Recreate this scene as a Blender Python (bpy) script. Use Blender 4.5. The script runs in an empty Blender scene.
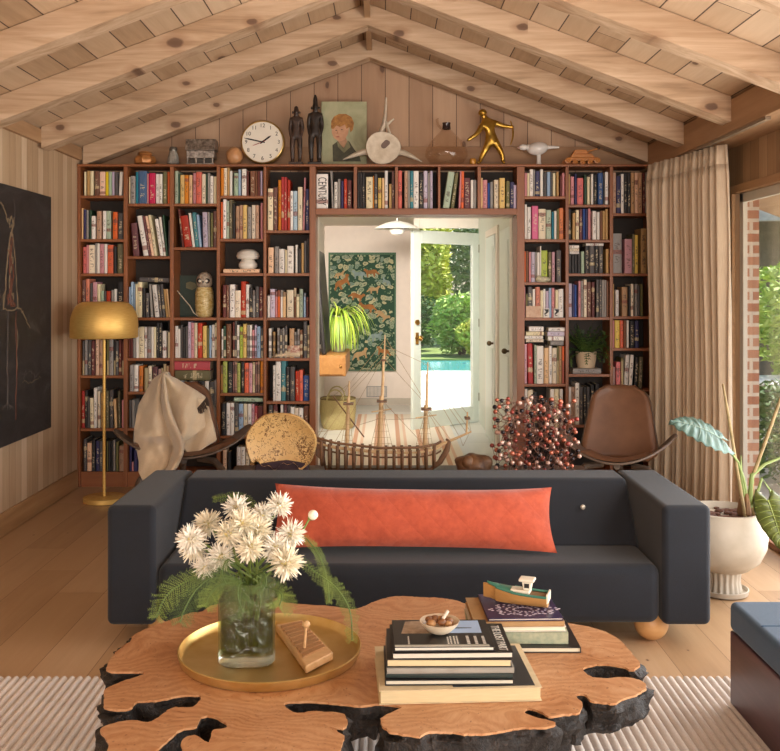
import bpy, bmesh, math, random
from mathutils import Vector, Matrix
R = math.radians
random.seed(7)
S = bpy.context.scene
COL = S.collection
F, CX, CY, EYE = 930.0, 385.0, 290.0, 1.52      # focal length (px), vanishing point, eye height

def px(x, Y): return (x - CX) * Y / F
def pz(y, Y): return EYE - (y - CY) * Y / F
def P(x, y, Y): return Vector((px(x, Y), Y, pz(y, Y)))
def onz(x, y, z):
    Y = F * (EYE - z) / (y - CY)
    return (px(x, Y), Y)

def hexc(h):
    h = h.lstrip('#')
    c = [int(h[i:i+2], 16) / 255 for i in (0, 2, 4)]
    return tuple((v / 12.92 if v <= .04045 else ((v + .055) / 1.055) ** 2.4) for v in c) + (1.0,)

# ------------------------------------------------------------------ materials
class NT:
    def __init__(s, name):
        s.m = bpy.data.materials.new(name); s.m.use_nodes = True
        s.t = s.m.node_tree; s.t.nodes.clear()
        s.out = s.t.nodes.new('ShaderNodeOutputMaterial')
        s._obj = None
    def n(s, typ, props=None, **ins):
        nd = s.t.nodes.new(typ)
        for k, v in (props or {}).items(): setattr(nd, k, v)
        for k, v in ins.items():
            key = int(k[1:]) if k[0] == 'i' and k[1:].isdigit() else k.replace('_', ' ')
            sk = nd.inputs[key]
            if isinstance(v, bpy.types.NodeSocket): s.t.links.new(v, sk)
            else: sk.default_value = v
        return nd
    def obj(s):
        if s._obj is None: s._obj = s.n('ShaderNodeTexCoord')
        return s._obj.outputs['Object']
    def gen(s):
        if s._obj is None: s._obj = s.n('ShaderNodeTexCoord')
        return s._obj.outputs['Generated']
    def math(s, op, a, b=0.0, c=None):
        kw = dict(i0=a, i1=b)
        if c is not None: kw['i2'] = c
        return s.n('ShaderNodeMath', dict(operation=op), **kw).outputs[0]
    def mix(s, f, a, b, typ='MIX'):
        nd = s.t.nodes.new('ShaderNodeMix'); nd.data_type = 'RGBA'; nd.blend_type = typ
        for i, v in ((0, f), (6, a), (7, b)):
            if isinstance(v, bpy.types.NodeSocket): s.t.links.new(v, nd.inputs[i])
            else: nd.inputs[i].default_value = v
        return nd.outputs[2]
    def noise(s, vec, scale, detail=4, rough=.55, dist=0.0):
        return s.n('ShaderNodeTexNoise', None, Vector=vec, Scale=scale, Detail=detail, Roughness=rough, Distortion=dist)
    def mapping(s, vec, scale=(1, 1, 1), loc=(0, 0, 0), rot=(0, 0, 0)):
        return s.n('ShaderNodeMapping', None, Vector=vec, Location=loc, Rotation=rot, Scale=scale).outputs[0]
    def ramp(s, f, *stops):
        nd = s.n('ShaderNodeValToRGB', None, Fac=f); e = nd.color_ramp.elements
        while len(e) < len(stops): e.new(.5)
        for el, (p, c) in zip(e, stops):
            el.position = p; el.color = hexc(c) if isinstance(c, str) else (c, c, c, 1)
        return nd.outputs[0]
    def bump(s, h, strength=.3, dist=.01):
        return s.n('ShaderNodeBump', None, Height=h, Strength=strength, Distance=dist).outputs[0]
    def bsdf(s, color, rough=.6, metal=0.0, normal=None, **kw):
        b = s.n('ShaderNodeBsdfPrincipled', None, Roughness=rough, Metallic=metal)
        sk = b.inputs['Base Color']
        if isinstance(color, bpy.types.NodeSocket): s.t.links.new(color, sk)
        else: sk.default_value = hexc(color) if isinstance(color, str) else color
        if normal is not None: s.t.links.new(normal, b.inputs['Normal'])
        for k, v in kw.items():
            sk = b.inputs[k.replace('_', ' ')]
            if isinstance(v, bpy.types.NodeSocket): s.t.links.new(v, sk)
            else: sk.default_value = v
        s.t.links.new(b.outputs[0], s.out.inputs[0])
        return b

def M(name, col, rough=.6, metal=0.0, var=.12, scale=14.0, bump=0.0, stretch=(1, 1, 1), col2=None, detail=4, bscale=None, **kw):
    """plain material: colour with noise variation, optional bump"""
    t = NT(name)
    vec = t.mapping(t.obj(), stretch)
    nz = t.noise(vec, scale, detail).outputs[0]
    a = hexc(col)
    if col2: b = hexc(col2)
    else: b = tuple(min(1, c * (1 - var * 2)) for c in a[:3]) + (1,)
    f = t.ramp(nz, (.32, 0.0), (.68, 1.0))
    c = t.mix(f, a, b)
    nrm = None
    if bump:
        h = t.noise(vec, bscale or scale * 3, 3).outputs[0]
        nrm = t.bump(h, bump, .006)
    t.bsdf(c, rough, metal, nrm, **kw)
    return t.m

def knotted(t, vec, c, scale, size, pk):
    vo = t.n('ShaderNodeTexVoronoi', dict(voronoi_dimensions='2D'), Vector=vec, Scale=scale, Randomness=1.0)
    pick = t.math('GREATER_THAN', t.n('ShaderNodeSeparateColor', None, Color=vo.outputs['Color']).outputs[0], pk)
    sepc = t.n('ShaderNodeSeparateColor', None, Color=vo.outputs['Color']).outputs
    dd = t.math('MULTIPLY', t.math('ADD', vo.outputs['Distance'], t.math('MULTIPLY', t.math('SUBTRACT', t.noise(vec, 22, 2).outputs[0], .5), .09)), t.math('ADD', .75, t.math('MULTIPLY', sepc[1], .9)))
    halo = t.math('MULTIPLY', t.ramp(dd, (.0, .5), (size, .45), (size * 2.2, 0.0)), pick)
    core = t.math('MULTIPLY', t.ramp(dd, (.0, .8), (size * .7, .75), (size, 0.0)), pick)
    return t.mix(core, t.mix(halo, c, hexc('#8f6647')), hexc('#54382a'))

def planks(name, wood, wax, width, lax, stops, rough=.6, length=0.0, seam=.004, knots=.0, grain=1.0, seamcol='#4a3526', spec=.5):
    """boards: WAX/LAX = axis across / along the boards (0,1,2)"""
    t = NT(name)
    sep = t.n('ShaderNodeSeparateXYZ', None, Vector=t.obj())
    w = t.math('DIVIDE', sep.outputs[wax], width)
    idn = t.math('FLOOR', w)
    fr = t.math('FRACT', w)
    wn = t.n('ShaderNodeTexWhiteNoise', dict(noise_dimensions='1D'), W=idn)
    rnd = wn.outputs['Value']
    L = sep.outputs[lax]
    seamf = t.math('LESS_THAN', fr, seam / width)
    if length:
        l2 = t.math('ADD', t.math('DIVIDE', L, length), t.math('MULTIPLY', rnd, 7.3))
        lid = t.math('FLOOR', l2); lf = t.math('FRACT', l2)
        seamf = t.math('MAXIMUM', seamf, t.math('LESS_THAN', lf, seam / length * .8))
        wn2 = t.n('ShaderNodeTexWhiteNoise', dict(noise_dimensions='2D'), Vector=t.n('ShaderNodeCombineXYZ', None, X=idn, Y=lid).outputs[0])
        rnd = wn2.outputs['Value']
    off = t.math('MULTIPLY', rnd, 37.0)
    cmb = [None, None, None]
    oth = 3 - wax - lax
    vx = t.n('ShaderNodeCombineXYZ')
    t.t.links.new(t.math('MULTIPLY', sep.outputs[wax], 1.0), vx.inputs[0])
    t.t.links.new(t.math('ADD', t.math('MULTIPLY', L, .07), off), vx.inputs[1])
    t.t.links.new(sep.outputs[oth], vx.inputs[2])
    g1 = t.noise(vx.outputs[0], 26 * grain, 5, .6, .6).outputs[0]
    g2 = t.noise(vx.outputs[0], 120 * grain, 3, .6).outputs[0]
    tone = t.math('ADD', t.math('MULTIPLY', rnd, .55), t.math('ADD', t.math('MULTIPLY', g1, .5), t.math('MULTIPLY', g2, .18)))
    tone = t.math('SUBTRACT', tone, .12)
    c = t.ramp(tone, *stops)
    if knots:
        kv = t.n('ShaderNodeCombineXYZ')
        t.t.links.new(sep.outputs[wax], kv.inputs[0])
        t.t.links.new(t.math('ADD', t.math('MULTIPLY', L, .55), off), kv.inputs[1])
        t.t.links.new(t.math('MULTIPLY', sep.outputs[oth], .1), kv.inputs[2])
        c = knotted(t, kv.outputs[0], c, 4.6, knots * 1.5, .84)
    c = t.mix(seamf, c, hexc(seamcol))
    h = t.math('SUBTRACT', t.math('MULTIPLY', g2, .3), t.math('MULTIPLY', seamf, 1.0))
    t.bsdf(c, rough, 0, t.bump(h, .25, .004), Specular_IOR_Level=spec)
    return t.m

def grainwood(name, lax, stops, rough=.5, scale=1.0, knots=0.0, stretch=.08, dist=1.2):
    """solid timber, grain along axis LAX"""
    t = NT(name)
    sc = [1, 1, 1]; sc[lax] = stretch
    vec = t.mapping(t.obj(), tuple(sc))
    g1 = t.noise(vec, 14 * scale, 5, .6, dist).outputs[0]
    g2 = t.noise(vec, 70 * scale, 3).outputs[0]
    tone = t.math('ADD', t.math('MULTIPLY', g1, .8), t.math('MULTIPLY', g2, .2))
    c = t.ramp(tone, *stops)
    if knots:
        sc2 = [1, 1, 1]; sc2[lax] = .6; sc2[1 if lax == 0 else 0] = .1
        sp = t.n('ShaderNodeSeparateXYZ', None, Vector=t.obj())
        row = t.math('MULTIPLY', t.math('FLOOR', t.math('DIVIDE', t.math('ADD', sp.outputs[1], .05), .87)), 5.37)
        kv = t.n('ShaderNodeCombineXYZ', None, X=t.math('ADD', t.math('MULTIPLY', sp.outputs[lax], .6), row), Y=sp.outputs[2]).outputs[0]
        c = knotted(t, kv, c, 4.4, knots * 1.5, .45)
    t.bsdf(c, rough, 0, t.bump(g2, .12, .003))
    return t.m

def glassmat(name, tint=(1, 1, 1, 1), refl=1.0):
    t = NT(name)
    tr = t.n('ShaderNodeBsdfTransparent', None, Color=tint)
    gl = t.n('ShaderNodeBsdfGlossy', None, Color=(1, 1, 1, 1), Roughness=.02)
    fr = t.n('ShaderNodeLayerWeight', None, Blend=.5)
    f = t.math('MULTIPLY', t.math('ADD', .03, t.math('MULTIPLY', t.math('POWER', fr.outputs['Facing'], 4.0), .6)), refl)
    mx = t.n('ShaderNodeMixShader', None, i0=f, i1=tr.outputs[0], i2=gl.outputs[0])
    t.t.links.new(mx.outputs[0], t.out.inputs[0])
    return t.m

# ------------------------------------------------------------------ mesh builder
class MB:
    def __init__(s): s.v = []; s.f = []; s.mi = []
    def add(s, vs, fs, mi=0):
        b = len(s.v); s.v += [tuple(v) for v in vs]
        for f in fs: s.f.append(tuple(b + i for i in f)); s.mi.append(mi)
        return s
    def box(s, x0, x1, y0, y1, z0, z1, mi=0, rot=None, piv=None):
        vs = [Vector((x, y, z)) for x in (x0, x1) for y in (y0, y1) for z in (z0, z1)]
        if rot is not None:
            p = Vector(piv) if piv else Vector(((x0+x1)/2, (y0+y1)/2, (z0+z1)/2))
            vs = [rot @ (v - p) + p for v in vs]
        return s.add(vs, [(0, 1, 3, 2), (4, 6, 7, 5), (0, 4, 5, 1), (2, 3, 7, 6), (0, 2, 6, 4), (1, 5, 7, 3)], mi)
    def rings(s, rs, mi=0, closed=True, cap=True):
        n = len(rs[0]); b = len(s.v)
        for r in rs: s.v += [tuple(v) for v in r]
        for i in range(len(rs) - 1):
            for j in range(n if closed else n - 1):
                k = (j + 1) % n
                s.f.append((b+i*n+j, b+i*n+k, b+(i+1)*n+k, b+(i+1)*n+j)); s.mi.append(mi)
        if cap and closed:
            s.f.append(tuple(b + j for j in reversed(range(n)))); s.mi.append(mi)
            s.f.append(tuple(b + (len(rs)-1)*n + j for j in range(n))); s.mi.append(mi)
        return s
    def tube(s, pts, r, seg=8, mi=0, cap=True, flat=1.0):
        pts = [Vector(p) for p in pts]
        if len(pts) == 2 and (pts[1]-pts[0]).length < 1e-6: return s
        rad = r if isinstance(r, (list, tuple)) else [r] * len(pts)
        rs = []; up = None
        for i, p in enumerate(pts):
            d = (pts[min(i+1, len(pts)-1)] - pts[max(i-1, 0)]).normalized()
            if up is None:
                up = Vector((0, 0, 1)) if abs(d.z) < .9 else Vector((1, 0, 0))
            a = d.cross(up)
            if a.length < 1e-5: a = d.cross(Vector((0, 1, 0)))
            a.normalize(); b2 = a.cross(d).normalized(); up = b2
            rs.append([p + (a * math.cos(2*math.pi*k/seg) + b2 * math.sin(2*math.pi*k/seg) * flat) * rad[i] for k in range(seg)])
        return s.rings(rs, mi, True, cap)
    def lathe(s, prof, c=(0, 0, 0), seg=24, mi=0, mat=None, mod=None, cap=True):
        rs = []
        for r, z in prof:
            ring = []
            for k in range(seg):
                a = 2*math.pi*k/seg; rr = r * (mod(a, z) if mod else 1)
                v = Vector((rr*math.cos(a), rr*math.sin(a), z))
                if mat is not None: v = mat @ v
                ring.append(v + Vector(c))
            rs.append(ring)
        return s.rings(rs, mi, True, cap)
    def ell(s, c, r, seg=16, rg=10, mi=0, mat=None):
        prof = []
        rs = []
        for i in range(1, rg):
            t = math.pi * i / rg
            ring = []
            for k in range(seg):
                a = 2*math.pi*k/seg
                v = Vector((r[0]*math.sin(t)*math.cos(a), r[1]*math.sin(t)*math.sin(a), -r[2]*math.cos(t)))
                if mat is not None: v = mat @ v
                ring.append(v + Vector(c))
            rs.append(ring)
        return s.rings(rs, mi, True, True)
    def grid(s, rows, mi=0):
        return s.rings(rows, mi, False, False)
    def prism(s, pts, lo, hi, ax=2, mi=0, cap=True):
        """polygon pts in the two other axes, extruded along AX"""
        def mk(a, b, h):
            return ((h, a, b), (a, h, b), (a, b, h))[ax]
        n = len(pts)
        vs = [mk(a, b, lo) for a, b in pts] + [mk(a, b, hi) for a, b in pts]
        fs = [(i, (i+1) % n, n + (i+1) % n, n + i) for i in range(n)]
        if cap: fs += [tuple(reversed(range(n))), tuple(range(n, 2*n))]
        return s.add(vs, fs, mi)
    def xf(s, m, start=0):
        for i in range(start, len(s.v)): s.v[i] = tuple(m @ Vector(s.v[i]))
        return s

def mesh_of(mb, name, mats, smooth=False):
    me = bpy.data.meshes.new(name)
    me.from_pydata(mb.v, [], mb.f)
    if not isinstance(mats, (list, tuple)): mats = [mats]
    for m in mats: me.materials.append(m)
    for p, i in zip(me.polygons, mb.mi): p.material_index = i
    bm = bmesh.new(); bm.from_mesh(me)
    bmesh.ops.recalc_face_normals(bm, faces=bm.faces)
    bm.to_mesh(me); bm.free()
    if smooth:
        me.shade_smooth()
        me.set_sharp_from_angle(angle=R(38) if smooth is True else smooth)
    return me

def wmat(o):
    return Matrix.LocRotScale(o.location, o.rotation_euler, None) if o.parent is None else wmat(o.parent) @ o.matrix_parent_inverse @ Matrix.LocRotScale(o.location, o.rotation_euler, None)

def obj(name, mb, mats, parent=None, smooth=False, bevel=0.0, seg=3, subsurf=0, local=False, solid=0.0):
    me = mb if isinstance(mb, bpy.types.Mesh) else mesh_of(mb, name, mats, smooth)
    o = bpy.data.objects.new(name, me); COL.objects.link(o)
    if parent is not None:
        o.parent = parent
        if not local: o.matrix_parent_inverse = wmat(parent).inverted()
    if solid:
        md = o.modifiers.new('solid', 'SOLIDIFY'); md.thickness = solid; md.offset = 0
    if bevel:
        md = o.modifiers.new('bevel', 'BEVEL'); md.width = bevel; md.segments = seg; md.limit_method = 'ANGLE'; md.angle_limit = R(40)
        me.shade_smooth()
        wn = o.modifiers.new('wn', 'WEIGHTED_NORMAL'); wn.keep_sharp = False
    if subsurf:
        md = o.modifiers.new('sub', 'SUBSURF'); md.levels = subsurf; md.render_levels = subsurf
        me.shade_smooth()
    return o

def tag(o, label, cat, group=None, kind=None):
    o['label'] = label; o['category'] = cat
    if group: o['group'] = group
    if kind: o['kind'] = kind
    return o
def thing(name, label, cat, loc=(0, 0, 0), rz=0.0, group=None):
    o = bpy.data.objects.new(name, None); COL.objects.link(o)
    o.empty_display_size = .05
    o.location = loc; o.rotation_euler = (0, 0, rz)
    return tag(o, label, cat, group)
def struct(name, mb, mats, label=None, parent=None, **kw):
    o = obj(name, mb, mats, parent, **kw)
    if parent is None:
        o['kind'] = 'structure'
        if label: o['label'] = label; o['category'] = name.split('_')[0]
    return o

def skin(name, verts, edges, mat, parent=None, sub=2, local=False):
    """verts = [(x,y,z,r)] -> one continuous skinned body"""
    me = bpy.data.meshes.new(name)
    me.from_pydata([v[:3] for v in verts], edges, [])
    o = bpy.data.objects.new(name, me); COL.objects.link(o)
    o.modifiers.new('s', 'SKIN')
    if not me.skin_vertices: me.skin_vertices.new() if hasattr(me.skin_vertices, 'new') else None
    for i, v in enumerate(verts):
        rr = v[3] if isinstance(v[3], tuple) else (v[3], v[3])
        me.skin_vertices[0].data[i].radius = rr
        me.skin_vertices[0].data[i].use_root = (i == 0)
    md = o.modifiers.new('u', 'SUBSURF'); md.levels = sub; md.render_levels = sub
    dg = bpy.context.evaluated_depsgraph_get(); dg.update()
    nm = bpy.data.meshes.new_from_object(o.evaluated_get(dg))
    bpy.data.objects.remove(o)
    nm.materials.clear(); nm.materials.append(mat); nm.shade_smooth()
    return obj(name, nm, None, parent, local=local)

def lettering(name, items, mat, parent=None, extrude=.0004):
    """items = [(text, size, matrix)] -> ONE flat mesh"""
    bmx = bmesh.new()
    for txt, size, mtx in items:
        cu = bpy.data.curves.new('t', 'FONT'); cu.body = txt; cu.size = size
        cu.align_x = 'CENTER'; cu.align_y = 'CENTER'; cu.extrude = extrude
        o = bpy.data.objects.new('t', cu); COL.objects.link(o)
        dg = bpy.context.evaluated_depsgraph_get(); dg.update()
        me = bpy.data.meshes.new_from_object(o.evaluated_get(dg))
        me.transform(mtx); bmx.from_mesh(me)
        bpy.data.objects.remove(o); bpy.data.meshes.remove(me)
    me = bpy.data.meshes.new(name); bmx.to_mesh(me); bmx.free()
    me.materials.clear(); me.materials.append(mat)
    return obj(name, me, None, parent)

ORD = ['first', 'second', 'third', 'fourth', 'fifth', 'sixth', 'seventh', 'eighth', 'ninth', 'tenth', 'eleventh', 'twelfth',
       'thirteenth', 'fourteenth', 'fifteenth', 'sixteenth', 'seventeenth', 'eighteenth']
LW, LR, LH, EXPO = 190, 310, 48, 0.0
# ------------------------------------------------------------------ shared materials
WALLW = planks('wall_planks', 0, 1, .098, 2, [(.15, '#9a7a58'), (.42, '#b8977250'[:7]), (.62, '#c9ad8c'), (.85, '#d6bd9e')], .62, seam=.003, grain=.8, seamcol='#7d6044')
WALLR = planks('window_wall_planks', 0, 1, .14, 2, [(.15, '#8a6a4c'), (.45, '#a5835f'), (.8, '#bd9c78')], .62, seam=.003, grain=.8, seamcol='#5d4530')
GABLE = planks('gable_planks', 1, 0, .19, 2, [(.1, '#a07c60'), (.4, '#af8c6e'), (.65, '#b99678'), (.9, '#c4a486')], .6, seam=.005, knots=.075, grain=.6)
CEIL = planks('ceiling_planks', 0, 0, .17, 1, [(.05, '#94775a'), (.35, '#b89a7b'), (.65, '#cbb093'), (.95, '#dac2a6')], .65, seam=.007, knots=.075, grain=.6, length=1.9)
BEAM = grainwood('beam_timber', 0, [(.28, '#8d6f53'), (.44, '#b6987a'), (.58, '#c8ac90'), (.75, '#d8c0a6')], .6, .7, knots=.085)
BEAMY = grainwood('plate_timber', 1, [(.2, '#8a6848'), (.5, '#a98461'), (.85, '#bd9a76')], .6, .55)
FLOOR = planks('oak_floor', 0, 0, .235, 1, [(.1, '#9c7b59'), (.4, '#b3916d'), (.65, '#bb9a77'), (.9, '#c6a786')], .40, length=2.1, seam=.0025, grain=.5, seamcol='#6d4f35', knots=.018)
CASE = grainwood('bookcase_mahogany', 2, [(.2, '#6f3f20'), (.5, '#8e542f'), (.8, '#a5683e')], .42, .8)
CASEH = grainwood('bookcase_mahogany_shelf', 0, [(.2, '#6f3f20'), (.5, '#8e542f'), (.8, '#a5683e')], .42, .8)
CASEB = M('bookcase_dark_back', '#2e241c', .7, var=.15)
WHITE = M('hall_white_paint', '#e6ddd0', .6, var=.02)
WHITEG = M('door_pale_green_paint', '#d5ddd4', .45, var=.02)
GLASS = glassmat('window_glass')
OAKTRIM = grainwood('oak_trim', 1, [(.2, '#8d6844'), (.5, '#aa8259'), (.8, '#bd9870')], .5, .7)

# ------------------------------------------------------------------ room
XL, XR, YB, YW = -2.377, 2.30, 7.176, 7.45       # left wall, window wall, bookcase front, back wall
RX, RZ, SL = -0.12, 3.33, 0.378                  # ridge, underside of rafters, slope
def zu(x): return RZ - SL * abs(x - RX)
def zc(x): return zu(x) + .152
YR = -4.6                                        # rear wall 

struct('floor', MB().box(XL - .1, XR + .1, YR - .1, 7.53, -.1, 0), FLOOR, 'wide honey oak plank floor running towards the bookcase')
# left wall
wl = MB().prism([(YR, 0), (7.45, 0), (7.45, zc(XL)), (YR, zc(XL))], XL - .12, XL, 0)
# boards run vertically: planks across Y
WALLL = planks('left_wall_planks', 1, 1, .098, 2, [(.08, '#a98b6c'), (.4, '#bda182'), (.65, '#c9ae91'), (.92, '#d8c2a6')], .62, seam=.003, grain=.8, seamcol='#80644a')
struct('wall_left', wl, WALLL, 'pale vertical board wall behind the dark painting')
struct('baseboard_left', MB().box(XL, XL + .018, YR, 7.15, 0, .14), OAKTRIM, 'low oak baseboard under the pale board wall', bevel=.004)
fr = MB().box(XL, XL + .03, YR, 7.2, 2.525, zc(XL) - .01)
struct('trim_1', fr, BEAMY, 'plain frieze board where the pale wall meets the ceiling')
# gable wall with the doorway
DX0, DX1, DZ = -.536, 1.0185, 2.106
gw = MB()
gw.prism([(XL, 0), (DX0 - .02, 0), (DX0 - .02, zc(DX0)), (XL, zc(XL))], YW, YW + .12, 1)
gw.prism([(DX1 + .02, 0), (XR, 0), (XR, zc(XR)), (DX1 + .02, zc(DX1 + .02))], YW, YW + .12, 1)
gw.prism([(DX0 - .02, DZ + .02), (DX1 + .02, DZ + .02), (DX1 + .02, zc(DX1 + .02)), (RX, zc(RX)), (DX0 - .02, zc(DX0 - .02))], YW, YW + .12, 1)
struct('wall_back', gw, GABLE, 'knotty vertical board gable wall above the bookcase')
struct('trim_2', MB().box(XL + .01, XR - .01, YW - .022, YW, 2.49, 2.665), grainwood('ledge_board', 0, [(.2, '#86624a'), (.5, '#a07a58'), (.8, '#b08a66')], .6, .6), 'horizontal board along the foot of the gable', bevel=.003)
# doorway lining
dl = MB()
dl.box(DX0 - .02, DX0, YW - .01, YW + .15, 0, DZ + .02); dl.box(DX1, DX1 + .02, YW - .01, YW + .15, 0, DZ + .02)
dl.box(DX0, DX1, YW - .01, YW + .15, DZ, DZ + .02)
struct('trim_3', dl, WHITE, 'white lining of the doorway in the bookcase')
# window wall
WX, WY1, WZ = XR, 6.1, 2.15
ww = MB()
ww.box(XR, XR + .06, WY1, 7.45, 0, zc(XR)); ww.box(XR, XR + .06, YR, WY1, WZ, zc(XR)); ww.box(XR, XR + .06, YR, -.4, 0, WZ)
WALLRY = planks('window_wall_boards', 1, 1, .13, 2, [(.15, '#8a6a4c'), (.45, '#a5835f'), (.8, '#bd9c78')], .62, seam=.003, grain=.8, seamcol='#5d4530')
struct('wall_right', ww, WALLRY, 'board wall above the big garden window')
w1 = MB()
FR = M('window_frame_paint', '#cfc8ba', .45, var=.03)
for (a, b) in ((WY1 - .06, WY1), (3.8, 3.88), (1.6, 1.68), (-.4, -.33)):
    w1.box(XR + .025, XR + .055, a, b, .05, WZ)
w1.box(XR + .025, XR + .055, -.4, WY1, WZ - .06, WZ); w1.box(XR + .0, XR + .12, -.4, WY1, .0, .05)
wf = struct('window_1', w1, FR, 'tall garden window beside the curtain', bevel=.004)
struct('glass', MB().box(XR + .037, XR + .043, -.33, WY1 - .06, .05, WZ - .06), GLASS, parent=wf)
struct('sill', MB().box(XR - .03, XR + .0, -.4, WY1 + .02, .001, .035), grainwood('sill_oak', 1, [(.2, '#8d5f48'), (.8, '#b98a6c')], .5), parent=wf, bevel=.004)
struct('casing', MB().box(XR - .025, XR, -.4, WY1 + .03, WZ, WZ + .05).box(XR - .025, XR, WY1, WY1 + .035, 0, WZ), OAKTRIM, parent=wf, bevel=.003)
# plate beam over the window side
struct('trim_4', MB().box(2.04, XR, YR, YW, 2.455, zc(2.04) - .02), BEAMY, 'heavy timber plate carrying the rafters over the curtain', bevel=.006)
# rear wall 
struct('wall_rear', MB().prism([(XL, 0), (XR, 0), (XR, zc(XR)), (RX, zc(RX)), (XL, zc(XL))], YR - .12, YR, 1), GABLE, 'board wall behind the viewer')
# ceiling
cm = MB()
for sg, xe in ((-1, XL - .2), (1, XR + .9)):
    cm.prism([(RX, zc(RX)), (xe, zc(xe)), (xe, zc(xe) + .05), (RX, zc(RX) + .05)], YR - .2, YW + .2, 1)
struct('ceiling', cm, CEIL, 'pitched ceiling of knotty whitewashed boards')
ys = [7.22 - .87 * i for i in range(13)]
for i, y in enumerate(ys):
    b = MB()
    for sg in (-1, 1):
        xe = XL + .03 if sg < 0 else 2.04
        xm = RX
        pts = [(xm, zu(xm)), (xe, zu(xe)), (xe, zc(xe) - .004), (xm, zc(xm) - .004)]
        b.prism(pts, y, y + .145, 1)
    BEAM_i = BEAM
    struct('trim_%d' % (5 + i), b, BEAM_i, ['lowest rafter pair against the gable wall', 'rafter pair one step out from the gable wall'][i] if i < 2 else '%s rafter pair counted from the gable wall' % ORD[i])
rg = MB()
for i in range(len(ys) - 1):
    rg.box(RX - .02, RX + .02, ys[i+1] + .146, ys[i] - .001, zu(RX) + .05, zc(RX) - .01)
struct('trim_18', rg, BEAMY, 'ridge board between the rafters')
# overhanging eave outside the window
struct('roof_eave', MB().prism([(XR + .145, zc(XR + .15) - .01), (XR + .9, zc(XR + .9) - .01), (XR + .9, zc(XR + .9) - .14), (XR + .145, zc(XR + .15) - .14)], YR, YW, 1), BEAMY, 'timber eave outside the window')

# ------------------------------------------------------------------ bookcase
bc = thing('bookcase', 'wall to wall reddish mahogany bookcase framing the white doorway', 'bookcase', (-.2, 7.3, 0))
YK = YW - .03
SB = F / YB
def bx(x): return (x - CX) / SB
def bz(y): return EYE - (y - CY) / SB
TOPZ = bz(164.2)
def upright(x0, x1, ztop=None, zb=0.0):
    obj('upright', MB().box(bx(x0), bx(x1), YB, YK, zb, ztop or bz(166.6) - .0005), CASE, bc, bevel=.0015, seg=1)
for a, b in ((77.3, 80.3), (123.5, 127.4), (169.9, 173.6), (216.6, 219.8), (263.4, 266.2)): upright(a, b)
upright(309.4, 315.6); upright(517, 524.6)
for a, b in ((565.6, 568.8), (609.9, 613.2)): upright(a, b)
upright(652, 656)
for a, b in ((353.6, 357), (395, 398), (438, 440.4), (477.6, 481)): upright(a, b, None, bz(208.6) + .0005)
obj('top_board', MB().box(bx(77), bx(656), YB - .006, YK, bz(166.6), TOPZ), CASEH, bc, bevel=.002, seg=1)
obj('door_header', MB().box(bx(315.7), bx(516.9), YB, YK, bz(214.6), bz(208.4)), CASEH, bc, bevel=.002, seg=1)
obj('plinth', MB().box(bx(80.5), bx(309.2), YB + .012, YK, 0, bz(472.2)), CASEH, bc)
obj('plinth', MB().box(bx(524.8), bx(652), YB + .012, YK, 0, bz(472.2)), CASEH, bc)
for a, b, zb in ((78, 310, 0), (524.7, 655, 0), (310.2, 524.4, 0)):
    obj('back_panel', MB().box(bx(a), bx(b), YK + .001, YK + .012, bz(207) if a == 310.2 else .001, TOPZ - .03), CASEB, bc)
COLS = {  # column: (x0, x1, [front top edge of every shelf])
 'A': (80.3, 123.5, [195.4, 239.1, 273.4, 308.2, 375.6, 428.5]), 'A5': None,
 'B': (127.4, 169.9, [203.5, 256.2, 317.6, 358.2, 391.8, 428.2]),
 'C': (173.6, 216.6, [203.5, 247.2, 317.6, 358.2, 417.6]),
 'D': (219.8, 263.4, [195.6, 238.7, 273.2, 317.6, 358.2, 393.2, 436]),
 'E': (266.2, 309.4, [230.2, 273.2, 317.6, 358.2, 401.4, 438]),
 'F': (524.6, 565.6, [196.2, 239.2, 282.2, 317.7, 384.0, 432]),
 'G': (568.8, 609.9, [204.5, 239.6, 273.4, 317.3, 374.2, 425]),
 'H': (613.2, 652, [213.2, 273.4, 316.4, 348.2, 389, 430]),
}
for k, c in COLS.items():
    if not c: continue
    for y in c[2]:
        obj('shelf', MB().box(bx(c[0]) + .0005, bx(c[1]) - .0005, YB + .004, YK, bz(y) - .0215, bz(y)), CASEH, bc, bevel=.0015, seg=1)
# ------------------------------------------------------------------ shelved books
PAL = {'C': ('#e9dabb', 'cream'), 'W': ('#ece6df', 'white'), 'K': ('#231f20', 'black'), 'G': ('#2c4a34', 'dark green'), 'g': ('#a9bba2', 'sage green'),
 'R': ('#b3242a', 'red'), 'P': ('#cf909a', 'dusty pink'), 'H': ('#cf2f6c', 'hot pink'), 'O': ('#d8762c', 'orange'), 'Y': ('#dcbb45', 'yellow'),
 'B': ('#2c548c', 'blue'), 'b': ('#9dbad0', 'light blue'), 'T': ('#25808f', 'teal'), 'N': ('#744634', 'brown'), 'n': ('#b98f66', 'tan'),
 'M': ('#642a2c', 'maroon'), 'S': ('#96908c', 'grey'), 's': ('#524d4d', 'charcoal'), 'V': ('#2e2e58', 'navy'), 'L': ('#a8b544', 'lime green'),
 'v': ('#c4b6cc', 'lavender'), 'p': ('#ebbf98', 'peach'), 'r': ('#dc5f4c', 'coral'), 'k': ('#6c6540', 'olive')}
PAGES = M('book_pages', '#e6d9bd', .8, var=.06, scale=60, stretch=(6, 1, 1))
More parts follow.
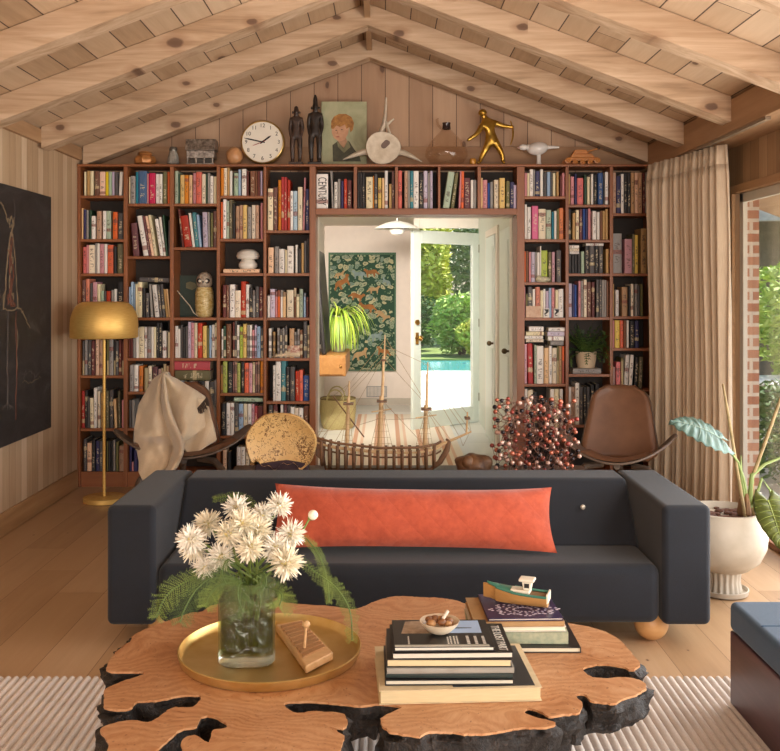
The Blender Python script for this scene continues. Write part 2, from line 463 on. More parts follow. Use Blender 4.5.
def bookmat(code):
    t = NT('book_cloth_' + PAL[code][1].replace(' ', '_'))
    base = hexc(PAL[code][0])
    lum = .3 * base[0] + .6 * base[1] + .1 * base[2]
    oi = t.n('ShaderNodeObjectInfo'); rnd = oi.outputs['Random']
    hsv = t.n('ShaderNodeHueSaturation', None, Color=base, Hue=t.math('ADD', .485, t.math('MULTIPLY', rnd, .03)), Saturation=t.math('ADD', .8, t.math('MULTIPLY', rnd, .3)),
              Value=t.math('ADD', .86, t.math('MULTIPLY', t.math('FRACT', t.math('MULTIPLY', rnd, 7.7)), .28)))
    sep = t.n('ShaderNodeSeparateXYZ', None, Vector=t.gen())
    gx, gy, gz = sep.outputs
    front = t.math('LESS_THAN', gy, .12)
    # title marks: a column of blurred letter strokes up the spine, plus one band
    r2 = t.math('FRACT', t.math('MULTIPLY', rnd, 13.1)); r3 = t.math('FRACT', t.math('MULTIPLY', rnd, 29.3)); r4 = t.math('FRACT', t.math('MULTIPLY', rnd, 51.7))
    vec = t.n('ShaderNodeCombineXYZ', None, X=t.math('MULTIPLY', gx, 2.2), Y=t.math('MULTIPLY', rnd, 91.0), Z=t.math('MULTIPLY', gz, 26.0)).outputs[0]
    nz = t.noise(vec, 1.0, 2, .6).outputs[0]
    inx = t.math('LESS_THAN', t.math('ABSOLUTE', t.math('SUBTRACT', gx, .5)), .27)
    lo = t.math('ADD', .12, t.math('MULTIPLY', r2, .2)); hi = t.math('ADD', .6, t.math('MULTIPLY', r3, .3))
    inz = t.math('MULTIPLY', t.math('GREATER_THAN', gz, lo), t.math('LESS_THAN', gz, hi))
    gap = t.math('GREATER_THAN', t.math('ABSOLUTE', t.math('SUBTRACT', gz, t.math('ADD', .35, t.math('MULTIPLY', r4, .2)))), .04)
    letter = t.math('MULTIPLY', t.math('MULTIPLY', t.math('GREATER_THAN', nz, .53), inx), t.math('MULTIPLY', inz, gap))
    letter = t.math('MULTIPLY', letter, front)
    band = t.math('MULTIPLY', t.math('LESS_THAN', t.math('ABSOLUTE', t.math('SUBTRACT', gz, t.math('ADD', .12, t.math('MULTIPLY', r3, .75)))), .055), t.math('GREATER_THAN', r2, .62))
    band = t.math('MULTIPLY', band, front)
    dark = lum < .22
    ink = hexc('#d9c9a8') if dark else hexc('#4b3a36')
    ink2 = hexc('#c8b48a') if dark else hexc('#8d4a40')
    c = t.mix(t.math('MULTIPLY', band, .75), hsv.outputs[0], ink2)
    c = t.mix(t.math('MULTIPLY', letter, .7), c, ink)
    t.bsdf(c, .55)
    return t.m
BMAT = {k: bookmat(k) for k in PAL}

def book_mb(w, d, h, mb=None, mi=0, mp=1):
    """book standing on its lower edge: x across the spine, spine face at y=0; C-shaped cover round a page block"""
    mb = mb or MB()
    c = min(.0028, w * .22); rb = min(.006, w * .22)
    outer = [(-w/2, d), (-w/2, rb * .8), (-w*.34, rb * .15), (0, 0), (w*.34, rb * .15), (w/2, rb * .8), (w/2, d)]
    inner = [(w/2 - c, d), (w/2 - c, rb + .004), (0, .005), (-w/2 + c, rb + .004), (-w/2 + c, d)]
    # cover: strip of quads around the section
    n = 7
    op = outer
    ip = [(-w/2 + c, d), (-w/2 + c, rb + .004), (-w*.3, .006), (0, .005), (w*.3, .006), (w/2 - c, rb + .004), (w/2 - c, d)]
    vs = []
    for z in (0, h):
        vs += [(x, y, z) for x, y in op] + [(x, y, z) for x, y in ip]
    fs = []
    for i in range(n - 1):
        fs += [(i, i+1, 2*n+i+1, 2*n+i), (n+i+1, n+i, 3*n+i, 3*n+i+1), (i+1, i, n+i, n+i+1), (2*n+i, 2*n+i+1, 3*n+i+1, 3*n+i)]
    fs += [(0, 2*n, 3*n, n), (n-1, 2*n-1, 4*n-1, 3*n-1)]
    mb.add(vs, fs, mi)
    q = .003 if h > .1 else .001
    mb.box(-w/2 + c + .0002, w/2 - c - .0002, rb + .006, d - .003, q, h - q, mp)
    return mb

ROWN = {'A': 'column behind the gold lamp', 'B': 'column second from painting', 'C': 'column holding the owl', 'D': 'column with the mushroom lamp',
        'E': 'column beside doorway opposite curtain', 'F': 'column between doorway and fern', 'G': 'column holding potted fern', 'H': 'column beside curtain'}
CELLS = []   # (column, shelf ordinal or bridge cell, bottom px, "xl-xr top code[ lean]" ...)
def cell(col, row, yb, s): CELLS.append((col, row, yb, s))
cell('A', 1, 195.4, "83-85 171.7 C|86-88.6 170.7 n|88.9-92.2 171 C|93.6-97.8 171 N|98.3-104 171.9 p|104.3-107.4 172 Y|107.6-110.6 171.7 g|111-113.3 171.8 v|113.5-117 172.3 s|117.6-120.8 171.8 W 1")
cell('A', 2, 239.1, "80.6-82.2 208.5 p|82.4-85 209.5 V|85.2-87.2 210 S|88.2-90 210 G|90.4-94.2 216 W|95.6-100.2 211 n|101.6-104.8 211 W|105-109.4 211 g|111.6-116.2 212 r|117-122 213 s")
cell('A', 3, 273.4, "81.6-85.3 247 r|85.5-87.2 245 P|87.3-93.8 245 C|93.9-95.8 243 S|96-98.6 243.5 W|98.9-102.8 244 P|103.2-106 244 W|106.3-112 245 r|112.6-115.4 246.5 K|116.2-121.7 244 k")
cell('A', 4, 308.2, "80.7-84.4 280 N|84.7-88.2 279 O|88.8-91.4 283 s|91.7-96 282 P|96.2-99.2 284 C|99.6-102.6 291 g|103-105 291 s|105.3-109.2 291 R|110.3-112.6 290 S|113-115.5 289 W|116.4-122.2 282 K")
cell('A', 5, 375.6, "81.4-83 341 s|83.2-86 340 S|86.3-90 340 s|90.3-93.4 341 M|94.3-97.5 339.5 p|97.7-101.2 340 n|101.5-104 341 K|105.5-107.6 340 k|108-112 338 S|112.3-114.5 340 K|114.7-117.4 341 s|117.6-120.4 340 M|120.6-123 341 M")
cell('A', 6, 428.5, "80.6-83.6 391 R|83.7-86.3 390.5 K|86.5-88.6 397 s|89-92.3 398 C -.6|92.5-95.4 388 W|96.6-99.2 391 C -.5|99.5-102.6 393 n|105-107.6 391 k|108-112 390 s|113.4-116 399 p -1.4|117.2-119.6 391 k -.6|120.7-123 400 P")
cell('A', 7, 472.0, "82.2-85.2 439 s|85.6-90.2 443 p|90.6-94 440 K|94.5-98.3 441 V|98.5-101.4 441 s|105.5-106.8 441 k|107-109.2 441 K|109.5-111.8 441 K|112-114 440 S|114.8-117.4 442 k|118-123.2 446 n")
cell('B', 1, 203.5, "128-129.2 177 C|129.6-134.4 176 S|134.8-137.2 172 T|137.4-146 171 B|146.2-147.7 173.5 P|148-154.3 173 H|154.6-158.2 174 W|158.4-161.4 174 W|162-166.2 172 k|166.6-169 172 r")
cell('B', 2, 256.2, "131.9-138 223 M -2.4|142.8-147.6 216 W -6.8|147.8-150.4 216 M -6.6|150.6-153 216 p -6.5|153.2-156 215 C -6.4|159-162.4 219 W -5.5|162.6-165 217 W -5|165.4-167.2 215 G -4|167.5-169.3 220 s")
cell('B', 3, 317.6, "128-129.4 287 b|129.6-132 282 b|132.4-134.2 284 b|134.6-136.7 284 C|136.9-141 282 C|141.4-144.2 288 K|144.6-148 293 s|149.8-152 284 S -2|154-158.6 285 W -3.2|158.9-161.6 285 s -3|162.2-164.8 284 s -3|165.2-167.6 289 n -2.8|167.8-169.6 289 p -2.6")
cell('B', 4, 358.2, "127.8-129.2 331 M|129.4-131.6 331 M|132-134.6 333 S|135-137.6 328 W|137.8-143 327 C|143.3-146 327 W|146.3-150 327 S|150.2-152.4 327 W|152.6-155 327 C|155.4-157.8 323 K|158-160.9 323 K|161.5-165.4 331 W|167-169.6 332 C")
cell('B', 5, 391.8, "128.7-132.6 365 S|133-137.2 365 W|138.3-142 366 O|143.6-147 368 G|147.4-150.8 366 C|151.7-156.5 367 M|157.3-160.2 369 W|160.6-162.4 368 s|162.7-165.4 364 M|165.6-168.2 366 R|168.4-169.7 366 O")
cell('B', 6, 428.2, "128-130.6 400 s|131-133.6 400 S")
cell('B', 7, 472.0, "128.2-130.4 444 V|130.6-132.6 462 P|132.8-136 450 V")
cell('C', 1, 203.5, "174-177.4 171 g|177.6-179.2 174 G|179.4-183.6 175 Y|183.8-187.6 175 O|188-191.2 175 p|192-195 173 P|195.3-200.6 172 r|201-205 174 C|205.3-206.8 174 G|207-209.2 173 S|209.4-212.6 176 W|213-216 176.5 C")
cell('C', 2, 247.2, "181.2-183.4 209 M -4.4|183.8-191.4 216 R -4.6|191.8-194.2 213 W -4.2|194.6-198 212.5 T -3.4|198.4-200.8 214.5 b -3|202.6-207.2 212 v -1|207.4-209.4 212 S -.6|210-212.3 213 k|212.6-216 211 N")
cell('C', 4, 358.2, "174-177 326 W|177.2-179.3 329 W|179.6-181.8 325 s|182-184.4 327 K|184.7-187.1 326 s|187.3-190 322 v|190.2-193.3 323 P|193.5-196.4 323 C|196.8-201.4 323 R|202-206 326 Y|206.2-208.2 328 k|208.4-210.8 325.5 b|211-214 325 W|214.2-216.2 323 C")
cell('C', 5, 417.6, "179-183.4 381 b|183.7-185.4 381 K|185.7-189.4 381.4 K|189.7-196 381.4 W|196.8-203.4 381 K|204-208.2 381.2 W|208.6-213.4 381.8 s|213.7-216.4 380 S")
cell('D', 1, 195.6, "220.2-223 168 O|223.2-226.3 168 C|226.5-228.7 167.5 n|228.9-231.4 171 W|233.3-237.4 173 g|237.6-240 169.5 b|241-245.6 169 W|246-248 171 M|249.6-254.6 171 N|254.8-256.8 171 N|257-259.6 171 M|260-262 171 v")
cell('D', 2, 238.7, "220.2-222 202 r|222.2-225.6 199.4 W|225.8-228.2 201 g|228.4-231.6 199.8 k|232-234.4 204 K|235-238.7 206 n|239-242.1 205 n|242.4-246.3 205 Y|246.8-250.6 207 S|251-254.7 205 C|255-258.2 205 n|260-262.2 203 P")
cell('D', 4, 317.6, "222-225.7 285 M|225.9-228.6 285 N|229-234 284.5 W|234.3-240 290.5 C|240.3-245 281.5 R|245.2-248.5 284.5 W|248.8-251.8 288 K|252-254.6 290 S|254.8-258.4 286.5 s|258.6-262.4 287 M")
cell('D', 5, 358.2, "221-222.6 329 W|222.8-225.3 326 G|225.7-230.6 324 N|232-234 322 M|234.2-236.2 321 s|236.4-238.7 325 W|239-242 327 L|242.3-245.9 324 Y|246.2-248.7 325 S|249-251.3 325 W|251.6-254 330 P|254.3-256 325 v|256.4-260 326.5 b|260.2-262.4 328 s")
cell('D', 6, 393.2, "220.2-222 365 Y|222.2-226.4 361.4 L|227.2-232 362 K|232.3-233.8 361.6 S|234-236.3 361.8 C|236.5-239.6 363 L|240.7-243.6 362 K|243.9-248 363 r|248.4-251.7 363 P|252-254.4 362 K|254.6-256.8 362 S|257-259.2 361.4 C|260-262.8 361.4 O")
cell('D', 7, 436.0, "220.6-225 403.4 K|225.6-229.6 403 W|229.8-233.4 403 W|234-237.8 403.2 s|238-242.4 404 b|242.7-246.8 404 C|247-250.8 404 W|251-253.8 404.5 P|254-256.8 406 R|257-262.8 406 M")
cell('D', 8, 472.0, "222-226 450 p|227-230 452 K|236-240 447 W|240.4-244.4 447 W|245-248.6 442 C|249.4-253 442 n")
cell('E', 1, 230.2, "267.3-272.6 188.5 C|273-277 187.5 N|277.8-280.6 180 O|280.8-283.5 177 R|283.7-286.5 177 R|287-289.7 180 R|289.9-292.6 191 W|292.8-297 191 b|297.5-302 187 C|302.3-304 177.5 P 1.5|305.2-308.8 189 V")
cell('E', 2, 273.2, "267.7-273 247.5 p|274-278 246.5 S|278.5-284 249 W|284.7-286.4 250 C|286.8-293 246 W|295-297.1 245 W|297.4-300.8 249 K|301-303.4 243 n|303.8-306.2 241 s|306.5-308.7 238.5 K")
cell('E', 3, 317.6, "267-269.3 295 W|269.6-274.4 289 v|274.7-276.9 291 P|277.1-279.7 290 r|280-282.2 290 W|282.4-285.2 292 p|286.3-293 290 C|293.6-295.8 288 N|296-298.8 294 C|299-302.4 289 g|303.2-305.4 293 b|305.8-308.2 297 M")
cell('E', 4, 358.2, "268.3-271 328.5 W|272.6-274.8 332 n|276.7-279.3 328 S|279.6-281.7 329 s|282-284.1 328 S|284.4-286.8 326 s|289-293.7 328.5 n|294-296.2 332 S|296.6-299.4 329 S|299.7-302.2 330 N|303-306.8 321.5 s|307.2-309 325.5 C")
cell('E', 5, 401.4, "272.6-275 365.5 W|275.2-280.3 361.5 W|280.6-285.4 361 T|285.8-289.1 367 K|289.5-294.3 367 s|295-298.7 371 R|298.9-302.5 370 r|303-308.8 375.5 B")
cell('E', 6, 438.0, "268-272.4 405 s|273-277 405 M|280-282.6 405 W|283.4-286.6 405 M|287-289.7 405 s|290-293.8 407 W|294-298 408 C|298.3-303 408 W|303.6-308.6 406 N")
cell('F', 1, 196.2, "525.2-527.6 173 P|527.8-530 173 C|530.2-533.6 169.4 W|533.8-535.6 169.8 S|536-540.5 171 V|540.8-543.8 169.4 W|544.4-547.2 173 s|547.8-551.2 172 b|551.5-553.3 172 s|553.6-556.3 173 C|557.2-559.4 172 n|560.6-562.6 176 M|562.8-565.2 173 P")
cell('F', 2, 239.2, "525.4-527.6 204.4 W|527.8-531.5 207 W|532.5-538.7 206 H|539.2-546.4 209 C|547-552 210 g|552.6-554.6 212 T|554.9-557.2 211 W|557.5-559.8 209 k|560-564.3 208 O")
cell('F', 3, 282.2, "525-526.4 251.5 r|526.6-529.2 251 N|529.4-531.5 252 P|531.7-535.4 252 v|535.6-537.6 252 S|537.8-540.3 252.5 W|540.6-541.8 246 W|542-548.2 250.5 L|549-552.2 252 k|552.7-555.6 252 P|557-561.8 250.5 s")
cell('F', 4, 317.7, "524.8-526 287 P|526.2-528.2 294 k|528.5-533 287 s|533.2-535.8 289 W|536.3-540.6 287 O|541-543.8 290.5 C|544-546.3 289 W|546.6-549.2 291 v|549.5-552 288 b|552.4-555.3 288 P|556-558.8 290 C|559-564 289 W")
cell('F', 5, 384.0, "525-527.4 344 P|528.6-533.8 343.4 R -1|534.8-537 345 g|537.3-544.2 346 W|545-549.3 348 p|549.7-552.7 346 W|553-557.4 348 C|557.8-559.5 346 k|559.7-562.3 346 n|562.8-565 346.4 r")
cell('F', 6, 432.0, "525.2-528 389 W|528.4-533.6 390 C|534-538 392 K|551-555 389 W|555.3-559.6 389 C|560.3-563.6 389 W")
cell('G', 1, 204.5, "569.2-571 174 n|571.7-575 176.5 P|575.3-577.5 174 V|578-584.2 178 r|585-587.4 175 G|588-590.6 177 C|592-594.3 174 W|594.8-597.8 175 K|598.8-603.9 173 B|606-609.2 172 W")
cell('G', 2, 239.6, "569.2-572 209 K|573.2-576.2 213 n|576.8-580 210 C|580.5-583.3 209 M|583.6-586.2 208.8 B|586.4-588.5 209 V|588.9-591.4 208.5 P|593.2-597 211 W|597.6-600.4 212 W|600.8-603.4 211 N|603.6-606 211 n|606.2-608.8 209 n")
cell('G', 3, 273.4, "569.4-572.2 254.4 K|572.4-575.3 254.4 K|575.5-578.4 254.4 K|578.7-581.6 252 K|582-585.2 251.5 g|585.6-590 246 K|590.3-595.5 246 s|595.8-599.5 246 K|599.8-604 246 s|606.6-609.4 249 n")
cell('G', 4, 317.3, "569.2-572.7 283.5 v|573-575.2 284 V|575.4-577.6 285 B|579.4-581.7 281 P|581.9-584.2 281 S|584.6-587.5 279.6 C|588-592.2 282 N|592.6-595.5 282 M|597-599.8 279.6 s|600.1-602.5 279.6 s|602.8-605 280 S|605.2-607.3 280 S|607.5-609.4 281 N")
cell('G', 6, 425.0, "569.2-572 387 W|572.2-575.6 387 n|576-580 383 W|580.4-583.7 387 s|584-587.2 387 K|587.5-590.6 387 s|591.2-595 385 K|596-600 384 K")
cell('H', 1, 213.2, "613.5-617 172.6 n|617.3-621.8 176 V|622.1-624.8 174 W|625-628.2 173.4 K|628.5-631.9 173.4 K|632.2-635.7 172.6 n|636-639.1 172.6 p|639.3-643.4 172.6 n|643.8-646 173 M|646.4-649 172.6 S")
cell('H', 2, 273.4, "613.5-623 233.5 S|625.6-633 239 P|633.5-635.8 234 k|636-639.3 235 Y|641.8-647.6 228.5 n")
cell('H', 3, 316.4, "613.4-615.2 284 n|616.7-619.9 290 W|623-628.6 287 n|629.6-631.7 286 K|632-634.7 284 C|635.8-638.4 284 S|638.7-641 285 s|641.6-644 284 k")
cell('H', 4, 348.2, "613.4-615.5 320.4 P|616-620.8 320.4 Y|621.2-624.6 320.4 r|624.8-627.6 320.4 N|627.8-630 320.4 W|631-635.6 321 K|636-640 321 V")
cell('H', 5, 389.0, "613.4-616 367 W|617-621.3 362 r|622-624.4 358 k|624.8-628.6 355 W 2|629.6-633 355 W 1.8|635-638.6 357 K 1.4|639.4-643.4 357 k 1")
BRIDGE = [("316.2-327.7 174 W|331.6-333.6 171 S -1.6|334-337.3 182 W|337.6-340.2 179 S|340.8-343.3 181 V|343.6-346.8 179 R|347-351.6 180 M", 'under the carved figures'),
 ("357.3-359.6 173 K|359.8-361.9 173 K|362.1-364.8 173 K|366-372.6 177 C|372.9-374 176 O|374.4-377.3 174 s|378-381.4 178 Y|382-384.4 178 p|384.7-387.8 170.6 W|389-391.6 184 n|391.9-394.4 171 N", 'under the vertebra'),
 ("398.2-402 170.6 r|404.5-407.8 170.6 n|408-410 170.8 S|410.3-413.4 171 T|413.6-418.8 171 W|419.2-423.4 174 K|423.7-427.7 171 v|428-430 173 S|430.2-432.8 171 v", 'above the pendant lamp'),
 ("443-449.4 172 g 5.6|450.8-454.4 173 k 4.6|458.7-460.8 171 P 1.8|461.2-463.9 171 r .6|464.4-470.6 178 M|471-473.7 180 W|474-476.8 180 S", 'under the glass vessel'),
 ("481.2-483 178 p|483.3-487.8 180 P|488-490.4 183 B|490.7-493.4 182 S|494.4-498.8 180 C|500-505.4 178 Y|506.6-510.2 181 k|510.5-515 182 V|515.3-518.2 185 v", 'under the gold archer')]
for i, (s, nm) in enumerate(BRIDGE): CELLS.append(('bridge', nm, 208.4, s))

def size_word(w, h):
    if w > 5.4: return 'thick'
    if w < 2.0: return 'thin'
    if h > 36: return 'tall'
    if h < 24: return 'short'
    return 'upright'
ALLB = []
for col, row, yb, s in CELLS:
    last = -1e9
    for i, e in enumerate(s.split('|')):
        p = e.split(); xl, xr = map(float, p[0].split('-')); top = float(p[1]); code = p[2]; lean = float(p[3]) if len(p) > 3 else 0
        xl = max(xl, last); last = xr
        ALLB.append(dict(col=col, row=row, yb=yb, xl=xl, xr=xr, top=top, code=code, lean=lean, i=i))
print('BOOKS', len(ALLB))
rank = sorted(range(len(ALLB)), key=lambda k: -(ALLB[k]['xr'] - ALLB[k]['xl']) * (ALLB[k]['yb'] - ALLB[k]['top']))
KEEP = set(rank[:296])
# keep the eye-catching one for lettering
rest = MB(); restm = list(BMAT.keys()); RESTMATS = [BMAT[k] for k in restm] + [PAGES]
CENTURY = None
for k, b in enumerate(ALLB):
    ysp = YB + .022 + random.random() * .012
    w = (b['xr'] - b['xl'] - .12) / SB
    zb = bz(b['yb']) + .0006
    h = pz(b['top'], ysp) - zb
    d = max(.09, min(.19, h * .72)); d = min(d, YK - ysp - .012)
    x = bx((b['xl'] + b['xr']) / 2)
    if b['col'] == 'bridge':
        zmax = bz(166.6); cell_ = [(a, c) for a, c in ((315.6, 353.6), (357, 395), (398, 438), (440.4, 477.6), (481, 517)) if a - .5 <= b['xl'] <= c][0]
    else:
        rws = [y for y in COLS[b['col']][2] if y < b['yb'] - 3]
        zmax = bz(max(rws)) - .0215 if rws else bz(166.6); cell_ = COLS[b['col']][:2]
    h = min(h, zmax - zb - .002)
    th = 0.0
    if b['lean']:
        th = math.atan2(b['lean'] * ysp / F, h); h = h / math.cos(th) * .995
        zb += abs(math.sin(th)) * w / 2
    if th:
        h = min(h, (zmax - zb - .003 - abs(math.sin(th)) * w / 2) / math.cos(th))
        lo_ = x - w / 2 * math.cos(th) + min(0, h * math.sin(th)); hi_ = x + w / 2 * math.cos(th) + max(0, h * math.sin(th))
        if lo_ < bx(cell_[0]) + .001: x += bx(cell_[0]) + .001 - lo_
        if hi_ > bx(cell_[1]) - .001: x -= hi_ - bx(cell_[1]) + .001
    else: x = min(max(x, bx(cell_[0]) + w / 2 + .0008), bx(cell_[1]) - w / 2 - .0008)
    mtx = Matrix.Translation((x, ysp, zb)) @ Matrix.Rotation(th, 4, 'Y')
    if k not in KEEP:
        st = len(rest.v); book_mb(w, d, h, rest, restm.index(b['code']), len(restm)); rest.xf(mtx, st); continue
    me = mesh_of(book_mb(w, d, h), 'book', [BMAT[b['code']], PAGES])
    o = bpy.data.objects.new('book', me); COL.objects.link(o)
    o.location = (x, ysp, zb); o.rotation_euler = (0, th, 0)
    wd = size_word(b['xr'] - b['xl'], b['yb'] - b['top'])
    if b['col'] == 'bridge':
        lab = '%s %s book, %s from left, cell over doorway %s' % (wd, PAL[b['code']][1], ORD[b['i']], b['row'])
    else:
        lab = '%s %s book, %s from left, %s shelf down, %s' % (wd, PAL[b['code']][1], ORD[b['i']], ORD[b['row'] - 1], ROWN[b['col']])
    tag(o, lab, 'book', 'books in the bookcase')
    if b['col'] == 'bridge' and b['i'] == 0 and 'figures' in b['row']: CENTURY = (o, x, ysp, zb, w, h)
    if b['code'] == 'H' or (b['code'] == 'K' and w > .033): pass
if rest.v:
    o = obj('slim_books', rest, RESTMATS)
    tag(o, 'the slimmest remaining books wedged among the others on the shelves', 'books', 'books in the bookcase', 'stuff')
INK = M('black_ink', '#1c1a1a', .6, var=.02)
if CENTURY:
    o, x, ys_, zb, w, h = CENTURY
    o['label'] = 'thick white book with CENTURY in black capitals, first from left over the doorway'
    mt = Matrix.Translation((x - .002, ys_ - .0006, zb + h * .5)) @ Matrix.Rotation(R(90), 4, 'X') @ Matrix.Rotation(R(-90), 4, 'Z') @ Matrix.Scale(.84, 4, (1, 0, 0)) @ Matrix.Scale(1.6, 4, (0, 1, 0))
    lettering('spine_lettering', [('CENTURY', .058, mt)], INK, o)

# books lying flat on the shelves ------------------------------------------------
def flat_book(xl, xr, yt, yb, code, label, dy=0.0, rz=0.0, tilt=0.0, depth=.15, ysp=None, lift=0.0):
    ysp = ysp or YB + .03
    w = px(xr, ysp) - px(xl, ysp); hh = pz(yt, ysp) - pz(yb, ysp)
    me = mesh_of(book_mb(hh, depth, w), 'book', [BMAT[code], PAGES])
    o = bpy.data.objects.new('book', me); COL.objects.link(o)
    o.rotation_euler = (0, R(90) + tilt, rz)
    o.location = (px(xl, ysp), ysp + dy, (pz(yt, ysp) + pz(yb, ysp)) / 2 + lift)
    tag(o, label, 'book', 'books in the bookcase')
    return o
flat_book(223.4, 259.6, 269, 273.0, 'p', 'pale peach book lying flat beneath the white mushroom lamp')
flat_book(175, 210, 370.6, 380.3, 'k', 'thick brown book lying flat under the red one, above the draped chair')
flat_book(174.4, 210, 361.4, 370.2, 'R', 'thick red book lying flat on top of a brown one above the draped chair')
flat_book(139.5, 169, 277, 281.6, 's', 'dark book lying flat across leaning books behind the gold lamp', tilt=R(2))
flat_book(234, 262.8, 397.6, 401.4, 'g', 'thin pale book lying flat over upright books above the dark chair arm', tilt=R(1))
for i, (a, b, c, d, cd) in enumerate(((526, 543.6, 339.2, 342.2, 'C'), (525, 543, 335.8, 338.9, 'W'), (526, 544, 331.8, 335.5, 'C'), (529, 543.6, 326.6, 331.4, 'W'))):
    flat_book(a, b, c, d, cd, ['lowest cream book', 'second lowest white book', 'second highest cream book', 'topmost white book'][i] + ' of the flat stack beside the doorway jamb')
for i, (a, b, c, d, cd) in enumerate(((550.6, 563.6, 341, 345.4, 'S'), (548, 564, 336.4, 340.6, 'W'), (547.6, 564.6, 331.8, 336, 'v'), (548.6, 564.8, 327.6, 331.4, 'W'))):
    flat_book(a, b, c, d, cd, ['lowest grey book', 'second lowest white book', 'second highest lilac book', 'topmost white book'][i] + ' of the flat stack next to the potted fern')
flat_book(573, 601, 368.6, 373.8, 'S', 'grey green box book lying flat under the potted fern')
for i, (c, d, cd) in enumerate(((251.2, 254.0, 'W'), (248.4, 251, 'C'), (245.2, 248.2, 'W'))):
    flat_book(569.6, 579, c, d, cd, ['lowest', 'middle', 'upper'][i] + ' pale booklet of the small stack lying on black binders', depth=.12)
flat_book(586, 603.6, 243.2, 245.8, 'W', 'thin white booklet lying flat on the tall black binders')
# ------------------------------------------------------------------ hall beyond the doorway
HB, HC = 12.30, 2.37                       # hall back wall, hall ceiling
HL, HR, EY = -.80, 1.085, 10.78            # left wall, right wall, exterior opening
TILE = planks('hall_stone_tile', 0, 0, .62, 1, [(.1, '#b9b6ad'), (.5, '#cfccc3'), (.9, '#dcd9d0')], .3, length=.62, seam=.008, grain=.12, seamcol='#a09b90')
struct('floor_hall', MB().box(HL - .1, HR + .3, 7.531, HB, -.1, 0), TILE, 'pale stone tile floor in the hall')
struct('ceiling_hall', MB().box(HL - .1, HR + .3, YW + .13, HB, HC, HC + .1), WHITE, 'white hall ceiling')
struct('wall_hall_back', MB().box(HL, .34, HB, HB + .1, 0, HC), M('hall_back_wall_paint', '#e0d0c2', .6, var=.02), 'warm white hall wall behind the tapestry')
struct('wall_hall_left', MB().box(HL - .1, HL, YW + .125, HB + .1, 0, HC), WHITE, 'white hall wall with the dark panel')
struct('wall_hall_side', MB().box(.34, .40, EY + .1, HB + .1, 0, HC), WHITE, 'short white wall beside the garden door')
struct('wall_hall_right', MB().box(HR, HR + .1, YW + .125, EY, 0, HC), M('hall_side_wall_paint', '#cfd3c6', .6, var=.02), 'pale green hall wall with closet doors')
hx = MB(); hx.box(.40, HR + .3, EY + .0, EY + .1, 2.24, HC)
struct('wall_hall_header', hx, WHITE, 'white wall over the garden door')
struct('baseboard_hall', MB().box(HL, .34, HB - .015, HB, 0, .09), M('hall_baseboard', '#b5a998', .5, var=.03), 'stone coloured baseboard under the tapestry')
# glazed garden door, standing open: hinge at the right wall
dA, dB = Vector((1.066, 10.70, 0)), Vector((.290, 10.04, 0))
ux = (dB - dA).normalized(); W = (dB - dA).length; ang = math.atan2(ux.y, ux.x)
gd = thing('garden_door', 'pale green glazed door standing open to the sunny pool terrace', 'door', dA, ang)
T = .022
dm = MB(); dm.box(0, .10, -T, T, .012, 2.17); dm.box(W - .115, W, -T, T, .012, 2.17)
dm.box(.10, W - .115, -T, T, 2.03, 2.17); dm.box(.10, W - .115, -T, T, .012, .19)
obj('door_frame', dm, WHITEG, gd, local=True, bevel=.004)
obj('glass', MB().box(.10, W - .115, -.004, .004, .19, 2.03), GLASS, gd, local=True)
BRASS0 = M('aged_brass', '#b58a4a', .3, 1.0, var=.1)
for z in (1.0, 1.17):
    b = MB(); b.lathe([(.026, 0), (.026, .012), (.014, .016), (.012, .04), (.028, .05), (.03, .066), (.018, .078)] if z < 1.1 else [(.03, 0), (.03, .014), (.016, .02)], (0, 0, 0), 14)
    mt = Matrix.Translation((W - .055, T, z)) @ Matrix.Rotation(R(-90), 4, 'X')
    st = 0; b.xf(mt)
    if z < 1.1: b.box(W - .075, W - .035, T, T + .006, .93, 1.06)
    o = obj('knob' if z < 1.1 else 'lock', b, BRASS0, gd, local=True, smooth=True)
for z in (.25, 1.1, 1.95):
    obj('hinge', MB().box(-.012, .012, T - .002, T + .012, z, z + .09), M('hinge_metal', '#a9a698', .4, .6) if z == .25 else bpy.data.materials['hinge_metal'], gd, local=True)
# closet doors in the right hall wall
def closet(y0, y1, name, label):
    o = thing(name, label, 'door', (HR - .03, (y0 + y1) / 2, 0)); o['kind'] = 'structure'
    x0, x1 = HR - .03, HR - .001
    m = MB().box(x0, x1, y0, y1, .01, 2.06)
    obj('leaf', m, WHITEG, o, bevel=.003)
    f = MB()
    for (a, b) in ((.12, .95), (1.05, 1.95)):
        f.box(x0 - .006, x0 - .0005, y0 + .1, y1 - .1, a, b)
    obj('raised_panel', f, WHITEG, o, bevel=.003)
    k = MB().ell((x0 - .04, y0 + .06, 1.0), (.025, .025, .025), 12, 8).tube([(x0, y0 + .06, 1.0), (x0 - .03, y0 + .06, 1.0)], .01, 8)
    obj('knob', k, M('door_knob_bronze', '#6a5a42', .35, .9), o, smooth=True)
closet(9.0, 9.75, 'door_2', 'white closet door with a dark knob in the hall')
closet(7.85, 8.55, 'door_3', 'white panelled door just behind the doorway jamb')
struct('trim_16', MB().box(HR - .02, HR, 8.86, 8.98, 0, 2.14).box(HR - .02, HR, 9.76, 9.88, 0, 2.14).box(HR - .02, HR, 8.98, 9.76, 2.07, 2.14), WHITE, 'white casing round the hall closet door', bevel=.003)
sw = thing('light_switch', 'ivory light switch plate on the pale green hall wall', 'switch', (HR - .004, 8.7, 1.25))
obj('plate', MB().box(HR - .006, HR - .0005, 8.66, 8.74, 1.19, 1.31), M('switch_plate', '#e9e3d4', .4), sw, bevel=.002)
obj('toggle', MB().box(HR - .014, HR - .006, 8.69, 8.71, 1.235, 1.265), bpy.data.materials['switch_plate'], sw)

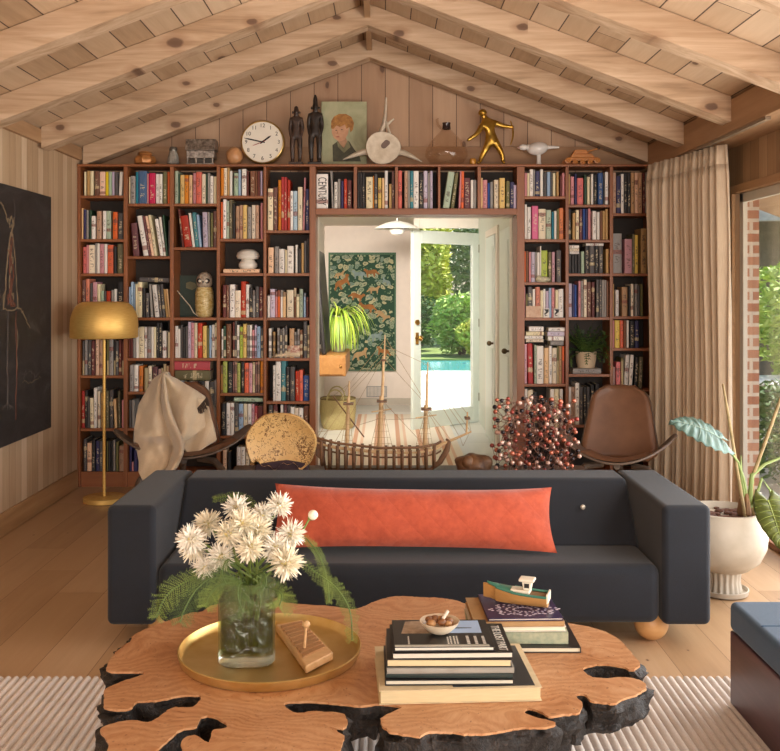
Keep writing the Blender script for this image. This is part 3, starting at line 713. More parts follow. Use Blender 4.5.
# tapestry: generic beasts and leaves on green
def tapestry_mat():
    t = NT('green_tapestry')
    v = t.mapping(t.obj(), (1, 1, 1))
    nz = t.noise(v, 5, 2)
    w = t.n('ShaderNodeVectorMath', dict(operation='ADD'), i0=v, i1=t.n('ShaderNodeVectorMath', dict(operation='SCALE'), i0=nz.outputs[1], Scale=.16).outputs[0]).outputs[0]
    v1 = t.n('ShaderNodeTexVoronoi', None, Vector=t.mapping(w, (1, 1, 1.25)), Scale=12.0, Randomness=1.0)
    rnd = t.n('ShaderNodeSeparateColor', None, Color=v1.outputs['Color']).outputs
    leaf = t.math('LESS_THAN', v1.outputs['Distance'], .46)
    lc = t.ramp(rnd[0], (.0, '#6f8166'), (.35, '#95967a'), (.6, '#647769'), (.8, '#a39c78'))
    v2 = t.n('ShaderNodeTexVoronoi', None, Vector=w, Scale=26.0, Randomness=1.0)
    dots = t.math('LESS_THAN', v2.outputs['Distance'], .26)
    base = t.mix(t.math('MULTIPLY', dots, .6), hexc('#23402e'), hexc('#93a37d'))
    c = t.mix(leaf, base, lc)
    vein = t.math('LESS_THAN', t.math('ABSOLUTE', t.math('SUBTRACT', v1.outputs['Distance'], .22)), .03)
    c = t.mix(t.math('MULTIPLY', vein, .8), c, hexc('#2c4a36'))
    t.bsdf(c, .9)
    return t.m
tx0, tx1, tz0, tz1 = px(328.5, HB - .03), px(396, HB - .03), pz(371, HB - .03), pz(252.5, HB - .03)
tp = thing('tapestry', 'large green wall hanging of leaves and beasts in the hall', 'tapestry', ((tx0 + tx1) / 2, HB - .02, tz0))
obj('cloth', MB().box(tx0 + .02, tx1 - .02, HB - .03, HB - .004, tz0 + .02, tz1 - .03), tapestry_mat(), tp)
bd = MB().box(tx0, tx0 + .02, HB - .032, HB - .003, tz0, tz1).box(tx1 - .02, tx1, HB - .032, HB - .003, tz0, tz1).box(tx0 + .02, tx1 - .02, HB - .032, HB - .003, tz0, tz0 + .02).box(tx0 + .02, tx1 - .02, HB - .032, HB - .003, tz1 - .03, tz1)
obj('border', bd, M('tapestry_green_edge', '#4d6a52', .9), tp)
BEAST = {'o': M('applique_rust', '#96602f', .9), 's': M('applique_sand', '#aa8a60', .9), 'g': M('applique_grey', '#7b8a86', .9)}
def beast(cx, cz, s, fl, code, rot=0):
    prof = [(-.5, .05), (-.42, .2), (-.2, .26), (.1, .2), (.28, .25), (.36, .38), (.5, .36), (.56, .24), (.44, .18), (.36, .02), (.34, -.3), (.24, -.3), (.22, -.06), (-.16, -.08), (-.2, -.32), (-.3, -.32), (-.32, -.04), (-.44, -.06), (-.62, -.2), (-.66, -.12)]
    ca, sa = math.cos(rot), math.sin(rot)
    pts = [((x * ca - z * sa) * s * fl + cx, (x * sa + z * ca) * s + cz) for x, z in prof]
    if fl < 0: pts.reverse()
    obj('applique_beast', MB().prism(pts, HB - .034, HB - .029, 1), BEAST[code], tp)
def tq(x, y): return px(x, HB - .03), pz(y, HB - .03)
for x, y, s, f, c, r in ((343, 283, .22, 1, 'o', .5), (359, 275, .17, -1, 'g', 0), (371, 273, .17, -1, 'o', -.1), (374, 290, .15, 1, 's', 0), (357, 297, .18, 1, 'o', -.3), (367, 308, .2, -1, 'o', 0), (382, 316, .18, 1, 's', -.7),
                         (376, 337, .18, 1, 'g', .1), (361, 355, .2, 1, 's', .3), (383, 352, .17, -1, 'o', .2), (340, 275, .13, 1, 's', .2), (386, 282, .12, -1, 'g', .4)):
    q = tq(x, y); beast(q[0], q[1], s, f, c, r)
# floating wooden box, dark panel, spider plant, basket, vent, pendant, rug
wood_o = grainwood('orange_oak', 1, [(.2, '#8a5a28'), (.5, '#9e6c34'), (.8, '#b07e46')], .5, .8)
fx = thing('floating_drawer', 'wooden wall box carrying the spider plant and dark panel', 'shelf', (-.6, 10.1, .63))
obj('box', MB().box(HL + .002, -.405, 9.57, 10.75, .63, .845), wood_o, fx, bevel=.004)
obj('drawer_front', MB().box(HL + .03, -.43, 9.552, 9.568, .65, .825), wood_o, fx, bevel=.003)
obj('pull', MB().ell((-.455, 9.545, .735), (.014, .012, .014), 10, 8), BRASS0, fx, smooth=True)
tv = thing('dark_panel', 'tall black panel leaning on the hall wall above the wooden box', 'panel', (-.63, 10.1, .845))
DKP = M('black_panel', '#1c1716', .35, var=.05)
rot = Matrix.Rotation(R(-4.5), 4, 'Y')
obj('panel', MB().box(-.66, -.61, 9.66, 10.7, .846, 1.95, rot=rot, piv=(-.61, 10, .85)), DKP, tv, bevel=.02)
obj('back_shell', MB().box(-.685, -.662, 9.8, 10.55, .95, 1.8, rot=rot, piv=(-.61, 10, .85)), DKP, tv, bevel=.005)
def leaf_strip(mb, base, d, L, w, droop, seg=8, mi=0, twist=0.0):
    """arching strap leaf"""
    d = Vector(d).normalized(); side = d.cross(Vector((0, 0, 1)))
    if side.length < .01: side = Vector((1, 0, 0))
    side.normalize(); p = Vector(base); v = d.copy(); rows = []
    for i in range(seg + 1):
        t = i / seg; ww = w * (math.sin(math.pi * min(1, .12 + .88 * t)) ** .6) * (1 - .15 * t) if i < seg else .0004
        up = side.cross(v).normalized()
        rows.append([p - side * ww / 2, p - up * ww * .12, p + side * ww / 2])
        v = (v + Vector((0, 0, -droop / seg))).normalized(); p = p + v * (L / seg)
    mb.grid(rows, mi)
rnd = random.Random(3)
sp = thing('spider_plant', 'lime green spider plant drooping over the wooden hall box', 'plant', (-.49, 10.15, .845))
obj('pot', MB().lathe([(.06, .846), (.085, .97), (.095, 1.24), (.085, 1.24), (.08, 1.2), (0.002, 1.2)], (-.5, 10.15, 0), 20), M('hall_pot', '#9a9a76', .5), sp, smooth=True)
LIME = [M('spider_leaf_lime', '#a9bf3f', .5, var=.1), M('spider_leaf_green', '#7f9c34', .5, var=.1)]
for k in range(70):
    m = MB(); a = rnd.uniform(0, 2 * math.pi); e = rnd.uniform(.4, 1.5)
    leaf_strip(m, (-.5 + .03 * math.cos(a), 10.15 + .03 * math.sin(a), 1.24), (math.cos(a), math.sin(a) * .8, e + .5), rnd.uniform(.40, .66), .017, rnd.uniform(2.6, 4.2), 10)
    for i, v in enumerate(m.v):
        x = max(v[0], -.585)
        if v[2] < .865: x = max(x, -.38)
        m.v[i] = (x, v[1], v[2])
    obj('leaf', m, LIME[k % 2], sp, smooth=True)
for k in range(85):
    m = MB(); a = rnd.uniform(math.pi * .9, 2.1 * math.pi); e = rnd.uniform(.0, .6)
    leaf_strip(m, (-.5 + .07 * math.cos(a), 10.15 + .08 * math.sin(a), 1.235), (math.cos(a), math.sin(a), e), rnd.uniform(.28, .5), .016, rnd.uniform(5.0, 7.5), 10)
    for i, v in enumerate(m.v): m.v[i] = (max(v[0], -.585), v[1], max(v[2], .865))
    obj('leaf', m, LIME[k % 2], sp, smooth=True)
WEAVE = None
def weave(name, c1, c2, sc=90):
    t = NT(name)
    br = t.n('ShaderNodeTexWave', dict(bands_direction='Z'), Vector=t.obj(), Scale=sc * .35, Distortion=1.5, Detail=1)
    b2 = t.n('ShaderNodeTexNoise', None, Vector=t.mapping(t.obj(), (1, 1, .4)), Scale=sc * 1.2)
    f = t.math('ADD', t.math('MULTIPLY', br.outputs[1], .5), t.math('MULTIPLY', b2.outputs[0], .5))
    t.bsdf(t.ramp(f, (.3, c1), (.7, c2)), .85, 0, t.bump(f, .6, .006)); return t.m
WEAVE = weave('basket_weave', '#9c8a55', '#c9b982')
bk = thing('basket', 'woven straw basket with looped handles on the hall floor', 'basket', (-.52, 10.25, 0))
obj('body', MB().lathe([(.165, .0), (.185, .06), (.2, .2), (.195, .33), (.182, .33), (.18, .2), (.16, .02), (.002, .02)], (-.52, 10.25, .001), 28), WEAVE, bk, smooth=True)
for s in (-1, 1):
    pts = [(-.52 + .09 * math.cos(a) - .02, 10.25 + s * .185, .32 + .12 * math.sin(a)) for a in [math.pi * i / 12 for i in range(13)]]
    obj('handle', MB().tube(pts, .008, 8), WEAVE, bk, smooth=True)
obj('trim_band', MB().lathe([(.197, .322), (.2, .33), (.19, .336), (.181, .33), (.183, .322)], (-.52, 10.25, .001), 28, cap=False), M('basket_rim', '#7e6a3e', .8), bk, smooth=True)
vt = thing('wall_vent', 'small grey wall vent under the tapestry', 'vent', (-.12, HB, .2))
vx0, vx1, vz0, vz1 = px(366.5, HB), px(387, HB), pz(397, HB), pz(386, HB)
obj('frame', MB().box(vx0, vx1, HB - .012, HB - .001, vz0, vz0 + .012).box(vx0, vx1, HB - .012, HB - .001, vz1 - .012, vz1).box(vx0, vx0 + .012, HB - .012, HB - .001, vz0 + .0121, vz1 - .0121).box(vx1 - .012, vx1, HB - .012, HB - .001, vz0 + .0121, vz1 - .0121), M('vent_grey', '#a9a49c', .5, .3), vt)
sl_ = MB()
for i in range(14):
    x = vx0 + .02 + i * (vx1 - vx0 - .04) / 13
    sl_.box(x - .004, x + .004, HB - .01, HB - .003, vz0 + .013, vz1 - .013)
obj('grille', sl_, bpy.data.materials['vent_grey'], vt)
pl = thing('pendant_lamp', 'white layered disc pendant hanging from the hall ceiling', 'lamp', (px(397, 9.9), 9.9, HC))
c = (px(397, 9.9), 9.9, 0); PW = M('pendant_white', '#efece6', .35, var=.02)
obj('top_shade', MB().lathe([(.03, 2.255), (.12, 2.235), (.22, 2.19), (.245, 2.168), (.24, 2.168), (.12, 2.225), (.03, 2.245)], c, 32, cap=False), PW, pl, smooth=True)
obj('lower_shade', MB().lathe([(.075, 2.175), (.08, 2.15), (.06, 2.115), (.03, 2.105), (.002, 2.104)], c, 24), PW, pl, smooth=True)
obj('middle_ring', MB().lathe([(.13, 2.185), (.135, 2.175), (.10, 2.168), (.09, 2.18)], c, 24, cap=False), M('pendant_grey', '#8d8a86', .4), pl, smooth=True)
obj('cord', MB().tube([(c[0], c[1], 2.24), (c[0], c[1], HC - .03)], .006, 8).lathe([(.05, HC - .03), (.05, HC - .001)], c, 16), PW, pl, smooth=True)
def rug_mat():
    t = NT('striped_rug')
    s = t.n('ShaderNodeSeparateXYZ', None, Vector=t.obj()); x = t.math('FRACT', t.math('MULTIPLY', s.outputs[0], 4.6))
    c = t.ramp(x, (.0, '#e3d8c6'), (.5, '#e3d8c6'), (.52, '#c79a7c'), (.7, '#c79a7c'), (.72, '#ded0ba'), (.86, '#ded0ba'), (.88, '#d8b59a'), (1.0, '#d8b59a'))
    t.n('ShaderNodeValue')
    t.bsdf(c, .95, 0, t.bump(t.noise(t.obj(), 120, 2).outputs[0], .3, .004)); return t.m
o = obj('striped_rug', MB().box(-.33, .72, 7.9, 11.3, .001, .012), rug_mat()); tag(o, 'flat rug with rust and cream stripes on the hall floor', 'rug')

# ------------------------------------------------------------------ garden seen through the hall door and the window
PAVE = planks('terrace_paving', 0, 0, .9, 1, [(.1, '#c9c0b0'), (.5, '#d8d0c2'), (.9, '#e3dcd0')], .7, length=.9, seam=.012, grain=.1, seamcol='#b0a696')
struct('ground_terrace', MB().box(-14, 12, HB + .11, 18.2, -.16, -.06).box(.41, 12, EY + .0, HB + .109, -.16, -.061).box(XR + .15, 12, YR - 3, EY - .001, -.16, -.062), PAVE, 'sunlit pale terrace paving outside')
tw = NT('pool_water'); tw.bsdf('#5fb7b4', .08, 0, tw.bump(tw.noise(tw.obj(), 3, 3).outputs[0], .2, .03)); 
struct('pool_water', MB().box(-14, 14, 18.21, 21.5, -.22, -.11), tw.m, 'turquoise swimming pool beyond the terrace')
struct('lawn', MB().box(-30, 40, 21.51, 45, -.2, -.08).box(12.01, 40, -10, 21.5, -.2, -.09), M('lawn_green', '#7d9448', .9, var=.2, scale=3), 'lawn behind the pool')
GREENS = [M('leaf_' + n, a, .55, col2=b, scale=2.5) for n, a, b in (('dark_green', '#5f8238', '#426030'), ('mid_green', '#83a548', '#5c8038'), ('yellow_green', '#d8d658', '#aebd48'), ('grey_green', '#a9b68a', '#82956a'), ('bright_green', '#b9d062', '#86ac4c'))]
BARK0 = M('garden_bark', '#6a5642', .9, var=.2)
def shrub(name, label, cx, cy, z0, rx, ry, rz, n, ls, mi, seed, cat='shrub', group=None):
    rn = random.Random(seed); t = thing(name, label, cat, (cx, cy, -.06), 0, group)
    m = MB()
    for _ in range(n):
        while True:
            q = Vector((rn.uniform(-1, 1), rn.uniform(-1, 1), rn.uniform(-1, 1)))
            if .35 < q.length < 1: break
        lump = 1 + .18 * math.sin(5 * q.x + seed) * math.cos(4 * q.z + seed) 
        c = Vector((cx + q.x * rx * lump, cy + q.y * ry * lump, z0 + rz + q.z * rz * lump))
        a = Vector((rn.uniform(-1, 1), rn.uniform(-1, 1), rn.uniform(-.6, .6))).normalized(); b = a.cross(Vector((rn.uniform(-1, 1), rn.uniform(-1, 1), rn.uniform(-1, 1)))).normalized()
        L = ls * rn.uniform(.6, 1.3)
        m.add([c - a * L, c + b * L * .4 , c + a * L, c - b * L * .4], [(0, 1, 2, 3)])
    obj('foliage', m, GREENS[mi], t)
    tr = MB()
    for k in range(4):
        a = k * 1.6 + seed
        tr.tube([(cx + .05 * math.cos(a), cy + .05 * math.sin(a), -.07), (cx + rx * .25 * math.cos(a), cy + ry * .25 * math.sin(a), z0 + rz * .6), (cx + rx * .5 * math.cos(a), cy + ry * .5 * math.sin(a), z0 + rz * 1.2)], [.05, .035, .015], 6)
    obj('trunk', tr, BARK0, t)
    return t
# behind the hall door (looking out past the pool)
shrub('ornamental_grass', 'feathery pale grass clump by the pool, low in the door glass', 1.9, 23.0, -.06, .8, .6, .75, 4200, .08, 4, 1)
shrub('ornamental_grass', 'lime grass clump by the pool beside the door stile', 2.3, 22.3, -.06, .6, .5, .45, 3000, .08, 2, 2)
shrub('garden_tree', 'yellow green tree in the middle of the door glass', 1.0, 26.5, .4, 1.0, 1.0, 1.9, 8000, .10, 2, 3, 'tree')
shrub('garden_tree', 'grey green tree beside the yellow one beyond the pool', 3.3, 28.0, .3, 1.4, 1.2, 2.2, 9000, .09, 3, 4, 'tree')
shrub('garden_tree', 'dark green tree rising behind the pool hedge', 2.2, 31, 1.5, 4.0, 1.5, 3.2, 7000, .13, 0, 5, 'tree')
shrub('garden_tree', 'broad mid green tree filling the garden behind the terrace', -4.6, 34.6, .2, 5.5, 1.6, 4.0, 7000, .15, 1, 6, 'tree')
shrub('hedge_shrub', 'low dark shrub at the pool edge', .6, 24.6, -.06, 1.0, .7, .75, 3500, .08, 0, 7)
# outside the big window
shrub('garden_shrub', 'sunny green shrub filling the garden window', 4.55, 9.3, .45, 1.0, 1.0, .75, 9000, .05, 4, 8)
shrub('garden_shrub', 'mid green shrub low behind the patio table', 5.9, 10.7, -.06, .9, .9, 1.5, 9000, .065, 1, 9)
shrub('garden_shrub', 'dark shrub low outside the window by the plant', 3.45, 7.6, -.06, .5, .6, .42, 3500, .04, 0, 10)
shrub('garden_shrub', 'tall yellow green tree behind the patio', 7.2, 18.4, .3, 2.2, 1.6, 2.8, 12000, .09, 2, 11, 'tree')
# brick pier beside the window, neighbouring roof, patio furniture
bt = NT('brick')
bn = bt.n('ShaderNodeTexBrick', None, Vector=bt.mapping(bt.obj(), (1, 1, 1), rot=(R(90), 0, 0)), Color1=hexc('#a8735a'), Color2=hexc('#b98a70'), Mortar=hexc('#cfc3b4'), Scale=1.0)
bn.inputs['Brick Width'].default_value = .21; bn.inputs['Row Height'].default_value = .08; bn.inputs['Mortar Size'].default_value = .012; bn.inputs['Mortar Smooth'].default_value = 0
bt.bsdf(bn.outputs[0], .85, 0, bt.bump(bn.outputs[1], .4, .01))
struct('brick_pillar', MB().box(2.475, 2.575, 6.4, 6.62, -.06, zc(2.575) - .2), bt.m, 'brick pillar outside the window')
nr = thing('garden_pavilion', 'neighbouring pavilion with a pale tiled roof seen through the window', 'building', (5.5, 12.6, -.06))
ro = MB(); ro.prism([(12.2, 2.55), (14.6, 3.5), (14.6, 3.62), (12.2, 2.67)], 3.4, 10.5, 0)
for i in range(9):
    ro.prism([(12.2 + i * .27, 2.67 + i * .107), (12.2 + i * .27 + .3, 2.70 + i * .107 + .1), (12.2 + i * .27, 2.735 + i * .107)], 3.4, 10.5, 0)
obj('roof', ro, M('pale_roof_tile', '#b9b2a6', .8, var=.15, scale=8), nr)
obj('fascia', MB().box(3.4, 10.5, 12.1, 12.19, 2.42, 2.64), M('fascia_white', '#d8d3ca', .6), nr, bevel=.01)
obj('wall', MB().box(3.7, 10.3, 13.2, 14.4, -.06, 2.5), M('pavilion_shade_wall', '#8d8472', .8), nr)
for i in range(3):
    obj('post', MB().box(3.6 + i * 3.2, 3.75 + i * 3.2, 12.25, 12.4, -.06, 2.6), bpy.data.materials['fascia_white'], nr)
pt = thing('patio_table', 'white patio table standing outside the garden window', 'table', (3.85, 8.55, -.06))
PWH = M('patio_white', '#e8e6e0', .5, var=.03)
obj('top', MB().lathe([(.55, .66), (.56, .675), (.55, .69)], (3.85, 8.55, 0), 28), PWH, pt, smooth=True)
for k in range(3):
    a = k * 2.1 + .4
    obj('leg', MB().tube([(3.85 + .1 * math.cos(a), 8.55 + .1 * math.sin(a), .66), (3.85 + .35 * math.cos(a), 8.55 + .35 * math.sin(a), -.06)], .02, 8), PWH, pt, smooth=True)
for i, (cx, cy, r) in enumerate(((3.4, 7.35, 2.6), (4.75, 8.2, 1.0))):
    ch = thing('patio_chair', ['white wire patio chair close to the window pane', 'white wire patio chair beyond the round patio table'][i], 'chair', (cx, cy, -.06), r)
    sm = MB()
    for k in range(9): sm.box(-.2, .2, -.2 + k * .05 - .012, -.2 + k * .05 + .012, .43, .445)
    obj('seat', sm, PWH, ch, local=True)
    bm_ = MB()
    for k in range(9): bm_.tube([(-.2 + k * .05, .21, .45), (-.2 + k * .05, .27, .86)], .007, 6)
    bm_.tube([(-.21, .27, .86), (.21, .27, .86)], .012, 6)
    obj('backrest', bm_, PWH, ch, local=True)
    for sx in (-1, 1):
        for sy in (-1, 1): obj('leg', MB().tube([(sx * .19, sy * .19, .43), (sx * .22, sy * .22, .0)], .012, 6), PWH, ch, local=True)
# ------------------------------------------------------------------ furniture
def fabric(name, c1, c2, rough=.9, sc=420, sheen=.3, bumps=.25):
    t = NT(name)
    n1 = t.noise(t.obj(), sc, 2).outputs[0]; n2 = t.noise(t.obj(), 9, 3).outputs[0]
    f = t.math('ADD', t.math('MULTIPLY', n1, .7), t.math('MULTIPLY', n2, .3))
    t.bsdf(t.ramp(f, (.3, c1), (.7, c2)), rough, 0, t.bump(n1, bumps, .003), Sheen_Weight=sheen, Sheen_Roughness=.5)
    return t.m
NAVY = fabric('sofa_navy_wool', '#101218', '#1b202a', sheen=.12)
BALL = grainwood('ball_foot_oak', 0, [(.2, '#c08a52'), (.5, '#d2a068'), (.8, '#ddb07c')], .4, 1.0)
YF, YBK = 3.927, 4.737; SX0, SX1 = -1.178, 1.381; AW = .207
so = thing('sofa', 'charcoal navy wool sofa with boxy arms and wooden ball feet', 'sofa', (.1, 4.33, 0))
for x0 in (SX0, SX1 - AW): obj('arm', MB().box(x0, x0 + AW, YF, YBK, .10, .608), NAVY, so, bevel=.028, seg=4)
ix0, ix1 = SX0 + AW + .003, SX1 - AW - .003
obj('backrest', MB().prism([(4.30, .14), (4.275, .34), (4.51, .608), (4.735, .608), (4.735, .10), (4.30, .10)], ix0, ix1, 0), NAVY, so, bevel=.022, seg=4)
obj('seat', MB().box(ix0, ix1, YF + .012, 4.29, .10, .352), NAVY, so, bevel=.045, seg=5)
fx0 = px(654.5, 4.0)
for x in (fx0, .2 - fx0 + .003):
    for y in (4.05, 4.62):
        obj('ball_foot', MB().ell((x, y, .072), (.074, .074, .072), 20, 14), BALL, so, smooth=True)
BTN = M('button_pale', '#c9bfae', .35, .3)
for X in (px(583, 4.39), .2 - px(583, 4.39)):
    obj('button', MB().ell((X, 4.392, .495), (.012, .008, .012), 14, 8), BTN, so, smooth=True)
# bolster pillow
def orange_mat():
    t = NT('orange_quilted_linen')
    a = t.n('ShaderNodeTexWave', dict(bands_direction='DIAGONAL'), Vector=t.mapping(t.obj(), (1, 0, 1)), Scale=5.2, Distortion=.3)
    b = t.n('ShaderNodeTexWave', dict(bands_direction='DIAGONAL'), Vector=t.mapping(t.obj(), (-1, 0, 1)), Scale=5.2, Distortion=.3)
    n1 = t.noise(t.obj(), 260, 2).outputs[0]; n2 = t.noise(t.obj(), 30, 3).outputs[0]
    q = t.math('MINIMUM', t.math('POWER', a.outputs[1], .35), t.math('POWER', b.outputs[1], .35))
    h = t.math('ADD', t.math('MULTIPLY', q, .5), t.math('ADD', t.math('MULTIPLY', n1, .2), t.math('MULTIPLY', n2, .5)))
    t.bsdf(t.ramp(n2, (.25, '#a64227'), (.75, '#bf5434')), .85, 0, t.bump(h, .35, .012), Sheen_Weight=.3); return t.m
def pillow_mb(hw, hh, th, nu=48, nv=18):
    m = MB(); rows = {1: [], -1: []}
    for s in (1, -1):
        for j in range(nv + 1):
            v = -1 + 2 * j / nv; row = []
            for i in range(nu + 1):
                u = -1 + 2 * i / nu
                t = max(0.0, (1 - abs(u) ** 3.2)) ** .55 * max(0.0, (1 - abs(v) ** 2.4)) ** .6
                x = hw * u * (1 - .035 * (1 - abs(v) ** 2) * abs(u) ** 6); z = hh * v * (1 - .13 * (1 - abs(u) ** 3.0)) 
                wr = .004 * math.sin(19 * u + 3 * v) * (1 - t * .6)
                row.append((x, s * th * t + wr * s * (t > 0), z))
            rows[s].append(row)
        m.grid(rows[s])
    return m
pm = pillow_mb(.632, .150, .082)
pw = thing('bolster_pillow', 'long burnt orange quilted pillow leaning on the sofa back', 'pillow', (.128, 4.165, .353))
obj('cushion', pm.xf(Matrix.Translation((.128, 4.172, .499)) @ Matrix.Rotation(R(.8), 4, 'Y') @ Matrix.Rotation(R(-31), 4, 'X')), orange_mat(), pw, smooth=R(80))

# live edge coffee table
ZT = .40
OUT = [(108,664),(113,655),(118,650),(131,640),(133,635),(150,627),(173,619),(190,613),(201,611.6),(210,606),(219,604),(240,601),(262,600),(277,598),(284,602),(300,604),(330,606),(351,609),(362,607),(371.5,602.7),(385,598),(398.5,596),(420,597),(437,597.7),(455,600),(467.7,603.8),(500,607),(530,611),(563.8,622),(590.8,627),(608,633),(621.5,641),(629,650),(637,659),(640,664),(632,670),(625,667),(612,664.5),(600,664),(588,666),(583,669),(590,676),(605,678),(625,677),(640,680),(646.5,686),(639,693),(625,698),(614,703),(603,702),(590.8,700),(584,694),(575,695),(582,702),(581,708),(579,712),(565,714),(548.5,716),(540,711),(527,708),(524,712),(535,717),(552,721),(555,724),(545,727),(525,727),(500,731),(475,733.5),(450,732),(429,731.5),(420,736),(410,735),(391,731.5),(383,726),(381,718.5),(390,712.7),(401,707),(378.5,703.5),(362,705.8),(340,703.5),(316,701.5),(290,701.5),(284,704),(288,709),(297,712.7),(312,711),(325,711.5),(341.5,713),(346,718),(347,724),(343,728),(330,727),(343,735),(341.5,746),(338,755),(342,772),(320,792),(260,802),(205,806),(187,792),(184,760),(182,740.5),(195,735),(208,742.6),(213,730),(225,728.5),(227.4,724),(213,716),(201,717),(196.7,726),(180,730),(168,740),(157.7,748.7),(143,766),(116,770),(104,760),(108.5,745.6),(105.4,737.4),(100,729),(110.5,724),(131,720),(151.5,721),(172,707.7),(192.5,706.7),(200.8,698.5),(198.7,695),(180,695.4),(160,699.5),(137,701.5),(129,708.7),(106.4,707.7),(104.4,695),(105.4,689),(120,682),(145,672.4),(109.5,671)]
raw = [Vector(onz(x, y, ZT)) for x, y in OUT]
rn = random.Random(11); ring = []
n = len(raw)
for i in range(n):       # Catmull-Rom, then a ragged edge
    p0, p1, p2, p3 = raw[i-1], raw[i], raw[(i+1) % n], raw[(i+2) % n]
    k = max(2, min(9, int((p2 - p1).length / .009)))
    for j in range(k):
        t = j / k
        q = .5 * ((2*p1) + (-p0+p2)*t + (2*p0-5*p1+4*p2-p3)*t*t + (-p0+3*p1-3*p2+p3)*t**3)
        ring.append(q + Vector((rn.gauss(0, .0014), rn.gauss(0, .0014))))
nr_ = len(ring); nrm = []
for i in range(nr_):
    d = ring[(i+2) % nr_] - ring[i-2]; nrm.append(Vector((d.y, -d.x)).normalized() if d.length > 1e-7 else Vector((0, 0)))
area = sum(ring[i].x * ring[(i+1) % nr_].y - ring[(i+1) % nr_].x * ring[i].y for i in range(nr_))
sgn = 1 if area > 0 else -1      # outward
ct = thing('coffee_table', 'live edge burl slab coffee table with black bark voids', 'table', (.02, 2.75, 0))
def burl_mat():
    t = NT('burl_top')
    n0 = t.noise(t.obj(), 2.3, 3, .5).outputs[1]
    w = t.n('ShaderNodeVectorMath', dict(operation='ADD'), i0=t.obj(), i1=t.n('ShaderNodeVectorMath', dict(operation='SCALE'), i0=n0, Scale=.55).outputs[0]).outputs[0]
    wv = t.n('ShaderNodeTexWave', dict(wave_type='RINGS'), Vector=w, Scale=9.0, Distortion=5.0, Detail=4.0, Detail_Scale=2.0)
    big = t.noise(t.obj(), 4, 3).outputs[0]; fine = t.noise(w, 90, 4, .7).outputs[0]
    f = t.math('ADD', t.math('MULTIPLY', wv.outputs[1], .12), t.math('ADD', t.math('MULTIPLY', big, .5), t.math('MULTIPLY', fine, .42)))
    c = t.ramp(f, (.26, '#855534'), (.42, '#a9744a'), (.58, '#bd8d64'), (.8, '#d0a682'))
    eyes = t.n('ShaderNodeTexVoronoi', None, Vector=w, Scale=52.0)
    c = t.mix(t.math('MULTIPLY', t.math('LESS_THAN', eyes.outputs['Distance'], .15), .6), c, hexc('#6d3d20'))
    t.bsdf(c, t.math('ADD', .28, t.math('MULTIPLY', fine, .22)), 0, t.bump(fine, .08, .003)); return t.m
def bark_mat():
    t = NT('black_bark')
    a = t.noise(t.obj(), 38, 5, .65, 1.0).outputs[0]; b = t.noise(t.obj(), 130, 3).outputs[0]
    f = t.math('ADD', t.math('MULTIPLY', a, .75), t.math('MULTIPLY', b, .25))
    t.bsdf(t.ramp(f, (.3, '#0d0a09'), (.55, '#231c18'), (.72, '#4a3f37'), (.85, '#8a7b6c')), .55, 0, t.bump(f, .9, .02)); return t.m
BURL, BARK = burl_mat(), bark_mat()
top = MB(); top.prism([(p.x, p.y) for p in ring], ZT - .006, ZT, 2)
obj('slab_top', top, BURL, ct)
sd = MB(); levels = [(.0, ZT - .0062), (.003, ZT - .014), (.008, .379), (.006, .360), (.008, .343), (.0, .326), (-.010, .312)]
def inpoly(p):
    c_ = False; j = nr_ - 1
    for i in range(nr_):
        a, b = ring[i], ring[j]
        if (a.y > p.y) != (b.y > p.y) and p.x < (b.x - a.x) * (p.y - a.y) / (b.y - a.y) + a.x: c_ = not c_
        j = i
    return c_
notch_ = [any(inpoly(ring[i] + sgn * nrm[i] * d) for d in (.02, .04, .065, .09, .12)) for i in range(nr_)]
rs = []
offn = [[rn.gauss(0, 1) for _ in range(nr_)] for _ in levels]
for li, (o_, z) in enumerate(levels):
    sm_ = [sum(offn[li][(i + k) % nr_] for k in range(-2, 3)) / 5 for i in range(nr_)]
    big_ = [math.sin(i * .11 + li * .3) for i in range(nr_)]
    rr = []
    for i in range(nr_):
        amp = 0 if li == 0 else .017
        d = o_ * (1 + .5 * big_[i]) + amp * sm_[i]
        if notch_[i]: d = (0, -.002, -.003, 0, .006, .014, .02)[li] + amp * .4 * sm_[i]
        rr.append((ring[i].x + sgn * nrm[i].x * d, ring[i].y + sgn * nrm[i].y * d, z + (0 if li == 0 else .004 * sm_[i])))
    rs.append(rr)
sd.rings(rs, 0, True, False)
b0 = len(sd.v) - nr_
sd.f.append(tuple(b0 + i for i in range(nr_))); sd.mi.append(0)
obj('bark_edge', sd, BARK, ct, smooth=R(50))
for x, y in ((-.5, 2.55), (.5, 2.75), (-.42, 3.08), (.3, 3.2)):
    obj('leg', MB().lathe([(.045, .021), (.04, .1), (.05, .2), (.07, .315)], (x, y, 0), 12, mod=lambda a, z: 1 + .12 * math.sin(3 * a + 9 * z)), BARK, ct, smooth=True)

# ribbed rug
def ribrug():
    t = NT('ribbed_wool')
    n1 = t.noise(t.obj(), 300, 2).outputs[0]; n2 = t.noise(t.obj(), 6, 2).outputs[0]
    t.bsdf(t.ramp(t.math('ADD', t.math('MULTIPLY', n1, .6), t.math('MULTIPLY', n2, .4)), (.3, '#c4bab2'), (.7, '#e2dad3')), .95, 0, t.bump(n1, .4, .004), Sheen_Weight=.2); return t.m
rgm = MB(); prof = []
x = -2.1; PITCH = .031
while x < 2.05:
    for q in range(6):
        u = q / 6; prof.append((x + PITCH * u, .004 + .016 * math.sin(math.pi * u) ** .6))
    x += PITCH
prof.append((x, .004)); prof += [(x, .001), (-2.1, .001)]
rgm.prism(prof, .3, 3.615, 1)
o = obj('ribbed_rug', rgm, ribrug(), smooth=R(70)); tag(o, 'off white ribbed wool rug under the coffee table', 'rug')

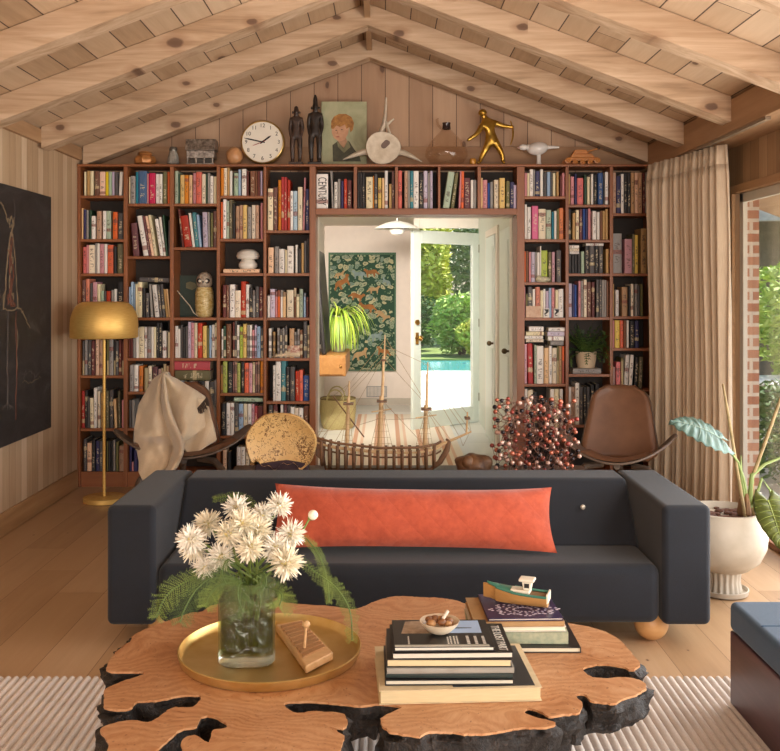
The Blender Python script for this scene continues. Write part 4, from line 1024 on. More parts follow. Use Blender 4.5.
# ottoman
ot = thing('ottoman', 'navy cushioned ottoman with purple brown wooden base beside the rug edge', 'ottoman', (1.65, 2.9, .02))
obj('base', MB().box(1.253, 2.02, 2.45, 3.378, .021, .285), grainwood('ottoman_purple_wood', 1, [(.2, '#3a2428'), (.5, '#4f3338'), (.8, '#634046')], .35, .8), ot, bevel=.006)
obj('cushion', MB().box(1.25, 2.025, 2.445, 3.382, .286, .392), fabric('ottoman_blue', '#14324c', '#204866', sheen=.2), ot, bevel=.022, seg=4)
sq = MB().tube([(1.262, 3.12, .3928), (2.01, 3.12, .3928)], .0018, 6)
obj('seam', sq, bpy.data.materials['ottoman_blue'], ot)

# gold floor lamp
BR = NT('brushed_gold'); bnz = BR.noise(BR.mapping(BR.obj(), (1, 1, 30)), 20, 2).outputs[0]
BR.bsdf(BR.ramp(bnz, (.3, '#deb05a'), (.7, '#f0ca7c')), .5, .6)
GOLD = BR.m
LX, LY = px(104.2, 6.69), 6.69
fl = thing('floor_lamp', 'brushed gold dome floor lamp beside the pale board wall', 'lamp', (LX, LY, 0))
obj('base', MB().lathe([(.14, .001), (.147, .004), (.147, .034), (.143, .037), (.012, .039)], (LX, LY, 0), 40), GOLD, fl, smooth=True)
obj('pole', MB().tube([(LX, LY, .038), (LX, LY, 1.40)], .0115, 14), GOLD, fl, smooth=True)
rsd = .236
pr = [(rsd, 1.178), (rsd, 1.19)]
pr = [(rsd * .985, 1.18), (rsd, 1.183), (rsd, 1.27), (rsd * .985, 1.315), (rsd * .93, 1.36), (rsd * .84, 1.40), (rsd * .72, 1.425), (rsd * .6, 1.434), (.02, 1.436)]
pin = [(r - .004, z - .003) for r, z in reversed(pr[:-1])]
obj('shade', MB().lathe(pin[::-1][0:1] + pr, (LX, LY, 0), 48, cap=False), GOLD, fl, smooth=R(60), solid=.003)
obj('socket', MB().lathe([(.02, 1.30), (.022, 1.36), (.02, 1.40)], (LX, LY, 0), 16), GOLD, fl, smooth=True)
obj('bulb', MB().ell((LX, LY + .05, 1.31), (.03, .03, .04), 14, 10), M('bulb_glass', '#efe9dc', .3), fl, smooth=True)

# dark painting on the left wall
pa = thing('painting', 'large dark canvas with a scratched pale figure on the board wall', 'painting', (XL + .04, 5.7, .56))
PY0, PY1, PZ0, PZ1 = 4.9, 6.5, .56, 2.17
cv = NT('dark_canvas'); a_ = cv.noise(cv.mapping(cv.obj(), (1, 1, 1.6)), 3.2, 6, .65, 1.5).outputs[0]; b_ = cv.noise(cv.mapping(cv.obj(), (1, 1, 5)), 22, 5, .7, 2).outputs[0]
cc = cv.ramp(a_, (.3, '#191717'), (.55, '#2d2a2b'), (.75, '#4a4646'))
cc = cv.mix(cv.ramp(b_, (.68, 0.0), (.76, .5)), cc, hexc('#6d6664'))
cv.bsdf(cc, .55, 0, cv.bump(b_, .3, .006))
obj('canvas', MB().box(XL + .004, XL + .045, PY0, PY1, PZ0, PZ1), cv.m, pa, bevel=.003)
SCR = {'b': M('scratch_bone', '#86745c', .8), 'r': M('scratch_rust', '#6d4334', .8), 'g': M('scratch_grey', '#57504d', .8)}
def lw(x, y):   # picture pixel -> point on the canvas plane
    Yp = F * (XL + .046) / (x - CX); return Vector((XL + .046, Yp, pz(y, Yp)))
def scratch(pts, code, w=.006, jit=.006, n=1):
    m = MB()
    for q in range(n):
        pp = []
        P_ = [lw(*p) for p in pts]
        for i in range(len(P_) - 1):
            for k in range(5):
                p = P_[i].lerp(P_[i+1], k / 5); pp.append(p + Vector((0, rn.gauss(0, jit), rn.gauss(0, jit))))
        pp.append(P_[-1])
        m.tube([(XL + .0455, p.y, p.z) for p in pp], w * rn.uniform(.6, 1.2), 5, flat=1)
    for i, v in enumerate(m.v): m.v[i] = (XL + .0452 + (v[0] - XL - .0455) * .25, v[1], v[2])
    obj('scratched_mark', m, SCR[code], pa)
scratch([(0.5, 201), (4, 207), (8, 222)], 'b'); scratch([(14.5, 199), (15, 214), (14, 222)], 'g')
scratch([(8, 218), (10, 226), (13, 226), (14.5, 217)], 'b', n=2); scratch([(9, 222), (11.5, 216), (14, 224), (11, 236)], 'b', n=2)
scratch([(11, 234), (7.5, 260), (3.5, 309)], 'b', n=2); scratch([(12.5, 234), (15.5, 262), (18, 309)], 'b', n=2)
scratch([(3.5, 309), (10, 310), (19, 309)], 'b'); scratch([(11.5, 238), (10, 270), (12, 305)], 'r', .008, .01, 3); scratch([(9, 250), (14, 275), (8, 300), (15, 306)], 'r', .007, .012, 3)
scratch([(10, 245), (13, 262), (9, 285), (14, 300)], 'b', .004, .012, 3)
scratch([(19, 308), (24, 314), (30, 328)], 'b'); scratch([(8, 312), (8, 360), (8, 410)], 'g', n=2); scratch([(16, 312), (16.5, 360), (16, 420)], 'r', n=2); scratch([(17, 330), (17.5, 370)], 'b', .003)
scratch([(24, 378), (30, 370), (36, 377), (40, 372)], 'g', .003, .01, 2); scratch([(2, 408), (8, 404), (14, 410)], 'g', .003, .01, 2); scratch([(24, 382), (32, 380), (41, 378)], 'b', .002, .012)

# curtain
CUR = NT('linen_curtain'); w1_ = CUR.noise(CUR.mapping(CUR.obj(), (60, 60, 2.0)), 6, 3).outputs[0]; w2_ = CUR.noise(CUR.obj(), 400, 2).outputs[0]
CUR.bsdf(CUR.ramp(CUR.math('ADD', CUR.math('MULTIPLY', w1_, .6), CUR.math('MULTIPLY', w2_, .4)), (.3, '#c2a98c'), (.7, '#dccbb4')), .9, 0, CUR.bump(w2_, .3, .003), Sheen_Weight=.2)
cu = thing('curtain', 'heavy beige pleated linen curtain beside the garden window', 'curtain', (2.03, 6.2, 0))
A, B = Vector((1.985, 6.80)), Vector((2.135, 5.84)); NP = 15; dirv = (B - A).normalized(); nv_ = Vector((dirv.y, -dirv.x))
NS = NP * 12; rows = []
for zi in range(41):
    z = .015 + (2.435 - .015) * zi / 40
    row = []
    for i in range(NS + 1):
        u = i / NS; ph = 2 * math.pi * NP * u
        topf = max(0, (z - 2.25) / .185)
        amp = (.052 + .02 * math.sin(7.1 * u + 1)) * (1 - .45 * topf) * (1 - .6 * max(0, (u - .72) / .28)); wob = .35 * math.sin(3.3 * z + 11 * u) * (1 - topf)
        s_ = math.sin(ph + wob + .9 * math.sin(4 * u)) + .2 * math.sin(.5 * ph + 2) + .3 * math.sin(2 * ph + 1 + 2 * wob) + topf * .5 * math.sin(3 * ph)
        p = A.lerp(B, u + .006 * math.cos(ph)) + nv_ * (amp * s_ - .012 * math.sin(2.0 * z))
        row.append((p.x, p.y, z))
    rows.append(row)
obj('drape', MB().grid(rows[:39]), CUR.m, cu, smooth=R(180), solid=.003)
obj('gathered_heading', MB().grid(rows[38:]), CUR.m, cu, smooth=R(180), solid=.003)
obj('track', MB().box(2.045, 2.075, 5.0, 6.95, 2.437, 2.453), M('curtain_track', '#8d7a64', .5), cu)

# shell chairs
WALNUT = grainwood('dark_walnut_ply', 0, [(.2, '#4a3c33'), (.5, '#67564a'), (.8, '#84715f')], .4, .8)
LEATH = M('brown_leather', '#7a5238', .5, col2='#64412b', scale=5, bump=.15, bscale=160)
def shell_chair(name, label, loc, rz, hw=.46, cw=.56):
    t = thing(name, label, 'chair', loc, rz)
    def sz(u): return .385 + .20 * abs(u) ** 2.0
    def yc(u): return -.02 + .03 * abs(u) ** 2
    def dep(u): return .27 * (1 - abs(u) ** 2.4) ** .5 * .9 + .055
    rows = []
    for i in range(41):
        u = -1 + 2 * i / 40; row = []
        for j in range(9):
            v = -1 + 2 * j / 8
            row.append((hw * (u * (1 - .02 * v * v)), yc(u) + dep(u) * v, sz(u) - .05 * v * (1 - u * u)))
        rows.append(row)
    obj('seat_shell', MB().grid(rows), WALNUT, t, smooth=R(180), solid=.014, local=True)
    rows = []
    for i in range(25):
        u = -cw + 2 * cw * i / 24; row = []
        for j in range(9):
            v = -1 + 2 * j / 8; e = (1 - (u / cw) ** 6) * (1 - v ** 6)
            row.append((hw * u * 1.0, yc(u) + dep(u) * .93 * v, sz(u) - .05 * v * (1 - (u) ** 2) + .010 + .03 * max(0, e) ** .5))
        rows.append(row)
    m = MB().grid(rows); rows2 = [[(x, y, sz(x / hw) - .05 * (-1 + 2 * j / 8) * (1 - (x / hw) ** 2) + .0085) for j, (x, y, z) in enumerate(r)] for r in rows]; m.grid(rows2)
    obj('seat_cushion', m, LEATH, t, smooth=R(60), local=True)
    def back(off, sc, nm, mt, th):
        rows = []
        for j in range(15):
            v = j / 14; row = []
            z = .385 + .475 * v
            wv = (.262 - .085 * v) * sc
            if v > .8: wv *= math.sqrt(max(.02, 1 - ((v - .8) / .2) ** 2 * .75))
            if v < .15: wv *= math.sqrt(max(.02, 1 - ((.15 - v) / .15) ** 2 * .5))
            for i in range(13):
                u = -1 + 2 * i / 12
                row.append((wv * u, .185 + .19 * v + off - .035 * u * u, z))
            rows.append(row)
        obj(nm, MB().grid(rows), mt, t, smooth=R(180), solid=th, local=True)
    back(.02, 1.04, 'back_shell', WALNUT, .014); back(-.006, 1.0, 'back_cushion', LEATH, .034)
    for sx in (-1, 1):
        pts = [(sx * .10, .05, .362), (sx * .2, -.06, .365), (sx * .29, -.16, .27), (sx * .315, -.2, .18), (sx * .33, -.23, .0)]
        obj('leg', MB().tube(pts, [.02, .022, .022, .02, .016], 10), WALNUT, t, smooth=True, local=True)
    obj('leg', MB().tube([(0, .0, .36), (0, .2, .325), (0, .3, .28), (0, .34, .18), (0, .37, .0)], [.02, .024, .024, .02, .017], 10), WALNUT, t, smooth=True, local=True)
    obj('back_support', MB().tube([(0, .17, .335), (0, .24, .38), (0, .262, .5)], [.03, .03, .025], 10, flat=.4), WALNUT, t, smooth=True, local=True)
    return t
shell_chair('shell_chair', 'dark plywood shell chair with brown leather beside the curtain', (px(617, 6.1), 6.1, 0), R(-18), .375)
shell_chair('shell_chair', 'dark plywood shell chair draped with a beige blanket by the gold lamp', (px(184, 6.3), 6.3, 0), R(14), .46, .74)
# blanket over the left chair
BLK = NT('beige_wool'); q1 = BLK.noise(BLK.obj(), 240, 3).outputs[0]; q2 = BLK.noise(BLK.obj(), 14, 3).outputs[0]
BLK.bsdf(BLK.ramp(BLK.math('ADD', BLK.math('MULTIPLY', q1, .85), BLK.math('MULTIPLY', q2, .15)), (.3, '#cfb797'), (.7, '#e6d4b8')), .95, 0, BLK.bump(q1, .5, .004), Sheen_Weight=.4)
bl = thing('throw_blanket', 'beige wool throw blanket with dark fringe hanging over the shell chair', 'blanket', (px(175, 6.4), 6.45, .86))
def interp(tab, y):
    for (a, va), (b, vb) in zip(tab, tab[1:]):
        if a <= y <= b: return va + (vb - va) * (y - a) / (b - a)
    return tab[-1][1] if y > tab[-1][0] else tab[0][1]
Lf = [(374.5, 160), (380, 153), (387, 149), (396, 144), (405, 139), (416, 136.5), (428, 134.6), (442, 134), (452, 137.5), (462, 139.5), (472, 139), (480, 143)]
Rf = [(374.5, 166), (379, 176), (385, 186), (391, 196), (397, 205), (404, 206.5), (412, 206.5), (427, 205), (434, 195), (440, 186), (446, 183), (456, 182), (467, 177), (474, 169), (480, 158)]
yfold = lambda y: interp([(374, 163), (388, 164), (400, 166), (415, 171), (430, 176), (441, 179), (480, 170)], y)
def sheet(nm, lf, rf, fwd, seed, ymax=480):
    rows = []
    for j in range(72):
        y = 374.5 + (ymax - 374.5) * j / 71; row = []
        l, r = lf(y), rf(y)
        if r - l < .6: r = l + .6
        Yb = interp([(374, 6.50), (400, 6.36), (430, 6.15), (455, 5.92), (480, 5.84)], y)
        for i in range(41):
            u = i / 40; x = l + (r - l) * u
            soft = .022 * math.sin(x * .17 + y * .06 + seed) + .007 * math.sin(x * .33 - y * .13 + seed) + .002 * math.sin(x * .7 + y * .3) 
            row.append(P(x, y, Yb - soft + fwd(x, y, u)))
        rows.append(row)
    rows.insert(0, [Vector((p.x, p.y + .10, p.z + .004)) for p in rows[0]]); rows.insert(0, [Vector((p.x, p.y + .16, p.z - .12)) for p in rows[0]])
    obj(nm, MB().grid(rows), BLK.m, bl, smooth=R(180), solid=.012)
gs = lambda v, w_: math.exp(-(v / w_) ** 2)
def fw_left(x, y, u):
    roll = -.09 * gs(u - .93, .10) - .03 * gs(u - .55, .18) + .05 * gs(u - .76, .08) + .05 * (1 - u) ** 4
    curl = -.07 * gs(x - 158, 10) * gs(y - 446, 7) + .07 * gs(x - 158, 12) * gs(y - 437, 4) + .08 * gs(x - 174, 4) * gs(y - 449, 5) - .06 * gs(x - 181, 4) * gs(y - 452, 8)
    return roll + curl
sheet('front_fold', lambda y: interp(Lf, y), lambda y: interp([(374.5, 164), (388, 166), (400, 167.5), (415, 172), (430, 178), (441, 183), (448, 184), (456, 182), (467, 177), (474, 169), (480, 158)], y), fw_left, 0)
sheet('side_fold', lambda y: interp([(374.5, 162), (400, 160), (440, 172), (446, 183), (480, 184)], y), lambda y: interp(Rf, y) if y < 446 else 184.6, lambda x, y, u: .05 + .045 * gs(u - .22, .16) - .03 * gs(u - .5, .2) + .06 * u ** 5, 2, 446)
rows = []
Lb = [(398, 192), (420, 186), (440, 180), (446, 182), (457, 190)]; Rb = [(398, 206), (405, 208), (440, 217), (446, 207), (457, 190.5)]
for j in range(30):
    y = 398 + (457 - 398) * j / 29; l, r = interp(Lb, y), interp(Rb, y); row = []
    Yb = interp([(398, 6.42), (440, 6.2), (457, 6.05)], y)
    for i in range(17):
        u = i / 16; x = l + (r - l) * u
        row.append(P(x, y, Yb + .02 * math.sin(x * .3 + y * .1) + .03))
    rows.append(row)
obj('back_fold', MB().grid(rows), BLK.m, bl, smooth=R(180), solid=.012)
fm = MB(); Yr = 6.36
for k in range(15):
    t = k / 14; a = P(206.5 - 10 * t, 397.5 + 12 * t, Yr); b = P(206.5 - 10 * t + 2.5 + rn.uniform(-1, 1), 397.5 + 12 * t + 6 + rn.uniform(-1, 2), Yr - .02)
    fm.tube([a, a.lerp(b, .5) + Vector((.003, 0, 0)), b], .005, 6)
obj('fringe', fm, M('dark_fringe', '#4a3a30', .9), bl)
# ------------------------------------------------------------------ things on top of the bookcase
TZ = TOPZ + .0006; YT = 7.27; ST = F / YT
def tx(x, Y=YT): return px(x, Y)
def th_(y, Y=YT): return pz(y, Y)       # height of picture row y at depth Y
COPPER = M('copper_wood', '#bd7f48', .35, .35, scale=20); DKWOOD = M('carved_dark_wood', '#4a352a', .5, scale=30, col2='#2e211b', bump=.3)
cx = tx(145); t = thing('lidded_pot', 'small coppery lobed pot with a lid above the first bookcase column', 'pot', (cx, YT, TZ))
lob = lambda a, z: 1 + .07 * math.cos(8 * a)
obj('body', MB().lathe([(.045, TZ), (.075, TZ + .018), (.082, TZ + .042), (.07, TZ + .07), (.045, TZ + .08), (.002, TZ + .08)], (cx, YT, 0), 40, mod=lob), COPPER, t, smooth=True)
obj('lid', MB().lathe([(.048, TZ + .0801), (.056, TZ + .094), (.044, TZ + .108), (.002, TZ + .114)], (cx, YT, 0), 32), COPPER, t, smooth=True)
cx = tx(173.3); t = thing('glass_shaker', 'small ribbed glass shaker with a metal cap on the bookcase', 'shaker', (cx, YT, TZ))
rib = lambda a, z: 1 + .06 * math.cos(10 * a + 40 * z)
obj('body', MB().lathe([(.03, TZ), (.047, TZ + .02), (.042, TZ + .06), (.03, TZ + .105), (.026, TZ + .115)], (cx, YT, 0), 40, mod=rib), M('shaker_glass', '#b9b4ab', .12, .3, var=.2, scale=40), t, smooth=True)
obj('cap', MB().lathe([(.03, TZ + .1155), (.032, TZ + .13), (.026, TZ + .146), (.002, TZ + .148)], (cx, YT, 0), 20), M('shaker_cap', '#8a857c', .35, .8), t, smooth=True)
# hammered silver house box
t = thing('silver_box', 'tarnished silver house shaped box with columns beside the wooden egg', 'box', (tx(202), YT, TZ))
SIL = M('tarnished_silver', '#b5aaa0', .4, .75, col2='#6f665e', scale=45, bump=.5, bscale=70)
x0, x1 = tx(187.5), tx(215); y0, y1 = YT - .06, YT + .08
obj('body', MB().box(x0, x1, y0 + .02, y1, TZ + .055, TZ + .115), SIL, t, bevel=.003)
obj('lid', MB().prism([(y0, TZ + .116), (y1 + .01, TZ + .116), (y1 - .02, TZ + .20), (y0 + .03, TZ + .205)], x0 - .008, x1 + .012, 0), SIL, t, bevel=.004)
obj('base', MB().box(x0 - .004, x1 + .004, y0, y1 + .004, TZ, TZ + .012), SIL, t, bevel=.002)
for i in range(4):
    x = x0 + .012 + i * (x1 - x0 - .024) / 3
    obj('column', MB().tube([(x, y0 + .012, TZ + .0125), (x, y0 + .012, TZ + .0545)], .009, 10), SIL, t, smooth=True)
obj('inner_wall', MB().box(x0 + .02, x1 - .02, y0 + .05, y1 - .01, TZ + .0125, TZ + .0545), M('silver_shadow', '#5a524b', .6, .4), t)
t = thing('wooden_egg', 'smooth tan wooden egg standing between the silver box and the clock', 'egg', (tx(234.5), YT, TZ))
obj('egg', MB().ell((tx(234.5), YT, TZ + .074), (.064, .064, .073), 28, 18), grainwood('egg_wood', 2, [(.2, '#b07a4c'), (.5, '#c48e60'), (.8, '#d0a074')], .35, 1.2), t, smooth=True)
# clock
cc = P(262.6, 142.2, YT - .02); Rr = .172
t = thing('wall_clock', 'round cream faced clock in a brass rim standing on the bookcase', 'clock', (cc.x, YT, TZ))
toY = Matrix.Translation(cc) @ Matrix.Rotation(R(90), 4, 'X')      # local z -> -Y
def disc(prof, seg=48): return MB().lathe(prof, (0, 0, 0), seg).xf(toY)
CLB = M('clock_rim_brass', '#c9a86a', .3, .8, var=.08)
obj('rim', MB().lathe([(Rr * .9, -.05), (Rr, -.045), (Rr, .0), (Rr * .97, .014), (Rr * .925, .017), (Rr * .915, .008)], (0, 0, 0), 56).xf(toY), CLB, t, smooth=R(50))
obj('face', disc([(Rr * .912, .0), (Rr * .912, .009), (.001, .0095)]), M('clock_face_cream', '#e9e1d2', .5, var=.02), t)
its = []
for h in range(1, 13):
    a = 2 * math.pi * h / 12; r = Rr * .74
    its.append((str(h), .043, toY @ Matrix.Translation((r * math.sin(a), r * math.cos(a), .0102))))
lettering('numerals', its, INK, t)
def hand(nm, ang, L, wd, z, mt, tail=.02):
    m = MB().prism([(-wd, -tail), (wd, -tail), (wd * 1.2, L * .75), (0, L), (-wd * 1.2, L * .75)], z, z + .0015, 2)
    obj(nm, m.xf(toY @ Matrix.Rotation(-ang, 4, 'Z')), mt, t)
hand('hour_hand', R(54), Rr * .5, .0055, .0125, INK); hand('minute_hand', R(282), Rr * .86, .0045, .0145, INK)
hand('second_hand', R(248), Rr * .5, .0018, .0165, M('red_hand', '#b0302c', .5), .03)
obj('hub', disc([(.007, .0125), (.007, .02), (.001, .021)], 14), INK, t)
# two carved figures
def figure(name, label, xc, top, H, crown, shoulder, seed, mt):
    x = tx(xc); t = thing(name, label, 'figurine', (x, YT - .02, TZ))
    k = H; zf = TZ + .018
    V = [(0, 0, .50, (.085, .07)), (0, 0, .62, (.062, .055)), (0, 0, .74, (.09, .06)), (0, 0, .79, (.03, .03)), (0, -.01, .855, (.055, .06)), (0, 0, .915, (.04, .045)), (0, 0, .915 + crown * .5, (.04, .04)), (0, 0, .915 + crown, (.012, .012)),
         (-.06, -.01, .44, (.055, .055)), (-.065, -.045, .26, (.04, .045)), (-.06, 0, .05, (.035, .035)), (-.06, -.05, .015, (.035, .025)),
         (.06, -.01, .44, (.055, .055)), (.065, -.045, .26, (.04, .045)), (.06, 0, .05, (.035, .035)), (.06, -.05, .015, (.035, .025)),
         (-shoulder, 0, .745, (.04, .04)), (-shoulder - .02, .0, .58, (.032, .032)), (-shoulder + .0, -.04, .45, (.027, .027)), (-shoulder + .03, -.05, .39, (.025, .025)),
         (shoulder, 0, .745, (.04, .04)), (shoulder + .02, .0, .58, (.032, .032)), (shoulder - .0, -.04, .45, (.027, .027)), (shoulder - .03, -.05, .39, (.025, .025))]
    E = [(0, 1), (1, 2), (2, 3), (3, 4), (4, 5), (5, 6), (6, 7), (0, 8), (8, 9), (9, 10), (10, 11), (0, 12), (12, 13), (13, 14), (14, 15), (2, 16), (16, 17), (17, 18), (18, 19), (2, 20), (20, 21), (21, 22), (22, 23)]
    sc = H / (.915 + crown)
    skin('body', [(x + a * sc, YT - .02 + b * sc, zf + c * sc, (r[0] * sc, r[1] * sc)) for a, b, c, r in V], E, mt, t, 2)
    obj('nose', MB().ell((x, YT - .02 - .066 * sc, zf + .85 * sc), (.012 * sc, .016 * sc, .03 * sc), 8, 6), mt, t, smooth=True)
    for s in (-1, 1): obj('ear', MB().ell((x + s * .058 * sc, YT - .02, zf + .855 * sc), (.014 * sc, .014 * sc, .024 * sc), 8, 6), mt, t, smooth=True)
    obj('base', MB().box(x - .055, x + .055, YT - .075, YT + .03, TZ, zf + .004), mt, t, bevel=.004)
figure('carved_figure', 'shorter dark wooden figure standing next to the clock', 296.5, 104, .445, .05, .085, 1, DKWOOD)
figure('carved_figure', 'taller dark wooden figure in a pointed hat before the portrait', 315.5, 92, .535, .15, .085, 2, M('carved_black_wood', '#33271f', .45, scale=30, col2='#211915', bump=.3))
# portrait of a boy, canvas leaning on the gable wall
YP = 7.385; sP = F / YP
px0, px1, pz0, pz1 = px(321.5, YP), px(366.8, YP), TZ, pz(101.8, YP)
t = thing('portrait_canvas', 'small unframed oil portrait of a fair haired boy propped on the bookcase', 'picture', ((px0 + px1) / 2, YP, TZ))
bgm = NT('portrait_ground'); nn = bgm.noise(bgm.mapping(bgm.obj(), (1, 1, .6)), 7, 4, .6, .8).outputs[0]
bgm.bsdf(bgm.ramp(nn, (.25, '#8a8a66'), (.5, '#a5a582'), (.8, '#bfb894')), .6)
obj('canvas', MB().box(px0, px1, YP - .012, YP + .012, pz0, pz1), bgm.m, t, bevel=.002)
def patch(nm, pts, mt, off):
    obj(nm, MB().prism([(px(x, YP - .012), pz(y, YP - .012)) for x, y in pts], YP - .0125 - off, YP - .0122 - off + .0003, 1), mt, t)
def pm_(n, a, b, s=24): return M(n, a, .6, col2=b, scale=s)
patch('painted_jacket', [(333, 161.5), (332.5, 145), (338, 141), (343, 143), (349, 141), (354, 149), (359, 155), (361, 161.5)], pm_('jacket_paint', '#4e4c34', '#3a3828'), .0002)
patch('painted_neck', [(337, 139), (346, 138), (347.5, 143), (343.5, 148), (339, 143)], pm_('neck_paint', '#b98e6c', '#a37a5a'), .0006)
patch('painted_collar', [(337, 141), (343.5, 148.6), (348, 140), (350.5, 147), (344, 153), (338, 147)], pm_('collar_paint', '#8a8560', '#6f6b4c'), .001)
patch('painted_face', [(332, 127), (333.5, 121), (340, 119), (347, 121), (349.5, 126), (348, 134), (344.5, 140), (339, 141.5), (334.5, 138.5), (333, 136), (331.8, 133)], pm_('face_paint', '#d0a07c', '#bd8a68'), .0014)
patch('painted_hair', [(331, 128.5), (331.3, 121), (334, 116.6), (339, 114), (346, 114), (351.5, 117), (354, 123), (353, 129.5), (350.6, 132.5), (349.2, 127), (346.5, 129), (345, 124.5), (340, 127), (336.5, 125.5), (333.5, 129)], pm_('hair_paint', '#b8823c', '#8a5724', 40), .0018)
for x, y in ((336.3, 130.4), (341.8, 129.7)): patch('painted_eye', [(x - 1.2, y), (x, y - .5), (x + 1.2, y), (x, y + .5)], pm_('eye_paint', '#4a3a30', '#3a2c24'), .0022)
patch('painted_mouth', [(335.6, 136.8), (338, 136.2), (340, 136.8), (338, 137.6)], pm_('mouth_paint', '#a8584a', '#9a4c40'), .0022)
patch('painted_nose', [(337.6, 130.6), (338.6, 133.6), (336.2, 134.2)], pm_('nose_paint', '#b9825f', '#ad7653'), .0022)
# vertebra
BONE = M('bleached_bone', '#ddd0bd', .65, col2='#c3b39c', scale=16, bump=.3)
vc = P(383, 148.5, YT - .04)
t = thing('whale_vertebra', 'large bleached vertebra with winged spurs on the bookcase', 'bone', (vc.x, YT, TZ))
dY = Matrix.Translation(vc) @ Matrix.Rotation(R(90), 4, 'X')
obj('body', MB().lathe([(.10, -.13), (.12, -.06), (.128, .0), (.136, .03), (.132, .042), (.09, .035), (.04, .028), (.001, .03)], (0, 0, 0), 36, mod=lambda a, z: 1 + .03 * math.sin(3 * a + 1)).xf(dY @ Matrix.Scale(.94, 4, (0, 1, 0))), BONE, t, smooth=R(60))
obj('hollow', MB().lathe([(.001, .0312), (.03, .033), (.032, .0315), (.02, .030)], (.02, .03, 0), 16, mod=lambda a, z: 1 + .3 * math.sin(2 * a)).xf(dY), M('bone_hollow', '#7d6a62', .8), t, smooth=True)
def spur(pts, rad, nm='spur'):
    obj(nm, MB().tube([P(x, y, YT - .02 + dy) for x, y, dy in pts], rad, 10, flat=.55), BONE, t, smooth=True)
spur([(372, 152, 0), (363, 152, .0), (353, 155.5, -.01), (343, 159.5, -.02)], [.05, .042, .03, .006])
spur([(394, 152, 0), (403, 152.5, .0), (412, 156.5, -.01), (422, 161.8, -.02)], [.05, .042, .03, .006])
spur([(380, 135, 0), (384, 125, .02), (385.4, 112, .03), (386.2, 97.5, .03)], [.036, .034, .024, .012], 'neural_spine')
spur([(379, 134, -.02), (382, 127, 0), (384, 123, .01)], [.014, .02, .02], 'arch'); spur([(390, 134, -.02), (387.5, 127, 0), (386, 122, .01)], [.018, .022, .02], 'arch')
spur([(388, 124, 0), (391, 121, -.01), (394, 119, -.02)], [.018, .014, .01], 'hook')
# smoky glass vessel
vg = NT('smoky_glass'); tr = vg.n('ShaderNodeBsdfTransparent', None, Color=(.93, .89, .85, 1)); gl = vg.n('ShaderNodeBsdfGlossy', None, Color=(1, 1, 1, 1), Roughness=.04)
lw_ = vg.n('ShaderNodeLayerWeight', None, Blend=.25)
f_ = vg.math('ADD', .04, vg.math('MULTIPLY', vg.math('POWER', lw_.outputs['Facing'], 2.5), .6))
mx = vg.n('ShaderNodeMixShader', None, i0=f_, i1=tr.outputs[0], i2=gl.outputs[0]); vg.t.links.new(mx.outputs[0], vg.out.inputs[0])
gx = tx(446.5); t = thing('glass_vessel', 'smoky teardrop glass vessel with a dark neck beside the gold archer', 'vase', (gx, YT, TZ))
obj('body', MB().lathe([(.06, TZ), (.13, TZ + .02), (.168, TZ + .075), (.16, TZ + .13), (.115, TZ + .20), (.06, TZ + .255), (.032, TZ + .285)], (gx, YT, 0), 40, cap=False), vg.m, t, smooth=R(180))
obj('neck', MB().lathe([(.033, TZ + .285), (.030, TZ + .325), (.034, TZ + .335), (.028, TZ + .335), (.026, TZ + .285)], (gx, YT, 0), 24), M('dark_neck_glass', '#3a2a26', .15), t, smooth=True)
obj('handle', MB().tube([(gx - .03, YT, TZ + .28), (gx - .065, YT, TZ + .315), (gx - .075, YT, TZ + .36), (gx - .062, YT, TZ + .37)], [.008, .011, .012, .006], 10), vg.m, t, smooth=True)
ax = tx(472.3); t = thing('amber_votive', 'tiny amber glass votive beside the gold archer\'s foot', 'candle', (ax, YT - .05, TZ))
AMB = M('amber_glass', '#d09038', .2, .1)
obj('cup', MB().lathe([(.02, TZ), (.026, TZ + .02), (.024, TZ + .045), (.019, TZ + .05), (.018, TZ + .03), (.001, TZ + .03)], (ax, YT - .05, 0), 20), AMB, t, smooth=True)
obj('wax', MB().lathe([(.017, TZ + .031), (.017, TZ + .04), (.001, TZ + .041)], (ax, YT - .05, 0), 16), M('votive_wax', '#ecd9a8', .6), t, smooth=True)
# gold archer
GA = M('polished_gold', '#d0a850', .33, .85, col2='#a8802f', scale=18)
t = thing('archer_statue', 'polished gold archer statue striding with an outstretched arm', 'statue', (tx(490), YT, TZ))
def A_(x, y, r, dy=0.0): p = P(x, y, YT + dy); return (p.x, p.y, p.z, r)
V = [A_(491.5, 139, .034), A_(490, 131, .034), A_(487, 123.5, .042), A_(484.3, 118, .018), A_(483, 113.8, .032, -.01),
     A_(495, 123, .026, .01), A_(503, 126, .019, .02), A_(511.5, 127, .014, .02), A_(514, 126.6, .011, .02),
     A_(482, 126, .026, -.02), A_(477, 134, .018, -.04), A_(469.5, 139.2, .014, -.05), A_(467, 141, .011, -.05),
     A_(488.5, 143.5, .034, -.01), A_(485, 150.5, .026, -.02), A_(481.5, 157, .02, -.01), A_(480, 161.8, .014, 0), A_(477.5, 162.8, .012, -.03),
     A_(495.5, 142.5, .034, .0), A_(499.5, 149, .026, -.01), A_(502.5, 156, .02, .0), A_(503, 161.8, .014, .0), A_(504.5, 162.8, .012, -.03)]
E = [(0, 1), (1, 2), (2, 3), (3, 4), (2, 5), (5, 6), (6, 7), (7, 8), (2, 9), (9, 10), (10, 11), (11, 12), (0, 13), (13, 14), (14, 15), (15, 16), (16, 17), (0, 18), (18, 19), (19, 20), (20, 21), (21, 22)]
skin('body', V, E, GA, t, 2)
obj('hair', MB().ell(P(482.6, 112.8, YT), (.034, .034, .03), 14, 10), GA, t, smooth=True)
